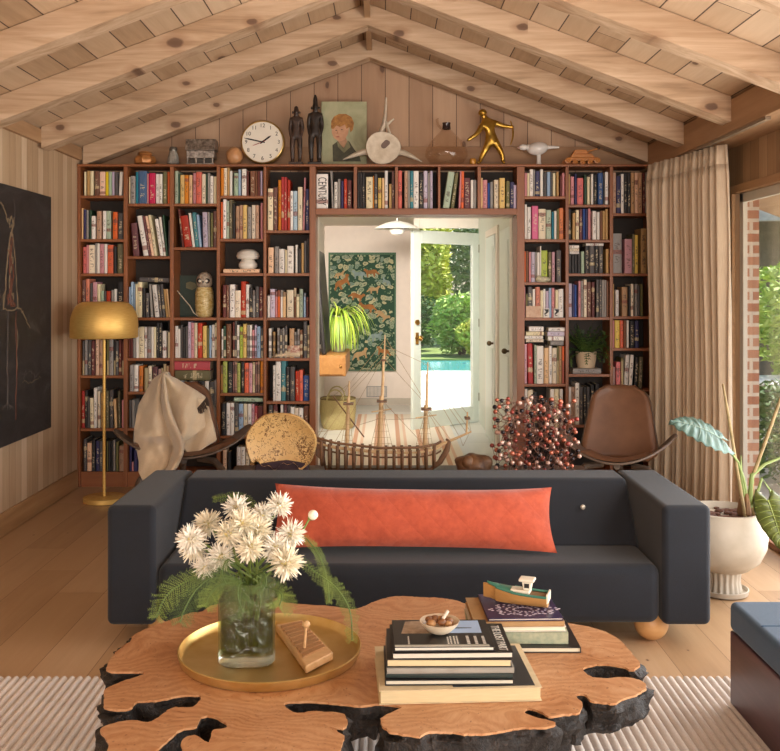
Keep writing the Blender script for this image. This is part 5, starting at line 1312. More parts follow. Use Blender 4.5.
obj('loincloth', MB().lathe([(.045, -.03), (.05, 0), (.042, .025)], P(491.5, 139.5, YT), 16), GA, t, smooth=True)
bw = [P(512 + 2.6 * math.sin(math.pi * k / 12) - 1.5, 121 + 24 * k / 12, YT + .02) for k in range(13)]
obj('bow', MB().tube(bw, [.004 + .004 * math.sin(math.pi * k / 12) for k in range(13)], 6), GA, t, smooth=True)
obj('base', MB().box(tx(474), tx(508), YT - .05, YT + .05, TZ, TZ + .008), GA, t, bevel=.002)
# white glass bird
WG = M('white_art_glass', '#e9e4df', .12, var=.03)
t = thing('glass_bird', 'glossy white glass bird on a stem with a thin tail', 'bird ornament', (tx(538.5), YT, TZ))
bc_ = P(537.5, 148.6, YT)
obj('body', MB().ell(bc_, (.082, .062, .052), 28, 16, mat=Matrix.Rotation(R(-8), 3, 'Y')), WG, t, smooth=True)
obj('head', MB().ell(P(523.5, 147.3, YT), (.036, .028, .024), 18, 12).tube([P(527, 147.5, YT), P(533, 148, YT)], [.024, .03], 12), WG, t, smooth=True)
obj('beak', MB().tube([P(519.6, 147.5, YT), P(517.6, 147.8, YT)], [.012, .003], 8), M('bird_beak_pink', '#d9b9ae', .2), t, smooth=True)
obj('tail', MB().tube([P(547, 147.5, YT), P(553, 147.2, YT), P(559, 147.3, YT)], [.016, .012, .008], 10), WG, t, smooth=True)
obj('stem', MB().lathe([(.024, TZ), (.017, TZ + .03), (.016, TZ + .09)], (tx(538.8), YT, 0), 18), WG, t, smooth=True)
# wooden toy tank
WT = grainwood('toy_orange_wood', 0, [(.2, '#a8652e'), (.5, '#bf7a3c'), (.8, '#cf8f52')], .4, 1.5)
x0, x1 = tx(563.5), tx(599); t = thing('toy_tank', 'orange wooden toy tank under the rafter end', 'toy', ((x0 + x1) / 2, YT, TZ))
obj('hull', MB().box(x0 + .03, x1 - .02, YT - .045, YT + .045, TZ + .032, TZ + .062), WT, t, bevel=.006)
obj('upper_hull', MB().prism([(x0 + .05, TZ + .0625), (x1 - .04, TZ + .0625), (x1 - .065, TZ + .09), (x0 + .065, TZ + .09)], YT - .04, YT + .04, 1), WT, t, bevel=.003)
obj('turret', MB().prism([(x0 + .07, TZ + .0905), (x1 - .085, TZ + .0905), (x1 - .105, TZ + .122), (x0 + .085, TZ + .122)], YT - .03, YT + .03, 1), WT, t, bevel=.004)
obj('gun_barrel', MB().tube([(x1 - .09, YT, TZ + .108), (x1 - .01, YT, TZ + .135)], .006, 8), WT, t, smooth=True)
obj('muzzle', MB().ell((x1 - .004, YT, TZ + .138), (.014, .012, .014), 10, 8), M('muzzle_dark', '#5b4332', .5), t, smooth=True)
for s in (-1, 1):
    for k in range(5):
        xx = x0 + .024 + k * (x1 - x0 - .05) / 4; rr = .024 if k in (0, 4) else .02; zz = TZ + rr + (.008 if k in (0, 4) else 0)
        m = MB().lathe([(rr * .3, -.007), (rr, -.007), (rr, .004), (rr * .55, .007), (rr * .25, .003), (rr * .2, .009), (.001, .009)], (0, 0, 0), 20)
        obj('wheel', m.xf(Matrix.Translation((xx, YT + s * .058, zz)) @ Matrix.Rotation(R(90 if s < 0 else -90), 4, 'X')), WT, t, smooth=R(40))

# ------------------------------------------------------------------ ornaments on the shelves
YS = YB + .12
# owl cell
zs = bz(317.6) + .0006
g0, g1 = px(178, YB + .22), px(203, YB + .22)
t = thing('green_print', 'dark green picture leaning at the back of the owl shelf', 'picture', ((g0 + g1) / 2, YB + .23, zs))
obj('board', MB().box(g0, g1, YB + .222, YB + .234, zs, pz(275.5, YB + .22)), M('green_board', '#33443a', .6, var=.1), t)
obj('motif', MB().prism([(px(x, YB + .22), pz(y, YB + .22)) for x, y in ((186, 283), (190, 281.5), (195, 283), (198, 287), (192, 290), (186, 288))], YB + .2205, YB + .2215, 1), M('print_motif', '#7d7a5c', .7), t)
ox = px(204.5, YS); t = thing('owl_figure', 'cream striped pottery owl with big dark eyes', 'figurine', (ox, YS, zs))
ow = NT('owl_glaze'); n1 = ow.noise(ow.mapping(ow.obj(), (1, 1, 3)), 26, 4, .7, 1).outputs[0]; ow.bsdf(ow.ramp(n1, (.3, '#6e5630'), (.45, '#c7a860'), (.7, '#eadfb8')), .35)
H = pz(272, YS) - zs
obj('body', MB().lathe([(.05, zs), (.066, zs + .02), (.074, zs + .10), (.07, zs + H * .55), (.058, zs + H * .66)], (ox, YS, 0), 28), ow.m, t, smooth=True)
obj('head', MB().ell((ox, YS, zs + H * .80), (.064, .06, H * .2), 24, 14), M('owl_head_glaze', '#cdc0ac', .35, col2='#8a7668', scale=40), t, smooth=True)
for s in (-1, 1):
    obj('eye_patch', MB().ell((ox + s * .026, YS - .046, zs + H * .80), (.026, .014, .022), 14, 8), M('owl_dark', '#2c2624', .4) if s < 0 else bpy.data.materials['owl_dark'], t, smooth=True)
    obj('eye', MB().ell((ox + s * .026, YS - .058, zs + H * .80), (.011, .006, .012), 12, 8), M('owl_eye', '#e8e2d2', .3) if s < 0 else bpy.data.materials['owl_eye'], t, smooth=True)
obj('beak', MB().tube([(ox, YS - .056, zs + H * .79), (ox, YS - .068, zs + H * .74)], [.008, .001], 8), bpy.data.materials['owl_dark'], t, smooth=True)
t = thing('twig', 'pale bare twig leaning in the owl shelf', 'twig', (px(190, YB + .1), YB + .1, zs))
obj('stick', MB().tube([P(177.2, 290.5, YB + .06), P(184, 299, YB + .07), P(190, 306, YB + .05), P(193.5, 312.5, YB + .06), P(198.2, 316.4, YB + .05)], [.003, .004, .004, .004, .003], 6), M('twig_pale', '#c9bda8', .7), t, smooth=True)
# mushroom lamp
zs = pz(269, YB + .03) + .0018; mx_ = px(248, YS)
t = thing('mushroom_lamp', 'white glass mushroom lamp standing on a flat peach book', 'lamp', (mx_, YS, zs))
OP = M('opal_glass', '#efe9de', .2, var=.02)
H = pz(249, YS) - zs
obj('base', MB().lathe([(.06, zs), (.074, zs + .02), (.074, zs + .04), (.055, zs + H * .42), (.045, zs + H * .48)], (mx_, YS, 0), 32), OP, t, smooth=True)
obj('shade', MB().lathe([(.05, zs + H * .46), (.08, zs + H * .5), (.092, zs + H * .64), (.082, zs + H * .82), (.05, zs + H * .96), (.001, zs + H)], (mx_, YS, 0), 36), OP, t, smooth=True)
# beaded slipper
zs = bz(358.2) + .0006; sx = px(287, YB + .05); ys = YB + .055
t = thing('beaded_slipper', 'cream beaded moccasin slipper lying before small grey books', 'shoe', (sx, ys, zs))
SLP = M('moccasin_hide', '#e2cfb2', .8, col2='#cbb494', scale=22, bump=.3)
L0, L1 = px(271, ys), px(302.5, ys)
secs = []
for k in range(17):
    u = k / 16; x = L0 + (L1 - L0) * u
    hh = .018 + .055 * (u ** .8) if u < .55 else .052 + .012 * u
    hh *= (math.sin(min(1, u * 5 + .15) * math.pi / 2)) * (math.sin(min(1, (1 - u) * 6 + .25) * math.pi / 2)); ww = .034 * (math.sin(min(1, u * 3 + .2) * math.pi / 2)) * (math.sin(min(1, (1 - u) * 5 + .3) * math.pi / 2))
    secs.append([(x, ys + ww * math.cos(2 * math.pi * q / 16), max(zs, zs + hh * .5 + hh * .5 * math.sin(2 * math.pi * q / 16))) for q in range(16)])
obj('foot', MB().rings(secs), SLP, t, smooth=R(70))
cu_ = [[(L0 + (L1 - L0) * .74 + r * .05 * math.cos(a), ys + r * .033 * math.sin(a), z) for a in [2 * math.pi * q / 20 for q in range(20)]] for r, z in ((1.1, zs + .04), (1.15, zs + .075), (1.05, zs + .095), (.9, zs + .093), (.9, zs + .05))]
obj('cuff', MB().rings(cu_), M('beaded_cuff', '#e6d8c0', .7, col2='#a8564a', scale=60), t, smooth=R(60))
# pale carved ornament, cards, pamphlets by the doorway column
zs = bz(282.2) + .0006; ys = YB + .012
t = thing('shell_ornament', 'pale mottled shell lying in front of the lime green book', 'shell', (px(543, ys), ys, zs))
obj('shell', MB().ell((px(543, ys), ys - .0, zs + .022), (.06, .014, .022), 24, 12), M('shell_mottle', '#d8cfae', .5, col2='#9a9480', scale=45), t, smooth=True)
obj('whorl', MB().ell((px(539, ys), ys - .002, zs + .028), (.026, .015, .024), 16, 10), bpy.data.materials['shell_mottle'], t, smooth=True)
zs = bz(317.7) + .0006
for i, x in enumerate((546.4, 556.6)):
    t = thing('small_card', ['white card with black shapes standing before grey and lilac books', 'white card with black shapes standing before the last white books beside the upright'][i], 'card', (px(x, ys), ys, zs))
    a, b = px(x - 2.9, ys), px(x + 2.9, ys); h = .07
    obj('card', MB().box(a, b, ys, ys + .003, zs, zs + h), M('card_white', '#e9e4dc', .6) if i == 0 else bpy.data.materials['card_white'], t)
    obj('print', MB().prism([(a + .004, zs + h - .006), (b - .004, zs + h - .006), (b - .006, zs + h * .62), (a + .012, zs + h * .3), (b - .01, zs + .014), (a + .014, zs + .012), (a + .006, zs + h * .4), (a + .02, zs + h * .66)], ys - .0008, ys - .0003, 1), INK, t)
t = thing('pale_pamphlet', 'mottled pinkish pamphlet lying against books by the doorway jamb', 'pamphlet', (px(533.5, ys), ys, zs))
obj('cover', MB().box(px(526, ys), px(541, ys), ys, ys + .006, zs, pz(306, ys)), M('pamphlet_pink', '#dcc0a8', .7, col2='#c49a80', scale=40), t)
# potted fern
zs = pz(368.6, YB + .03) + .0018; fx_ = px(586, YS)
t = thing('potted_fern', 'dark green bushy fern in a cream pot on a grey box book', 'plant', (fx_, YS, zs))
PR = .082; PH = pz(351.5, YS) - zs
obj('pot', MB().lathe([(PR * .8, zs), (PR * .95, zs + PH * .5), (PR, zs + PH), (PR * .92, zs + PH), (PR * .9, zs + PH * .85), (.001, zs + PH * .85)], (fx_, YS, 0), 28), M('fern_pot', '#d8c0a0', .6, var=.04), t, smooth=R(50))
FG = [M('fern_dark', '#3f5a2c', .6, var=.15), M('fern_mid', '#54702f', .6, var=.15)]
rn2 = random.Random(5)
for k in range(72):
    a = rn2.uniform(0, 2 * math.pi); e = rn2.uniform(.2, 2.2); m = MB()
    d = Vector((math.cos(a) * .9, math.sin(a) * .7 - .15, e)).normalized(); p = Vector((fx_ + .03 * math.cos(a), YS + .03 * math.sin(a), zs + PH * .9)); L = rn2.uniform(.17, .29); st = [p.copy()]
    for q in range(7):
        d = (d + Vector((0, 0, -.17))).normalized(); p = p + d * L / 7
        p.x = min(max(p.x, bx(571)), bx(607.5)); p.z = min(p.z, bz(323)); p.z = max(p.z, bz(371)); p.y = min(p.y, YK - .01); st.append(p.copy())
    m.tube(st, .0015, 4)
    for q in range(1, 8):
        s0 = st[q]; dd = (st[q] - st[q-1]).normalized(); sd_ = dd.cross(Vector((0, 0, 1)));
        if sd_.length < .1: sd_ = Vector((1, 0, 0))
        sd_.normalize()
        for s in (-1, 1):
            w_ = .034 * (1 - q / 10); tip = s0 + sd_ * s * w_ + dd * .016
            tip.x = min(max(tip.x, bx(570.6)), bx(608)); tip.z = max(min(tip.z, bz(322.5)), bz(372))
            m.add([s0 - dd * .007, s0 + dd * .007, tip + dd * .003, tip - dd * .005], [(0, 1, 2, 3)])
    obj('frond', m, FG[k % 2], t)
# ------------------------------------------------------------------ low bench behind the sofa and what stands on it
BZ = .505; YC = 5.15
t = thing('console_table', 'low dark console table behind the sofa back carrying the model ship', 'table', (.1, YC, 0))
CW = grainwood('console_dark_wood', 0, [(.2, '#3c2a20'), (.8, '#5c4434')], .45, .8)
obj('top', MB().box(-.86, 1.14, YC - .24, YC + .24, BZ - .035, BZ), CW, t, bevel=.004)
for x in (-.81, 1.09):
    for y in (YC - .19, YC + .19): obj('leg', MB().box(x - .025, x + .025, y - .025, y + .025, 0, BZ - .0355), CW, t, bevel=.003)
# burl disc
bp = P(281.5, 444, YC)
t = thing('burl_bowl', 'round spalted wood burl bowl on edge with a ragged dark mouth', 'bowl', (bp.x, YC, BZ))
bm2 = NT('spalted_burl'); v1 = bm2.noise(bm2.obj(), 60, 4, .7, 1.5).outputs[0]; v2 = bm2.noise(bm2.obj(), 7, 3).outputs[0]
vd = bm2.n('ShaderNodeSeparateXYZ', None, Vector=bm2.obj())
bm2.bsdf(bm2.mix(bm2.ramp(bm2.math('ADD', bm2.math('MULTIPLY', v1, .75), bm2.math('MULTIPLY', v2, .35)), (.575, 0.0), (.625, 1.0)), bm2.ramp(v2, (.3, '#c99b5c'), (.7, '#e0bd82')), hexc('#6b431f')), .45, 0, bm2.bump(v1, .2, .004))
rr = .196
rs = []
for k, (r, d) in enumerate(((.30, .012), (.62, .004), (.84, -.012), (.96, -.026), (1.0, -.012), (.97, .03), (.8, .07), (.4, .09))):
    ring = []
    for q in range(64):
        a = 2 * math.pi * q / 64
        w = 1 + .02 * math.sin(3 * a + .5) + .012 * math.sin(7 * a)
        x = rr * r * w * math.cos(a); z = rr * .93 * r * w * math.sin(a)
        cut = -.112 + .016 * math.sin(38 * x) + .012 * math.sin(90 * x + 1) 
        if k < 6: z = max(z, cut)
        ring.append((bp.x + x, YC + d - .02, bp.z + z))
    rs.append(ring)
obj('bowl', MB().rings(rs), bm2.m, t, smooth=R(50))
fo = MB()
for (w0, z0, z1) in ((.17, BZ, bp.z - .085),):
    fo.prism([(bp.x - w0 * .9, z0), (bp.x + w0 * .9, z0), (bp.x + w0 * .85, z1 - .015), (bp.x + .03, z1), (bp.x - w0 * .8, z1 - .02)], YC - .04, YC + .06, 1)
obj('dark_mouth', fo, M('burl_mouth', '#3a2630', .7, bump=.5), t, bevel=.008)
t = thing('wood_chunk', 'knobbly brown wooden lump between the ship and the ball sculpture', 'ornament', (px(474, YC), YC, BZ))
m = MB().ell((px(474, YC), YC, BZ + .045), (.115, .08, .068), 30, 16)
for i, v in enumerate(m.v):
    q = Vector(v) - Vector((px(474, YC), YC, BZ + .045)); k = 1 + .16 * math.sin(23 * q.x + 2) * math.cos(31 * q.z) + .08 * math.sin(60 * q.x + 40 * q.z)
    q *= k; m.v[i] = (px(474, YC) + q.x, YC + q.y, max(BZ + .0006, BZ + .045 + q.z))
obj('lump', m, M('knobbly_wood', '#7c5636', .5, col2='#4c3220', scale=18, bump=.5), t, smooth=R(70))
obj('growth', MB().ell((px(467, YC), YC - .06, BZ + .07), (.035, .03, .04), 14, 10), bpy.data.materials['knobbly_wood'], t, smooth=True)
# ball sculpture
rn3 = random.Random(21)
t = thing('molecule_sculpture', 'bristling sculpture of copper and dark balls joined by rods', 'sculpture', (px(536, YC), YC, BZ))
BALLM = [M('ball_copper', '#c07058', .2, .4, var=.05), M('ball_dark', '#2c2426', .2, .4), M('ball_red', '#9c463c', .2, .3), M('ball_rose', '#e0b8a8', .18, .3)]
pts = []
cxm = px(536, YC); 
nx, ny, nz_ = 9, 5, 8
def inside(i, j, k): return True
grid_ = {}
for i in range(nx):
    for j in range(ny):
        for k in range(nz_):
            if (i + j + k) % 2 and rn3.random() < .33: continue
            x = cxm + (i - (nx - 1) / 2) * .053 + rn3.gauss(0, .008); y = YC + (j - (ny - 1) / 2) * .06 + rn3.gauss(0, .008); z = BZ + .02 + k * .0545 + rn3.gauss(0, .008)
            env = 1 - .12 * rn3.random()
            if abs(x - cxm) > .232 * env or (k == nz_ - 1 and rn3.random() < .45): continue
            grid_[(i, j, k)] = Vector((x, y, max(BZ + .0135, z)))
keys = list(grid_)
rods = MB()
for (i, j, k), p in grid_.items():
    for d in ((1, 0, 0), (0, 1, 0), (0, 0, 1), (1, 0, 1), (1, 0, -1)):
        q = grid_.get((i + d[0], j + d[1], k + d[2]))
        if q is not None and (rn3.random() < .75): rods.tube([p, q], .0017, 5, cap=False)
obj('rods', rods, M('rod_brown', '#6f4a3c', .5, .3), t, smooth=True)
order = sorted(keys, key=lambda a: (grid_[a].y, rn3.random()))
more = MB()
for n_, kx in enumerate(order):
    p = grid_[kx]; mi = rn3.choices((0, 1, 2, 3), (3, 3, 2.6, 3))[0]; r = rn3.uniform(.0112, .0132)
    if n_ < 100: obj('ball', MB().ell(p, (r, r, r), 14, 9), BALLM[mi], t, smooth=True)
    else: more.ell(p, (r, r, r), 12, 8, mi)
if more.v:
    o = obj('balls_behind', more, BALLM, t, smooth=True); o['kind'] = 'stuff'
# model sailing ship
YSH = 5.18; sS = F / YSH
LWD = grainwood('ship_light_wood', 0, [(.2, '#a98558'), (.5, '#c2a074'), (.8, '#d3b68c')], .55, 1.5); DWD = M('ship_dark_wood', '#765236', .55, col2='#5c3e28', scale=30)
def Q(x, y, dy=0.0): return P(x, y, YSH + dy)
t = thing('model_ship', 'wooden three masted model ship with bare ribs and thread rigging', 'model ship', (px(385, YSH), YSH, BZ))
keelz = BZ + .012
def sheer(x): return interp([(316, 437.5), (335, 443), (380, 448), (420, 447.5), (437, 444), (446, 438)], x)
def beam(x): return interp([(316, .05), (330, .075), (380, .085), (420, .075), (436, .03), (446, .006)], x)
def keelc(x): return interp([(316, .10), (322, .03), (335, 0), (425, 0), (436, .02), (446, .10)], x)
for dz, col_, rad, nm in ((0, DWD, .007, 'top_rail'), (5.0, LWD, .006, 'wale'), (9.5, DWD, .005, 'lower_wale')):
    for s in (-1, 1):
        pts = []
        for k in range(27):
            x = 316 + (441 - 316) * k / 26
            pts.append(Q(x, sheer(x) + dz, s * beam(x) * (1 - .02 * dz)))
        obj(nm, MB().tube(pts, rad, 6), col_, t, smooth=True)
rb = MB()
for k in range(15):
    x = 322 + k * 8.0; top_ = Q(x, sheer(x)); b = beam(x)
    pts = []
    for q in range(13):
        a = math.pi * q / 12
        zz = top_.z - (top_.z - keelz - keelc(x)) * math.sin(a) ** .7
        pts.append((top_.x, YSH + b * math.cos(a) * (1 if abs(math.cos(a)) > .9 else 1), zz))
    rb.tube(pts, .010, 6)
obj('ribs', rb, DWD, t, smooth=True)
kp = [Q(319, 440), Q(322, 452), (px(326, YSH), YSH, keelz), (px(430, YSH), YSH, keelz), Q(440, 462), Q(447, 450), Q(449, 441), Q(446, 439)]
obj('keel', MB().tube(kp, [.012, .013, .012, .012, .016, .016, .012, .006], 8), DWD, t, smooth=True)
dk = []
for k in range(21):
    x = 320 + 118 * k / 20; dk.append([Q(x, sheer(x) + 3.5, -beam(x) * .92), Q(x, sheer(x) + 3.2, 0), Q(x, sheer(x) + 3.5, beam(x) * .92)])
obj('deck', MB().grid(dk[2:14:1]), LWD, t, solid=.004)
obj('stern_gallery', MB().prism([(px(316.5, YSH), BZ + .10), (px(324, YSH), BZ + .06), (px(326, YSH), pz(441, YSH)), (px(316, YSH), pz(437.5, YSH))], YSH - .045, YSH + .045, 1), DWD, t, bevel=.004)
def mast(segs, nm='mast'):
    m = MB()
    for a, b, r0, r1 in segs: m.tube([Q(*a), Q(*b)], [r0, r1], 8)
    return obj(nm, m, LWD, t, smooth=True)
mast([((346.8, 449), (348.5, 398), .011, .009), ((348.7, 406), (349.2, 381), .006, .004)])
mast([((379.5, 450), (381.5, 396), .014, .012), ((382.2, 404), (383.6, 356), .009, .007), ((384.2, 362), (385, 335), .005, .003)])
mast([((424.8, 449), (426, 405), .013, .011), ((426.6, 412), (427.2, 374), .008, .006), ((427.4, 380), (427.8, 362), .004, .003)])
mast([((436, 447), (471.5, 431.5), .010, .005)], 'bowsprit'); mast([((466.5, 433), (467.5, 412), .006, .004)], 'jib_mast')
for nm, a in (('mizzen_top', (348.5, 403.5)), ('main_top', (381.8, 401)), ('main_crosstree', (383.4, 360)), ('fore_top', (426.3, 409)), ('jib_top', (467.3, 418))):
    p = Q(*a); obj(nm, MB().box(p.x - .028 * (1 if 'cross' not in nm and 'jib' not in nm else .5), p.x + .028 * (1 if 'cross' not in nm and 'jib' not in nm else .5), YSH - .035, YSH + .035, p.z - .005, p.z + .005), DWD, t)
obj('spanker_gaff', MB().tube([Q(333, 396, .01), Q(364, 437, .01)], [.004, .004], 6), DWD, t, smooth=True)
for nm, a, b in (('main_yard', (372, 412), (391, 409)), ('fore_yard', (416, 418), (436, 415))):
    obj(nm, MB().tube([Q(a[0], a[1], -.25), Q(b[0], b[1], .2)], [.004, .004], 6), LWD, t, smooth=True)
rg_ = MB()
def line(a, b, r=.0011): rg_.tube([Q(*a), Q(*b)], r, 4, cap=False)
for s in (-1, 1):
    for (tx_, ty, bxs, by) in ((348.5, 403, (341, 344, 350, 353), 446), (381.6, 400, (370, 374, 378, 385, 389, 393), 450), (426.3, 408, (415, 419, 423, 429, 433), 449)):
        for b in bxs: line((tx_, ty, 0), (b, by, s * .08))
        for q in range(1, 8):
            f = q / 8; y = ty + (by - ty) * f; line((tx_ + (bxs[0] - tx_) * f, y, s * .08 * f), (tx_ + (bxs[-1] - tx_) * f, y, s * .08 * f), .0009)
for a, b in (((384.8, 340), (349.2, 384)), ((384.2, 352), (349.2, 390)), ((383, 358), (350, 394)), ((385, 337), (427.5, 405)), ((383.6, 358), (426, 404)), ((384.6, 345), (427.6, 365)), ((381.8, 400), (425, 446)), ((427.6, 364), (467.4, 414)), ((427, 376), (466, 432)), ((427, 380), (459, 436)), ((426.2, 408), (451, 440)), ((426.4, 409), (445, 442)),
            ((427.5, 372), (471, 432)), ((349, 384), (318, 437)), ((348.6, 402), (322, 438)), ((383.5, 357), (335, 442)), ((467.4, 413), (471, 432)), ((381.5, 418), (349, 428)), ((349, 428), (318, 432)), ((426, 418), (382, 420)), ((460, 437), (463, 446)), ((463, 446), (469, 434)), ((333, 396), (349, 384))):
    line(a, b)
obj('rigging', rg_, M('rigging_thread', '#a88a62', .8), t)
# ------------------------------------------------------------------ on the coffee table
BRASS = NT('tray_brass'); z1 = BRASS.noise(BRASS.obj(), 9, 3).outputs[0]; BRASS.bsdf(BRASS.ramp(z1, (.3, '#c4a25a'), (.7, '#dcc288')), BRASS.ramp(z1, (.3, .30), (.7, .44)), .85)
TX, TY = px(270.3, 2.85), 2.85; z0 = ZT + .0006
tr_ = thing('brass_tray', 'round brass tray with a raised rim on the burl table', 'tray', (TX, TY, z0))
obj('dish', MB().lathe([(.001, z0), (.262, z0), (.272, z0 + .006), (.279, z0 + .031), (.2755, z0 + .033), (.267, z0 + .010), (.258, z0 + .005), (.001, z0 + .005)], (TX, TY, 0), 72), BRASS.m, tr_, smooth=R(45))
zt = z0 + .0056
# lobed glass vase
VX, VY = px(247.5, 2.80), 2.80; VH = .245
gm = NT('textured_glass'); g1_ = gm.noise(gm.mapping(gm.obj(), (1, 1, .6)), 55, 4, .6, .5).outputs[0]
gt = gm.n('ShaderNodeBsdfTransparent', None, Color=(.68, .74, .56, 1)); gg = gm.n('ShaderNodeBsdfGlossy', None, Color=(1, 1, 1, 1), Roughness=.12, Normal=gm.bump(g1_, .7, .01))
glw = gm.n('ShaderNodeLayerWeight', None, Blend=.3, Normal=gm.bump(g1_, .7, .01))
gdiff = gm.n('ShaderNodeBsdfTranslucent', None, Color=(.9, .92, .88, 1))
m1 = gm.n('ShaderNodeMixShader', None, i0=gm.math('ADD', .02, gm.math('MULTIPLY', gm.ramp(g1_, (.5, 0.0), (.7, 1.0)), .05)), i1=gt.outputs[0], i2=gdiff.outputs[0])
m2 = gm.n('ShaderNodeMixShader', None, i0=gm.math('ADD', .06, gm.math('MULTIPLY', gm.math('POWER', glw.outputs['Facing'], 2.0), .5)), i1=m1.outputs[0], i2=gg.outputs[0])
gm.t.links.new(m2.outputs[0], gm.out.inputs[0])
lob3 = lambda a, z: 1 + .17 * math.cos(3 * a + R(80))
va = thing('glass_vase', 'lobed textured glass vase of green water standing on the brass tray', 'vase', (VX, VY, zt))
obj('wall', MB().lathe([(.0772, zt + .0345), (.079, zt + VH), (.073, zt + VH), (.072, zt + .0355)], (VX, VY, 0), 72, mod=lob3, cap=False), gm.m, va, smooth=R(60))
bsm = NT('thick_glass_base'); bsm.bsdf('#dad8c4', .08, 0, None, Transmission_Weight=.8, IOR=1.3)
obj('thick_base', MB().lathe([(.070, zt + .0008), (.078, zt + .010), (.0785, zt + .032), (.001, zt + .034)], (VX, VY, 0), 72, mod=lob3), bsm.m, va, smooth=R(60))
wm = NT('green_water'); wt = wm.n('ShaderNodeBsdfTransparent', None, Color=(.52, .56, .30, 1)); wd_ = wm.n('ShaderNodeBsdfDiffuse', None, Color=hexc('#5d6434')); wmx = wm.n('ShaderNodeMixShader', None, i0=.30, i1=wt.outputs[0], i2=wd_.outputs[0]); wm.t.links.new(wmx.outputs[0], wm.out.inputs[0])
obj('water', MB().lathe([(.070, zt + .042), (.0705, zt + .125), (.001, zt + .126)], (VX, VY, 0), 60, mod=lob3), wm.m, va, smooth=R(60))
# flowers
PET = [M('petal_cream', '#f3ead2', .7, var=.04), M('petal_white', '#f6f0e2', .7, var=.03)]
STEM = M('flower_stem', '#6f8238', .55, var=.1); HEART = M('flower_heart', '#d9c98a', .7)
NECK = Vector((VX, VY, zt + VH))
rf = random.Random(9)
def bloom(x, y, Yp, r, tilt, label, nm='flower'):
    r = r * 1.2
    c = P(x, y, Yp); t = thing(nm, label, 'flower', (VX, VY, zt + .045), 0, 'white flowers in the glass vase')
    ax = (Vector(tilt)).normalized(); rot = ax.to_track_quat('Z', 'Y').to_matrix()
    m = MB(); npet = 300
    for k in range(npet):
        u = (k + .5) / npet; ph = k * 2.39996; el = math.acos(1 - 1.75 * u)       # from the axis to below the equator
        d = rot @ Vector((math.sin(el) * math.cos(ph), math.sin(el) * math.sin(ph), math.cos(el)))
        L = r * rf.uniform(.55, 1.2); sd = d.cross(Vector((rf.uniform(-1, 1), rf.uniform(-1, 1), rf.uniform(-1, 1)))).normalized(); up = sd.cross(d)
        w = r * .07
        curl = up * r * rf.uniform(-.55, .55)
        b0 = c + d * r * .12; b1 = c + d * L * .6 + curl * .3; b2 = c + d * L + curl
        m.add([b0 - sd * w * .4, b0 + sd * w * .4, b1 + sd * w, b1 - sd * w, b2 + sd * w * .25, b2 - sd * w * .25], [(0, 1, 2, 3), (3, 2, 4, 5)])
    obj('petals', m, PET[int(rf.random() * 2)], t)
    obj('heart', MB().ell(c, (r * .38,) * 3, 12, 8), HEART, t, smooth=True)
    q = Vector((VX + rf.uniform(-.04, .04), VY + rf.uniform(-.03, .03), zt + VH)); ft = Vector((VX + rf.uniform(-.04, .04), VY + rf.uniform(-.03, .03), zt + .046))
    mid = q.lerp(c, .6) + Vector((0, 0, .01))
    obj('stem', MB().tube([ft, q, mid, c - ax * r * .3], .0035, 6), STEM, t, smooth=True)
BL = [(191, 539, 2.72, .036, (-.6, -.8, .3), 'cream shaggy bloom at the far outer side of the bouquet, over the sofa arm corner'),
 (208, 524, 2.82, .036, (-.4, -.3, .8), 'cream bloom at the upper outer shoulder of the bouquet toward the sofa arm'),
 (195, 547, 2.76, .038, (-.8, -.4, .1), 'large cream bloom lowest on the sofa arm side'),
 (221, 556, 2.72, .034, (-.2, -1, -.1), 'cream bloom hanging just above the vase rim, toward the sofa arm'),
 (205, 566, 2.74, .030, (-.5, -.8, -.4), 'small drooping bloom touching the fern beside the vase rim'),
 (237, 508, 2.84, .034, (-.1, -.3, 1), 'white bloom at the top centre of the bouquet'),
 (242, 524, 2.76, .040, (0, -.9, .5), 'big white bloom facing forward in the middle of the bouquet'),
 (258, 530, 2.78, .036, (.3, -.8, .4), 'white bloom just right of the bouquet middle'),
 (262, 514, 2.84, .030, (.3, -.4, .8), 'white bloom at the upper middle, below the tall round bloom'),
 (250, 548, 2.70, .036, (.1, -1, .2), 'open daisy like bloom low in front above the vase'),
 (279.5, 506, 2.86, .034, (.1, -.3, 1), 'tall round white bloom standing before the orange pillow'),
 (291, 534, 2.80, .036, (.6, -.6, .4), 'white bloom near the pillow with the bud rising from behind it'),
 (286, 562, 2.72, .043, (.5, -.9, -.2), 'largest spiky bloom, lowest on the pillow side of the vase'),
 (275, 547, 2.76, .034, (.3, -.9, .2), 'pale bloom between the daisy like bloom and the largest spiky one'),
 (228, 534, 2.74, .034, (-.2, -.9, .3), 'cream bloom in the inner cluster beside the bright green stem')]
for b in BL: bloom(*b)
c = P(313, 515, 2.86); t = thing('flower_bud', 'small closed white bud on a long stem before the orange pillow', 'flower', (VX, VY, zt + .045), 0, 'white flowers in the glass vase')
obj('bud', MB().ell(c, (.0155, .0155, .0155), 16, 10), PET[0], t, smooth=True)
obj('calyx', MB().tube([c - Vector((.012, 0, .012)), c + Vector((.004, 0, .003))], [.007, .015], 10), STEM, t, smooth=True)
obj('stem', MB().tube([(VX + .02, VY, zt + .046), (VX + .05, VY, zt + VH), P(296, 542, 2.84), c - Vector((.01, 0, .01))], .0035, 6), STEM, t, smooth=True)
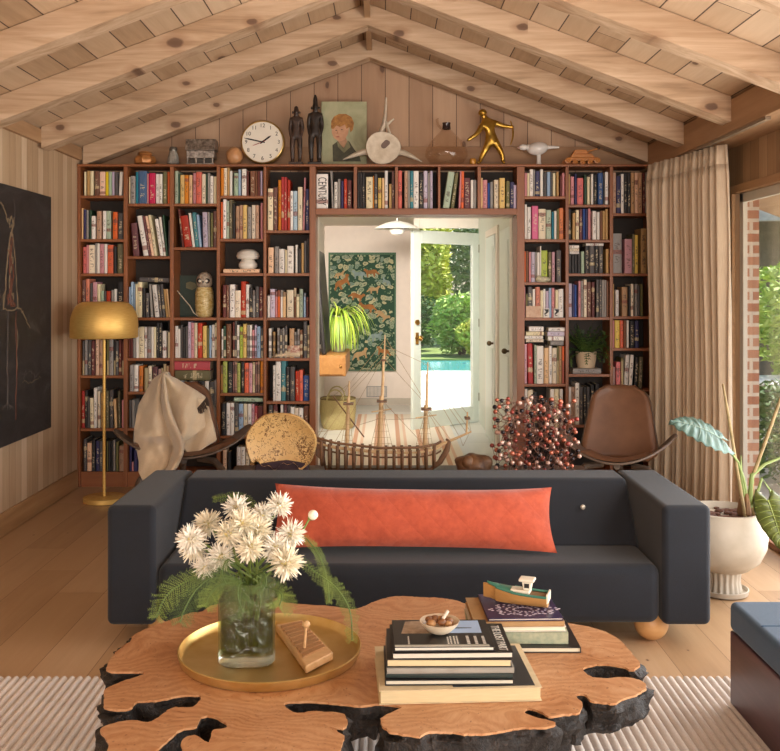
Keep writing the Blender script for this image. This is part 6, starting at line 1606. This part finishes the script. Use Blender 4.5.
# asparagus fern sprays
FN = [M('spray_green', '#8aa048', .6, var=.12), M('spray_dark_green', '#566e30', .6, var=.12)]
def spray(pts, label, w=.035, mi=0, seed=0, dens=26):
    rs_ = random.Random(seed); t = thing('fern_spray', label, 'fern', (VX, VY, zt + .045), 0, 'fern sprays in the glass vase')
    pp = [Vector((VX, VY, zt + .05)), NECK + Vector((0, 0, -.03))] + [P(*p) for p in pts]
    fine = []
    for i in range(1, len(pp) - 1):
        p0, p1, p2, p3 = pp[i-1], pp[i], pp[i+1], pp[min(i+2, len(pp)-1)]
        for q in range(8):
            s = q / 8; fine.append(.5 * ((2*p1) + (-p0+p2)*s + (2*p0-5*p1+4*p2-p3)*s*s + (-p0+3*p1-3*p2+p3)*s**3))
    fine.append(pp[-1])
    obj('stem', MB().tube([pp[0]] + fine, .0018, 5), FN[1], t, smooth=True)
    m = MB(); n_ = len(fine)
    for k in range(int(n_ * 1.3)):
        s = k / (int(n_ * 1.3) - 1) * (n_ - 1); i = min(int(s), n_ - 2); p = fine[i].lerp(fine[i+1], s - i); d = (fine[i+1] - fine[i]).normalized()
        f = s / (n_ - 1)
        if f < .18: continue
        ww = w * math.sin(math.pi * min(1, .12 + .88 * (1 - f) ** .8)) * rs_.uniform(.7, 1.1) + .004
        sd = d.cross(Vector((0, -1, .3))).normalized()
        for sg in (-1, 1):
            tip = p + sd * sg * ww + d * ww * .55 + Vector((0, rs_.uniform(-.3, .3) * ww, -.15 * ww))
            bd_ = (tip - p).normalized(); bn_ = bd_.cross(Vector((0, -1, .2))).normalized()
            q = .003
            while q < (tip - p).length:
                a = p + bd_ * q
                for s2 in (-1, 1):
                    e_ = a + (bd_ * .8 + bn_ * s2 * rs_.uniform(.6, 1.2) + Vector((0, rs_.uniform(-.4, .4), 0))) * rs_.uniform(.004, .0075)
                    m.add([a - bd_ * .0006, a + bd_ * .0007, e_], [(0, 1, 2)])
                q += rs_.uniform(.0042, .0062)
            m.add([p, p + d * .0010, tip], [(0, 1, 2)])
    obj('needles', m, FN[mi], t)
spray([(214, 574, 2.74), (190, 580, 2.70), (168, 594, 2.66), (156, 617, 2.64)], 'long fern spray drooping outward to the table edge by the sofa arm', .034, 0, 1)
spray([(216, 578, 2.70), (198, 588, 2.66), (186, 606, 2.62), (180, 622, 2.60)], 'shorter fern spray hanging beside the vase toward the sofa arm', .034, 1, 2)
spray([(224, 584, 2.70), (212, 592, 2.66), (205, 606, 2.63)], 'small fern spray closest to the vase wall under the cream blooms', .03, 0, 3)
spray([(240, 584, 2.70), (238, 596, 2.68), (243, 612, 2.67)], 'fern spray trailing down the front of the glass vase', .045, 1, 4)
spray([(230, 560, 2.70), (222, 572, 2.68), (226, 584, 2.67)], 'dark fern tuft at the front of the vase rim', .05, 1, 5)
spray([(262, 572, 2.71), (266, 584, 2.69), (258, 594, 2.68)], 'dark fern tuft hanging under the daisy like bloom', .05, 1, 6)
spray([(290, 560, 2.80), (318, 574, 2.78), (338, 590, 2.76), (350, 612, 2.74), (352, 640, 2.70)], 'long fern spray arching over the tray rim on the book side', .022, 0, 7)
spray([(296, 540, 2.88), (312, 545, 2.88), (322, 562, 2.86), (328, 585, 2.84), (329, 602, 2.82)], 'thin fern spray falling before the sofa seat below the pillow', .011, 0, 8)
spray([(262, 530, 2.90), (254, 506, 2.94), (236, 496, 2.97), (214, 499, 3.0)], 'feathery fern spray rising above the bouquet against the sofa back', .011, 0, 9)
spray([(275, 590, 2.72), (282, 596, 2.70), (279, 606, 2.69)], 'little fern sprig at the vase corner by the ridged board', .04, 0, 10)

# ridged wooden board with peg
rw = grainwood('ridged_board_wood', 0, [(.2, '#b98a58'), (.5, '#cba272'), (.8, '#d9b58a')], .5, 1.2)
zb_ = zt + .0008; ZB2 = zb_ + .024
cor = [onz(x, y, ZB2) for x, y in ((276, 624.5), (302, 619.5), (333, 652), (306, 666))]
t = thing('ridged_board', 'small tapered wooden board with carved ridges lying on the brass tray', 'board', (sum(c[0] for c in cor) / 4, sum(c[1] for c in cor) / 4, zb_))
obj('body', MB().prism([(c[0], c[1]) for c in cor], zb_, ZB2, 2), rw, t, bevel=.004)
rdm = MB(); A0, B0, C0, D0 = [Vector(c) for c in cor]
for k in range(9):
    f0, f1 = .08 + k * .088, .08 + k * .088 + .06
    a0 = A0.lerp(D0, f0) * .9 + B0.lerp(C0, f0) * .1; a1 = A0.lerp(D0, f0) * .1 + B0.lerp(C0, f0) * .9
    b0_ = A0.lerp(D0, f1) * .9 + B0.lerp(C0, f1) * .1; b1_ = A0.lerp(D0, f1) * .1 + B0.lerp(C0, f1) * .9
    rdm.prism([(a0.x, a0.y), (a1.x, a1.y), (b1_.x, b1_.y), (b0_.x, b0_.y)], ZB2 + .0003, ZB2 + .005, 2)
obj('ridges', rdm, M('ridge_wood', '#a5774a', .6, var=.1), t)
pe = onz(304.5, 648, ZB2 + .006); pe = Vector((pe[0], pe[1], ZB2 + .006))
obj('peg', MB().tube([pe, pe + Vector((.004, .01, .062))], .0042, 8), rw, t, smooth=True)
obj('peg_head', MB().ell(pe + Vector((.004, .011, .068)), (.0125, .0125, .0115), 14, 10), rw, t, smooth=True)

# stacked books
WHT = M('cover_white_print', '#d9d4c8', .5)
def tbook(label, x0, x1, y0, y1, z, th, cover, pages='#e4d8bf', rz=0.0, spine='L', over=.004):
    cxx, cyy = (x0 + x1) / 2, (y0 + y1) / 2; t = thing('book', label, 'book', (cxx, cyy, z), rz, 'books on the coffee table')
    w, d = (x1 - x0) / 2, (y1 - y0) / 2; c = .0025
    m = MB().box(-w, w, -d, d, 0, c).box(-w, w, -d, d, th - c, th)
    if spine == 'L': m.box(-w, -w + .003, -d, d, c, th - c)
    if spine == 'R': m.box(w - .003, w, -d, d, c, th - c)
    if spine == 'F': m.box(-w, w, -d, -d + .003, c, th - c)
    obj('cover', m, cover, t, local=True, bevel=.0008, seg=1)
    a, b, f, g_ = -w + over, w - over, -d + over, d - over
    if spine == 'L': a = -w + .0032
    if spine == 'R': b = w - .0032
    if spine == 'F': f = -d + .0032
    obj('pages', MB().box(a, b, f, g_, c + .0002, th - c - .0002), M('pages_' + pages[1:], pages, .8, var=.05, scale=200, stretch=(.1, .1, 1)) if 'pages_' + pages[1:] not in bpy.data.materials else bpy.data.materials['pages_' + pages[1:]], t, local=True)
    return t
BK = M('cover_black', '#1f1c1c', .35, var=.1); BKG = M('cover_dark_green', '#24322f', .4); SLATE = M('cover_slate_photo', '#3d4246', .4, col2='#262a2d', scale=8)
CRM = M('cover_cream', '#d9c6a0', .6); GRY = M('cover_grey', '#9b968c', .6); PUR = M('cover_purple', '#32284e', .35, var=.08); TAN = M('cover_tan', '#b08a5c', .6); SAGE = M('cover_sage_marbled', '#a7a68a', .5, col2='#85907a', scale=60); WCV = M('cover_white', '#e2dccf', .5)
z = z0
L1 = tbook('huge landscape photo book at the bottom of the bigger stack', -.024, .42, 2.52, 2.835, z, .038, CRM, '#cfbb92', R(3), 'none')
obj('cover_picture', MB().box(-.02, .205, -.145, .14, .0381, .0388), SLATE, L1, local=True)
z += .0396
tbook('white paged book with black covers, second from the bottom of the bigger stack', -.002, .352, 2.54, 2.79, z, .015, BK, '#cfc8b6', R(1), 'L'); z += .0156
tbook('dark green covered book in the middle of the bigger stack', .004, .352, 2.55, 2.79, z, .014, BKG, '#3a443f', R(-1), 'F'); z += .0146
tbook('grey book above the dark green one in the bigger stack', .003, .352, 2.545, 2.78, z, .016, GRY, '#bdb6a8', R(1), 'F'); z += .0166
tbook('cream paged book under the two black ones in the bigger stack', .004, .348, 2.545, 2.78, z, .022, BK, '#d6c298', R(0), 'L'); z += .0226
L6 = tbook('black book lettered THE LOST PART along its edge, second from the top', .016, .35, 2.545, 2.765, z, .018, BK, '#d3ccbc', R(1.5), 'none')
lettering('title', [('THE LOST PART', .034, Matrix.Translation((.324, 2.655, z + .0186)) @ Matrix.Rotation(R(-88.5), 4, 'Z') @ Matrix.Scale(.78, 4, (1, 0, 0)))], WHT, L6)
z += .0190
L7 = tbook('thin black paperback with a blue sky cover under the nut bowl', .022, .300, 2.55, 2.76, z, .013, BK, '#d8d4c6', R(1), 'none')
z += .0134
SKYB = M('cover_sky_blue', '#9fb6d4', .4, var=.04); ROCK = M('cover_rock_tan', '#b39a80', .5, col2='#8a735c', scale=40)
obj('cover_sky', MB().box(.005, .115, -.002, .095, .0131, .0134), SKYB, L7, local=True)
obj('cover_rock', MB().prism([(-.115, -.005), (.0, -.005), (.004, .06), (-.03, .095), (-.1, .09)], .0131, .0134, 2), ROCK, L7, local=True)
obj('cover_islet', MB().prism([(.02, .03), (.09, .034), (.09, .038), (.05, .04)], .0135, .0138, 2), SLATE, L7, local=True)
lw7 = []
for xx, txt, sz in ((-.1, 'Aperture', .012), (.02, 'Photographs', .010), (.034, 'and stories', .010), (.075, 'Alfred', .018), (.097, 'West', .018), (.118, 'America', .018)):
    pass
lines = MB()     # the small illegible lines of type, set across the cover
rl = random.Random(4)
for xx, n_, wd in ((-.098, 1, .004), (.012, 2, .004), (.03, 2, .004), (.066, 1, .008), (.088, 1, .008), (.11, 1, .008)):
    for q in range(n_):
        y = -.085
        while y < -.03:
            L = rl.uniform(.004, .009); lines.box(xx + q * .008, xx + q * .008 + wd, y, min(y + L, -.025), .0131, .0134); y += L + .003
obj('cover_type', lines, WHT, L7, local=True)
obj('torn_page_edge', MB().box(-.135, .125, -.104, -.09, .0131, .0135), M('paper_edge', '#b9b6a8', .8), L7, local=True)
# nut bowl
bp_ = onz(440, 635.5, z); BX_, BY_ = bp_[0], bp_[1] + .02
t = thing('nut_bowl', 'small cream bowl holding nuts on top of the books', 'bowl', (BX_, BY_, z))
obj('bowl', MB().lathe([(.020, z + .0006), (.034, z + .008), (.050, z + .024), (.057, z + .036), (.054, z + .036), (.046, z + .024), (.03, z + .012), (.001, z + .010)], (BX_, BY_, 0), 36), M('bowl_cream', '#dccdb4', .4, col2='#b9a184', scale=12), t, smooth=R(60))
NUT = [M('nut_brown', '#8a5a34', .5, col2='#5f3a20', scale=60, bump=.4), M('nut_pale', '#b98a58', .5, col2='#8f6238', scale=60, bump=.4)]
for k, (dx, dy, r, mi) in enumerate(((-.024, -.012, .014, 1), (-.012, .016, .015, 0), (.006, -.012, .013, 0), (.026, .006, .014, 0), (.004, .014, .013, 1), (-.03, .01, .011, 0), (.024, -.014, .011, 1))):
    t2 = thing('nut', ['pale nut at the bowl edge nearest the sky cover rock', 'dark nut toward the back of the small bowl', 'dark nut at the front middle of the bowl', 'dark nut on the title side of the bowl', 'pale nut in the centre of the bowl', 'small dark nut on the vase side of the bowl', 'small pale nut at the front rim by the book title'][k], 'nut', (BX_ + dx, BY_ + dy, z + .028), 0, 'nuts in the small bowl')
    obj('shell', MB().ell((BX_ + dx, BY_ + dy, z + .031 + .002 * (k % 3)), (r, r * .9, r * .8), 14, 9), NUT[mi], t2, smooth=True)
t2 = thing('paper_scroll', 'little rolled pale tag sticking out of the nut bowl', 'tag', (BX_, BY_, z + .03))
obj('roll', MB().tube([(BX_ + .002, BY_ - .01, z + .034), (BX_ + .024, BY_ + .014, z + .058)], [.005, .0055], 10), M('tag_paper', '#cdbfae', .7), t2, smooth=True)
# second stack
z = z0
tbook('flat black covered book at the bottom of the boat stack', .25, .605, 2.868, 3.11, z, .017, BK, '#d9cdb4', R(0), 'R'); z += .0176
tbook('sage marbled box like book, second in the boat stack', .262, .572, 2.895, 3.10, z, .037, SAGE, '#c9c3a8', R(-1), 'F'); z += .0376
tbook('white book under the tan one in the boat stack', .268, .563, 2.895, 3.11, z, .016, WCV, '#e6dcc4', R(1), 'none'); z += .0166
tbook('tan book sticking out beneath the purple one', .272, .556, 2.89, 3.12, z, .017, TAN, '#cfae7e', R(1.5), 'F'); z += .0176
L5 = tbook('purple book with lacy white cover print under the toy boat', .316, .552, 2.893, 3.125, z, .009, PUR, '#e6d6c8', R(2), 'none')
orn = MB()
for k in range(46):
    a = 2 * math.pi * k / 46; r = .085 + .012 * math.cos(8 * a)
    orn.ell((r * 1.15 * math.cos(a) + .01, r * .62 * math.sin(a) - .035, .0094), (.0055, .0042, .0004), 8, 5)
for k in range(60):
    a = 2 * math.pi * k / 60 * 3; r = .02 + .06 * k / 60
    orn.ell((r * 1.15 * math.cos(a) + .01, r * .62 * math.sin(a) - .035, .0094), (.0045, .0035, .0004), 8, 5)
obj('lace_print', orn, M('lace_print_white', '#cfc3d2', .5), L5, local=True)
lettering('cover_words', [], WHT, L5) if False else None
z += .0097
# toy boat
p0, p1 = P(483.5, 589, 3.06), P(548, 603, 2.99)
bl_ = (Vector((p1.x, p1.y, 0)) - Vector((p0.x, p0.y, 0))); LB = bl_.length; ca = math.atan2(bl_.y, bl_.x)
t = thing('toy_boat', 'painted wooden toy fishing boat with green deck and white cabin', 'toy', ((p0.x + p1.x) / 2, (p0.y + p1.y) / 2, z), ca)
def hullsec(u):      # u 0 bow .. 1 stern
    wdt = .034 * (math.sin(min(1, u * 1.7 + .02) * math.pi / 2) ** .8) * (1 - .12 * max(0, u - .6)); hh = .036 + .022 * (1 - u) ** 2.2; return wdt, hh
secs = []; NB_ = 21
for k in range(NB_):
    u = k / (NB_ - 1); w_, h_ = hullsec(u); x = -LB / 2 + LB * u + (.012 * (1 - u) if u < .2 else 0)
    rise = .012 * max(0, 1 - u * 4)
    secs.append([(x - (.012 if k == 0 else 0), s * w_ * q, .0006 + rise + (h_ - rise) * zz) for s, q, zz in ((-1, 1, 1), (-1, .93, .55), (-1, .6, .12), (0, 0, 0), (1, .6, .12), (1, .93, .55), (1, 1, 1))])
obj('hull', MB().rings(secs), grainwood('boat_tan_hull', 0, [(.2, '#a5743c'), (.8, '#c4965c')], .45, 1.4), t, smooth=R(45), local=True)
def strip(z_of, wk, a, b, mt, nm, th=.003, crown=.004):
    r_ = []
    for k in range(NB_):
        u = a + (b - a) * k / (NB_ - 1); w_, h_ = hullsec(u); x = -LB / 2 + LB * u + (.012 * (1 - u) if u < .2 else 0); r_.append([(x, -w_ * wk, h_ + th), (x, 0, h_ + th + crown), (x, w_ * wk, h_ + th)])
    obj(nm, MB().grid(r_), mt, t, smooth=R(60), solid=th, local=True)
GRN = M('boat_green', '#3f7a68', .4, var=.06); BWH = M('boat_white', '#e8dfcc', .4, var=.04)
strip(None, 1.02, .0, .48, GRN, 'fore_deck'); strip(None, 1.0, .48, 1.0, M('boat_inner', '#7d5a36', .6), 'aft_deck', .001, .0)
for s in (-1, 1):
    obj('gunwale', MB().tube([(-LB / 2 + LB * u, s * hullsec(u)[0], hullsec(u)[1] + .004) for u in [.46 + .54 * k / 12 for k in range(13)]], .0042, 6), GRN, t, smooth=True, local=True)
obj('cabin_base', MB().prism([(-.014, -.02), (.05, -.022), (.05, .022), (-.014, .02)], .040, .052, 2), BWH, t, local=True, bevel=.004)
obj('cabin', MB().prism([(.028, .0525), (.052, .0525), (.056, .078), (.024, .078)], -.017, .017, 1), BWH, t, local=True, bevel=.003)
obj('roof', MB().box(.014, .064, -.022, .022, .0785, .088), BWH, t, local=True, bevel=.004)
obj('window', MB().box(.0235, .0245, -.012, .012, .060, .074).box(.032, .048, -.0178, -.0172, .060, .074), INK, t, local=True)
obj('transom', MB().prism([(-.03, .02), (.03, .02), (.031, .048), (-.031, .048)], LB / 2 - .001, LB / 2 + .004, 0), BWH, t, local=True)

# ------------------------------------------------------------------ potted plant by the window
PX_, PY_ = 1.695, 4.66
t = thing('philodendron', 'big leaved plant in a cream footed bowl pot beside the sofa', 'plant', (PX_, PY_, 0))
CER = M('cream_stoneware', '#bfb5a5', .5, col2='#ab9f8e', scale=7)
obj('saucer', MB().lathe([(.10, .0015), (.118, .008), (.122, .03), (.116, .032), (.11, .014), (.001, .012)], (PX_, PY_, 0), 40), CER, t, smooth=R(50))
obj('pedestal', MB().lathe([(.088, .0145), (.084, .03), (.078, .07), (.082, .115), (.086, .122)], (PX_, PY_, 0), 96, mod=lambda a, z: 1 + .055 * math.cos(18 * a)), CER, t, smooth=R(60))
obj('bowl', MB().lathe([(.085, .1225), (.12, .13), (.175, .175), (.205, .24), (.211, .30), (.20, .36), (.188, .40), (.190, .422), (.180, .424), (.174, .40), (.17, .385), (.001, .375)], (PX_, PY_, 0), 56), CER, t, smooth=R(55))
so_ = MB()
rs2 = random.Random(8)
for k in range(90):
    a = rs2.uniform(0, 6.28); r = .165 * math.sqrt(rs2.random()); q = rs2.uniform(.010, .02); so_.ell((PX_ + r * math.cos(a), PY_ + r * math.sin(a), .382 + rs2.uniform(0, .012)), (q * 1.4, q, q * .7), 8, 5)
obj('bark_mulch', so_, M('mulch', '#6b4636', .9, col2='#4a3028', scale=30), t, smooth=True)['kind'] = 'stuff'
CANE = M('cane', '#a08a60', .6, col2='#7d6a44', scale=30); PETI = M('petiole_green', '#7f9150', .5, var=.1)
g0_ = Vector((PX_ + .08, PY_ - .03, .39))
def pl_(x, y, Y=4.62): return P(x, y, Y)
obj('stake', MB().tube([(PX_ + .09, PY_ - .06, .38), pl_(737, 470), pl_(730, 425), pl_(723, 384, 4.68)], [.010, .009, .008, .006], 8), CANE, t, smooth=True)
obj('stake', MB().tube([g0_ + Vector((.06, 0, 0)), pl_(752, 478), pl_(766, 440), pl_(782, 395)], [.011, .010, .009, .008], 8), CANE, t, smooth=True)
obj('crown', MB().lathe([(.02, .0), (.035, .03), (.028, .08), (.015, .13)], g0_ + Vector((.02, 0, -.01)), 14, mod=lambda a, z: 1 + .2 * math.sin(3 * a)), M('crown_bark', '#7d5a3a', .8, bump=.5), t, smooth=True)
obj('petiole', MB().tube([g0_ + Vector((.03, 0, .06)), pl_(743, 478), pl_(738, 462), pl_(722, 441, 4.55)], [.012, .010, .007, .005], 8), PETI, t, smooth=True)
obj('petiole', MB().tube([g0_ + Vector((.04, 0, .05)), pl_(752, 475), pl_(765, 464), pl_(785, 456)], [.016, .012, .008, .006], 8), PETI, t, smooth=True)
obj('petiole', MB().tube([g0_ + Vector((.05, -.02, .06)), pl_(762, 478), pl_(770, 490), pl_(772, 503, 4.45)], [.010, .007, .006, .005], 8), PETI, t, smooth=True)
obj('sheath', MB().tube([g0_ + Vector((.02, 0, .05)), pl_(741, 475), pl_(741, 455)], [.014, .009, .002], 8), PETI, t, smooth=True)
def bigleaf(base, tip, side, n_, bend, mt, sc=1.0, notch=.25):
    """heart leaf: base = petiole joint, tip, side = half width vector, bend = normal sag"""
    base, tip, side, n_ = Vector(base), Vector(tip), Vector(side), Vector(n_)
    ax = tip - base; rows = []
    for i in range(27):
        u = i / 26; row = []
        wdt = math.sin(math.pi * min(1, u * .93 + .07)) ** .62 * (1 - .55 * u ** 1.4)
        if u > .9: wdt *= (1 - u) / .1 * .9 + .1
        for j in range(17):
            v = -1 + 2 * j / 16
            back = -notch * abs(v) ** 1.0 * (1 - u) ** 2.5
            rip = .012 * math.cos(u * 46 - abs(v) * 5) * min(1, abs(v) * 2.2)
            row.append(base + ax * (u + back) + side * v * wdt + n_ * (bend * (-(u - .3) ** 2 * .8 - .35 * v * v) + rip * .6 + .02 * abs(v)))
        rows.append(row)
    return MB().grid(rows)
def leafmat(nm, a, b, vein):
    t_ = NT(nm); n1 = t_.noise(t_.obj(), 8, 3).outputs[0]
    t_.bsdf(t_.ramp(n1, (.3, a), (.7, b)), .38); return t_.m
LFB = leafmat('leaf_blue_green', '#4a665f', '#648077', 0); LFD = leafmat('leaf_olive', '#465020', '#5c652c', 0); LFV = M('leaf_vein', '#94aa9c', .5); LFV2 = M('leaf_vein_olive', '#8c9a4a', .5)
def veins(base, tip, side, n_, bend, mt, notch=.25):
    base, tip, side, n_ = Vector(base), Vector(tip), Vector(side), Vector(n_); ax = tip - base; m = MB()
    def pt(u, v):
        wdt = math.sin(math.pi * min(1, u * .93 + .07)) ** .62 * (1 - .55 * u ** 1.4)
        return base + ax * (u - notch * abs(v) * (1 - u) ** 2.5) + side * v * wdt + n_ * (bend * (-(u - .3) ** 2 * .8 - .35 * v * v) + .02 * abs(v) + .004)
    m.tube([pt(k / 14, 0) for k in range(15)], [.0035 - .0002 * k for k in range(15)], 5)
    for k in range(8):
        u = .02 + k * .1
        for s in (-1, 1): m.tube([pt(min(.97, u + .12 * q / 5 * 1.2), s * q / 5 * .93) for q in range(6)], [.002, .0018, .0016, .0014, .0012, .0008], 4)
    return m
lb, lt = pl_(721, 438, 4.55), pl_(671.5, 414.5, 4.5)
sd1 = (pl_(727, 452, 4.38) - pl_(709, 411, 4.70)) * .40; nn1 = Vector((.1, -.45, .9)).normalized()
o = obj('leaf', bigleaf(lb, lt, sd1, nn1, .10, LFB), LFB, t, smooth=R(180), solid=.002); o['label'] = 'blue green ribbed leaf'
obj('leaf_veins', veins(lb, lt, sd1, nn1, .10, LFV), LFV, o)
lb2, lt2 = pl_(768, 500, 4.45), pl_(786, 552, 4.2); sd2 = (pl_(795, 515, 4.35) - pl_(753, 515, 4.4)) * .5; nn2 = Vector((-.3, -.75, .55)).normalized()
o = obj('leaf', bigleaf(lb2, lt2, sd2, nn2, .08, LFD), LFD, t, smooth=R(180), solid=.002); o['label'] = 'olive green ribbed leaf'
obj('leaf_veins', veins(lb2, lt2, sd2, nn2, .08, LFV2), LFV2, o)
# ------------------------------------------------------------------ camera, world, light
cd = bpy.data.cameras.new('camera'); cam = bpy.data.objects.new('camera', cd); COL.objects.link(cam)
cam.location = (0, 0, EYE); cam.rotation_euler = (R(90), 0, 0)
cd.sensor_width = 36; cd.sensor_fit = 'HORIZONTAL'; cd.lens = 36 * F / 780
cd.shift_x = (390 - CX) / 780; cd.shift_y = -(375.5 - CY) / 780
cd.clip_end = 200; cd.clip_start = .05
S.camera = cam
w = bpy.data.worlds.new('world'); S.world = w; w.use_nodes = True
nt = w.node_tree; nt.nodes.clear()
sky = nt.nodes.new('ShaderNodeTexSky'); sky.sky_type = 'NISHITA'; sky.sun_disc = False; sky.sun_elevation = R(52); sky.sun_rotation = R(60); sky.air_density = 1.0; sky.dust_density = 1.5
bg = nt.nodes.new('ShaderNodeBackground'); bg.inputs[1].default_value = .30
wo = nt.nodes.new('ShaderNodeOutputWorld'); nt.links.new(sky.outputs[0], bg.inputs[0]); nt.links.new(bg.outputs[0], wo.inputs[0])
def light(name, typ, loc, rot, energy, color=(1, 1, 1), **kw):
    l = bpy.data.lights.new(name, typ); l.energy = energy; l.color = color
    for k, v in kw.items(): setattr(l, k, v)
    o = bpy.data.objects.new(name, l); COL.objects.link(o); o.location = loc; o.rotation_euler = rot
    return o
# sun on the garden
sl = light('sun', 'SUN', (5, 10, 8), (0, 0, 0), 9.5, (1, .93, .82), angle=R(1))
sl.rotation_euler = Vector((-.45, -.35, -1)).normalized().to_track_quat('-Z', 'Y').to_euler()
# daylight through the garden window and the windows behind the viewer
light('window_daylight', 'AREA', (XR - .06, 1.9, 1.15), (0, R(90), 0), LW, (1, .95, .88), shape='RECTANGLE', size=2.0, size_y=6.6)
light('rear_window_daylight', 'AREA', (.2, YR + .1, 1.75), (R(93), 0, 0), LR, (1, .94, .87), shape='RECTANGLE', size=4.0, size_y=2.1)
light('hall_fill', 'AREA', (-.25, 7.85, 2.28), (R(68), 0, R(6)), LH, (1, .94, .86), shape='RECTANGLE', size=.9, size_y=.1, spread=R(95))  # added fill strip, out of view above the doorway, to brighten the hall
S.view_settings.view_transform = 'Standard'; S.view_settings.look = 'None'
S.view_settings.exposure = EXPO; S.view_settings.gamma = 1; S.view_settings.use_curve_mapping = False
S.cycles.use_denoising = True
S.cycles.max_bounces = 8
S.cycles.sample_clamp_indirect = 6
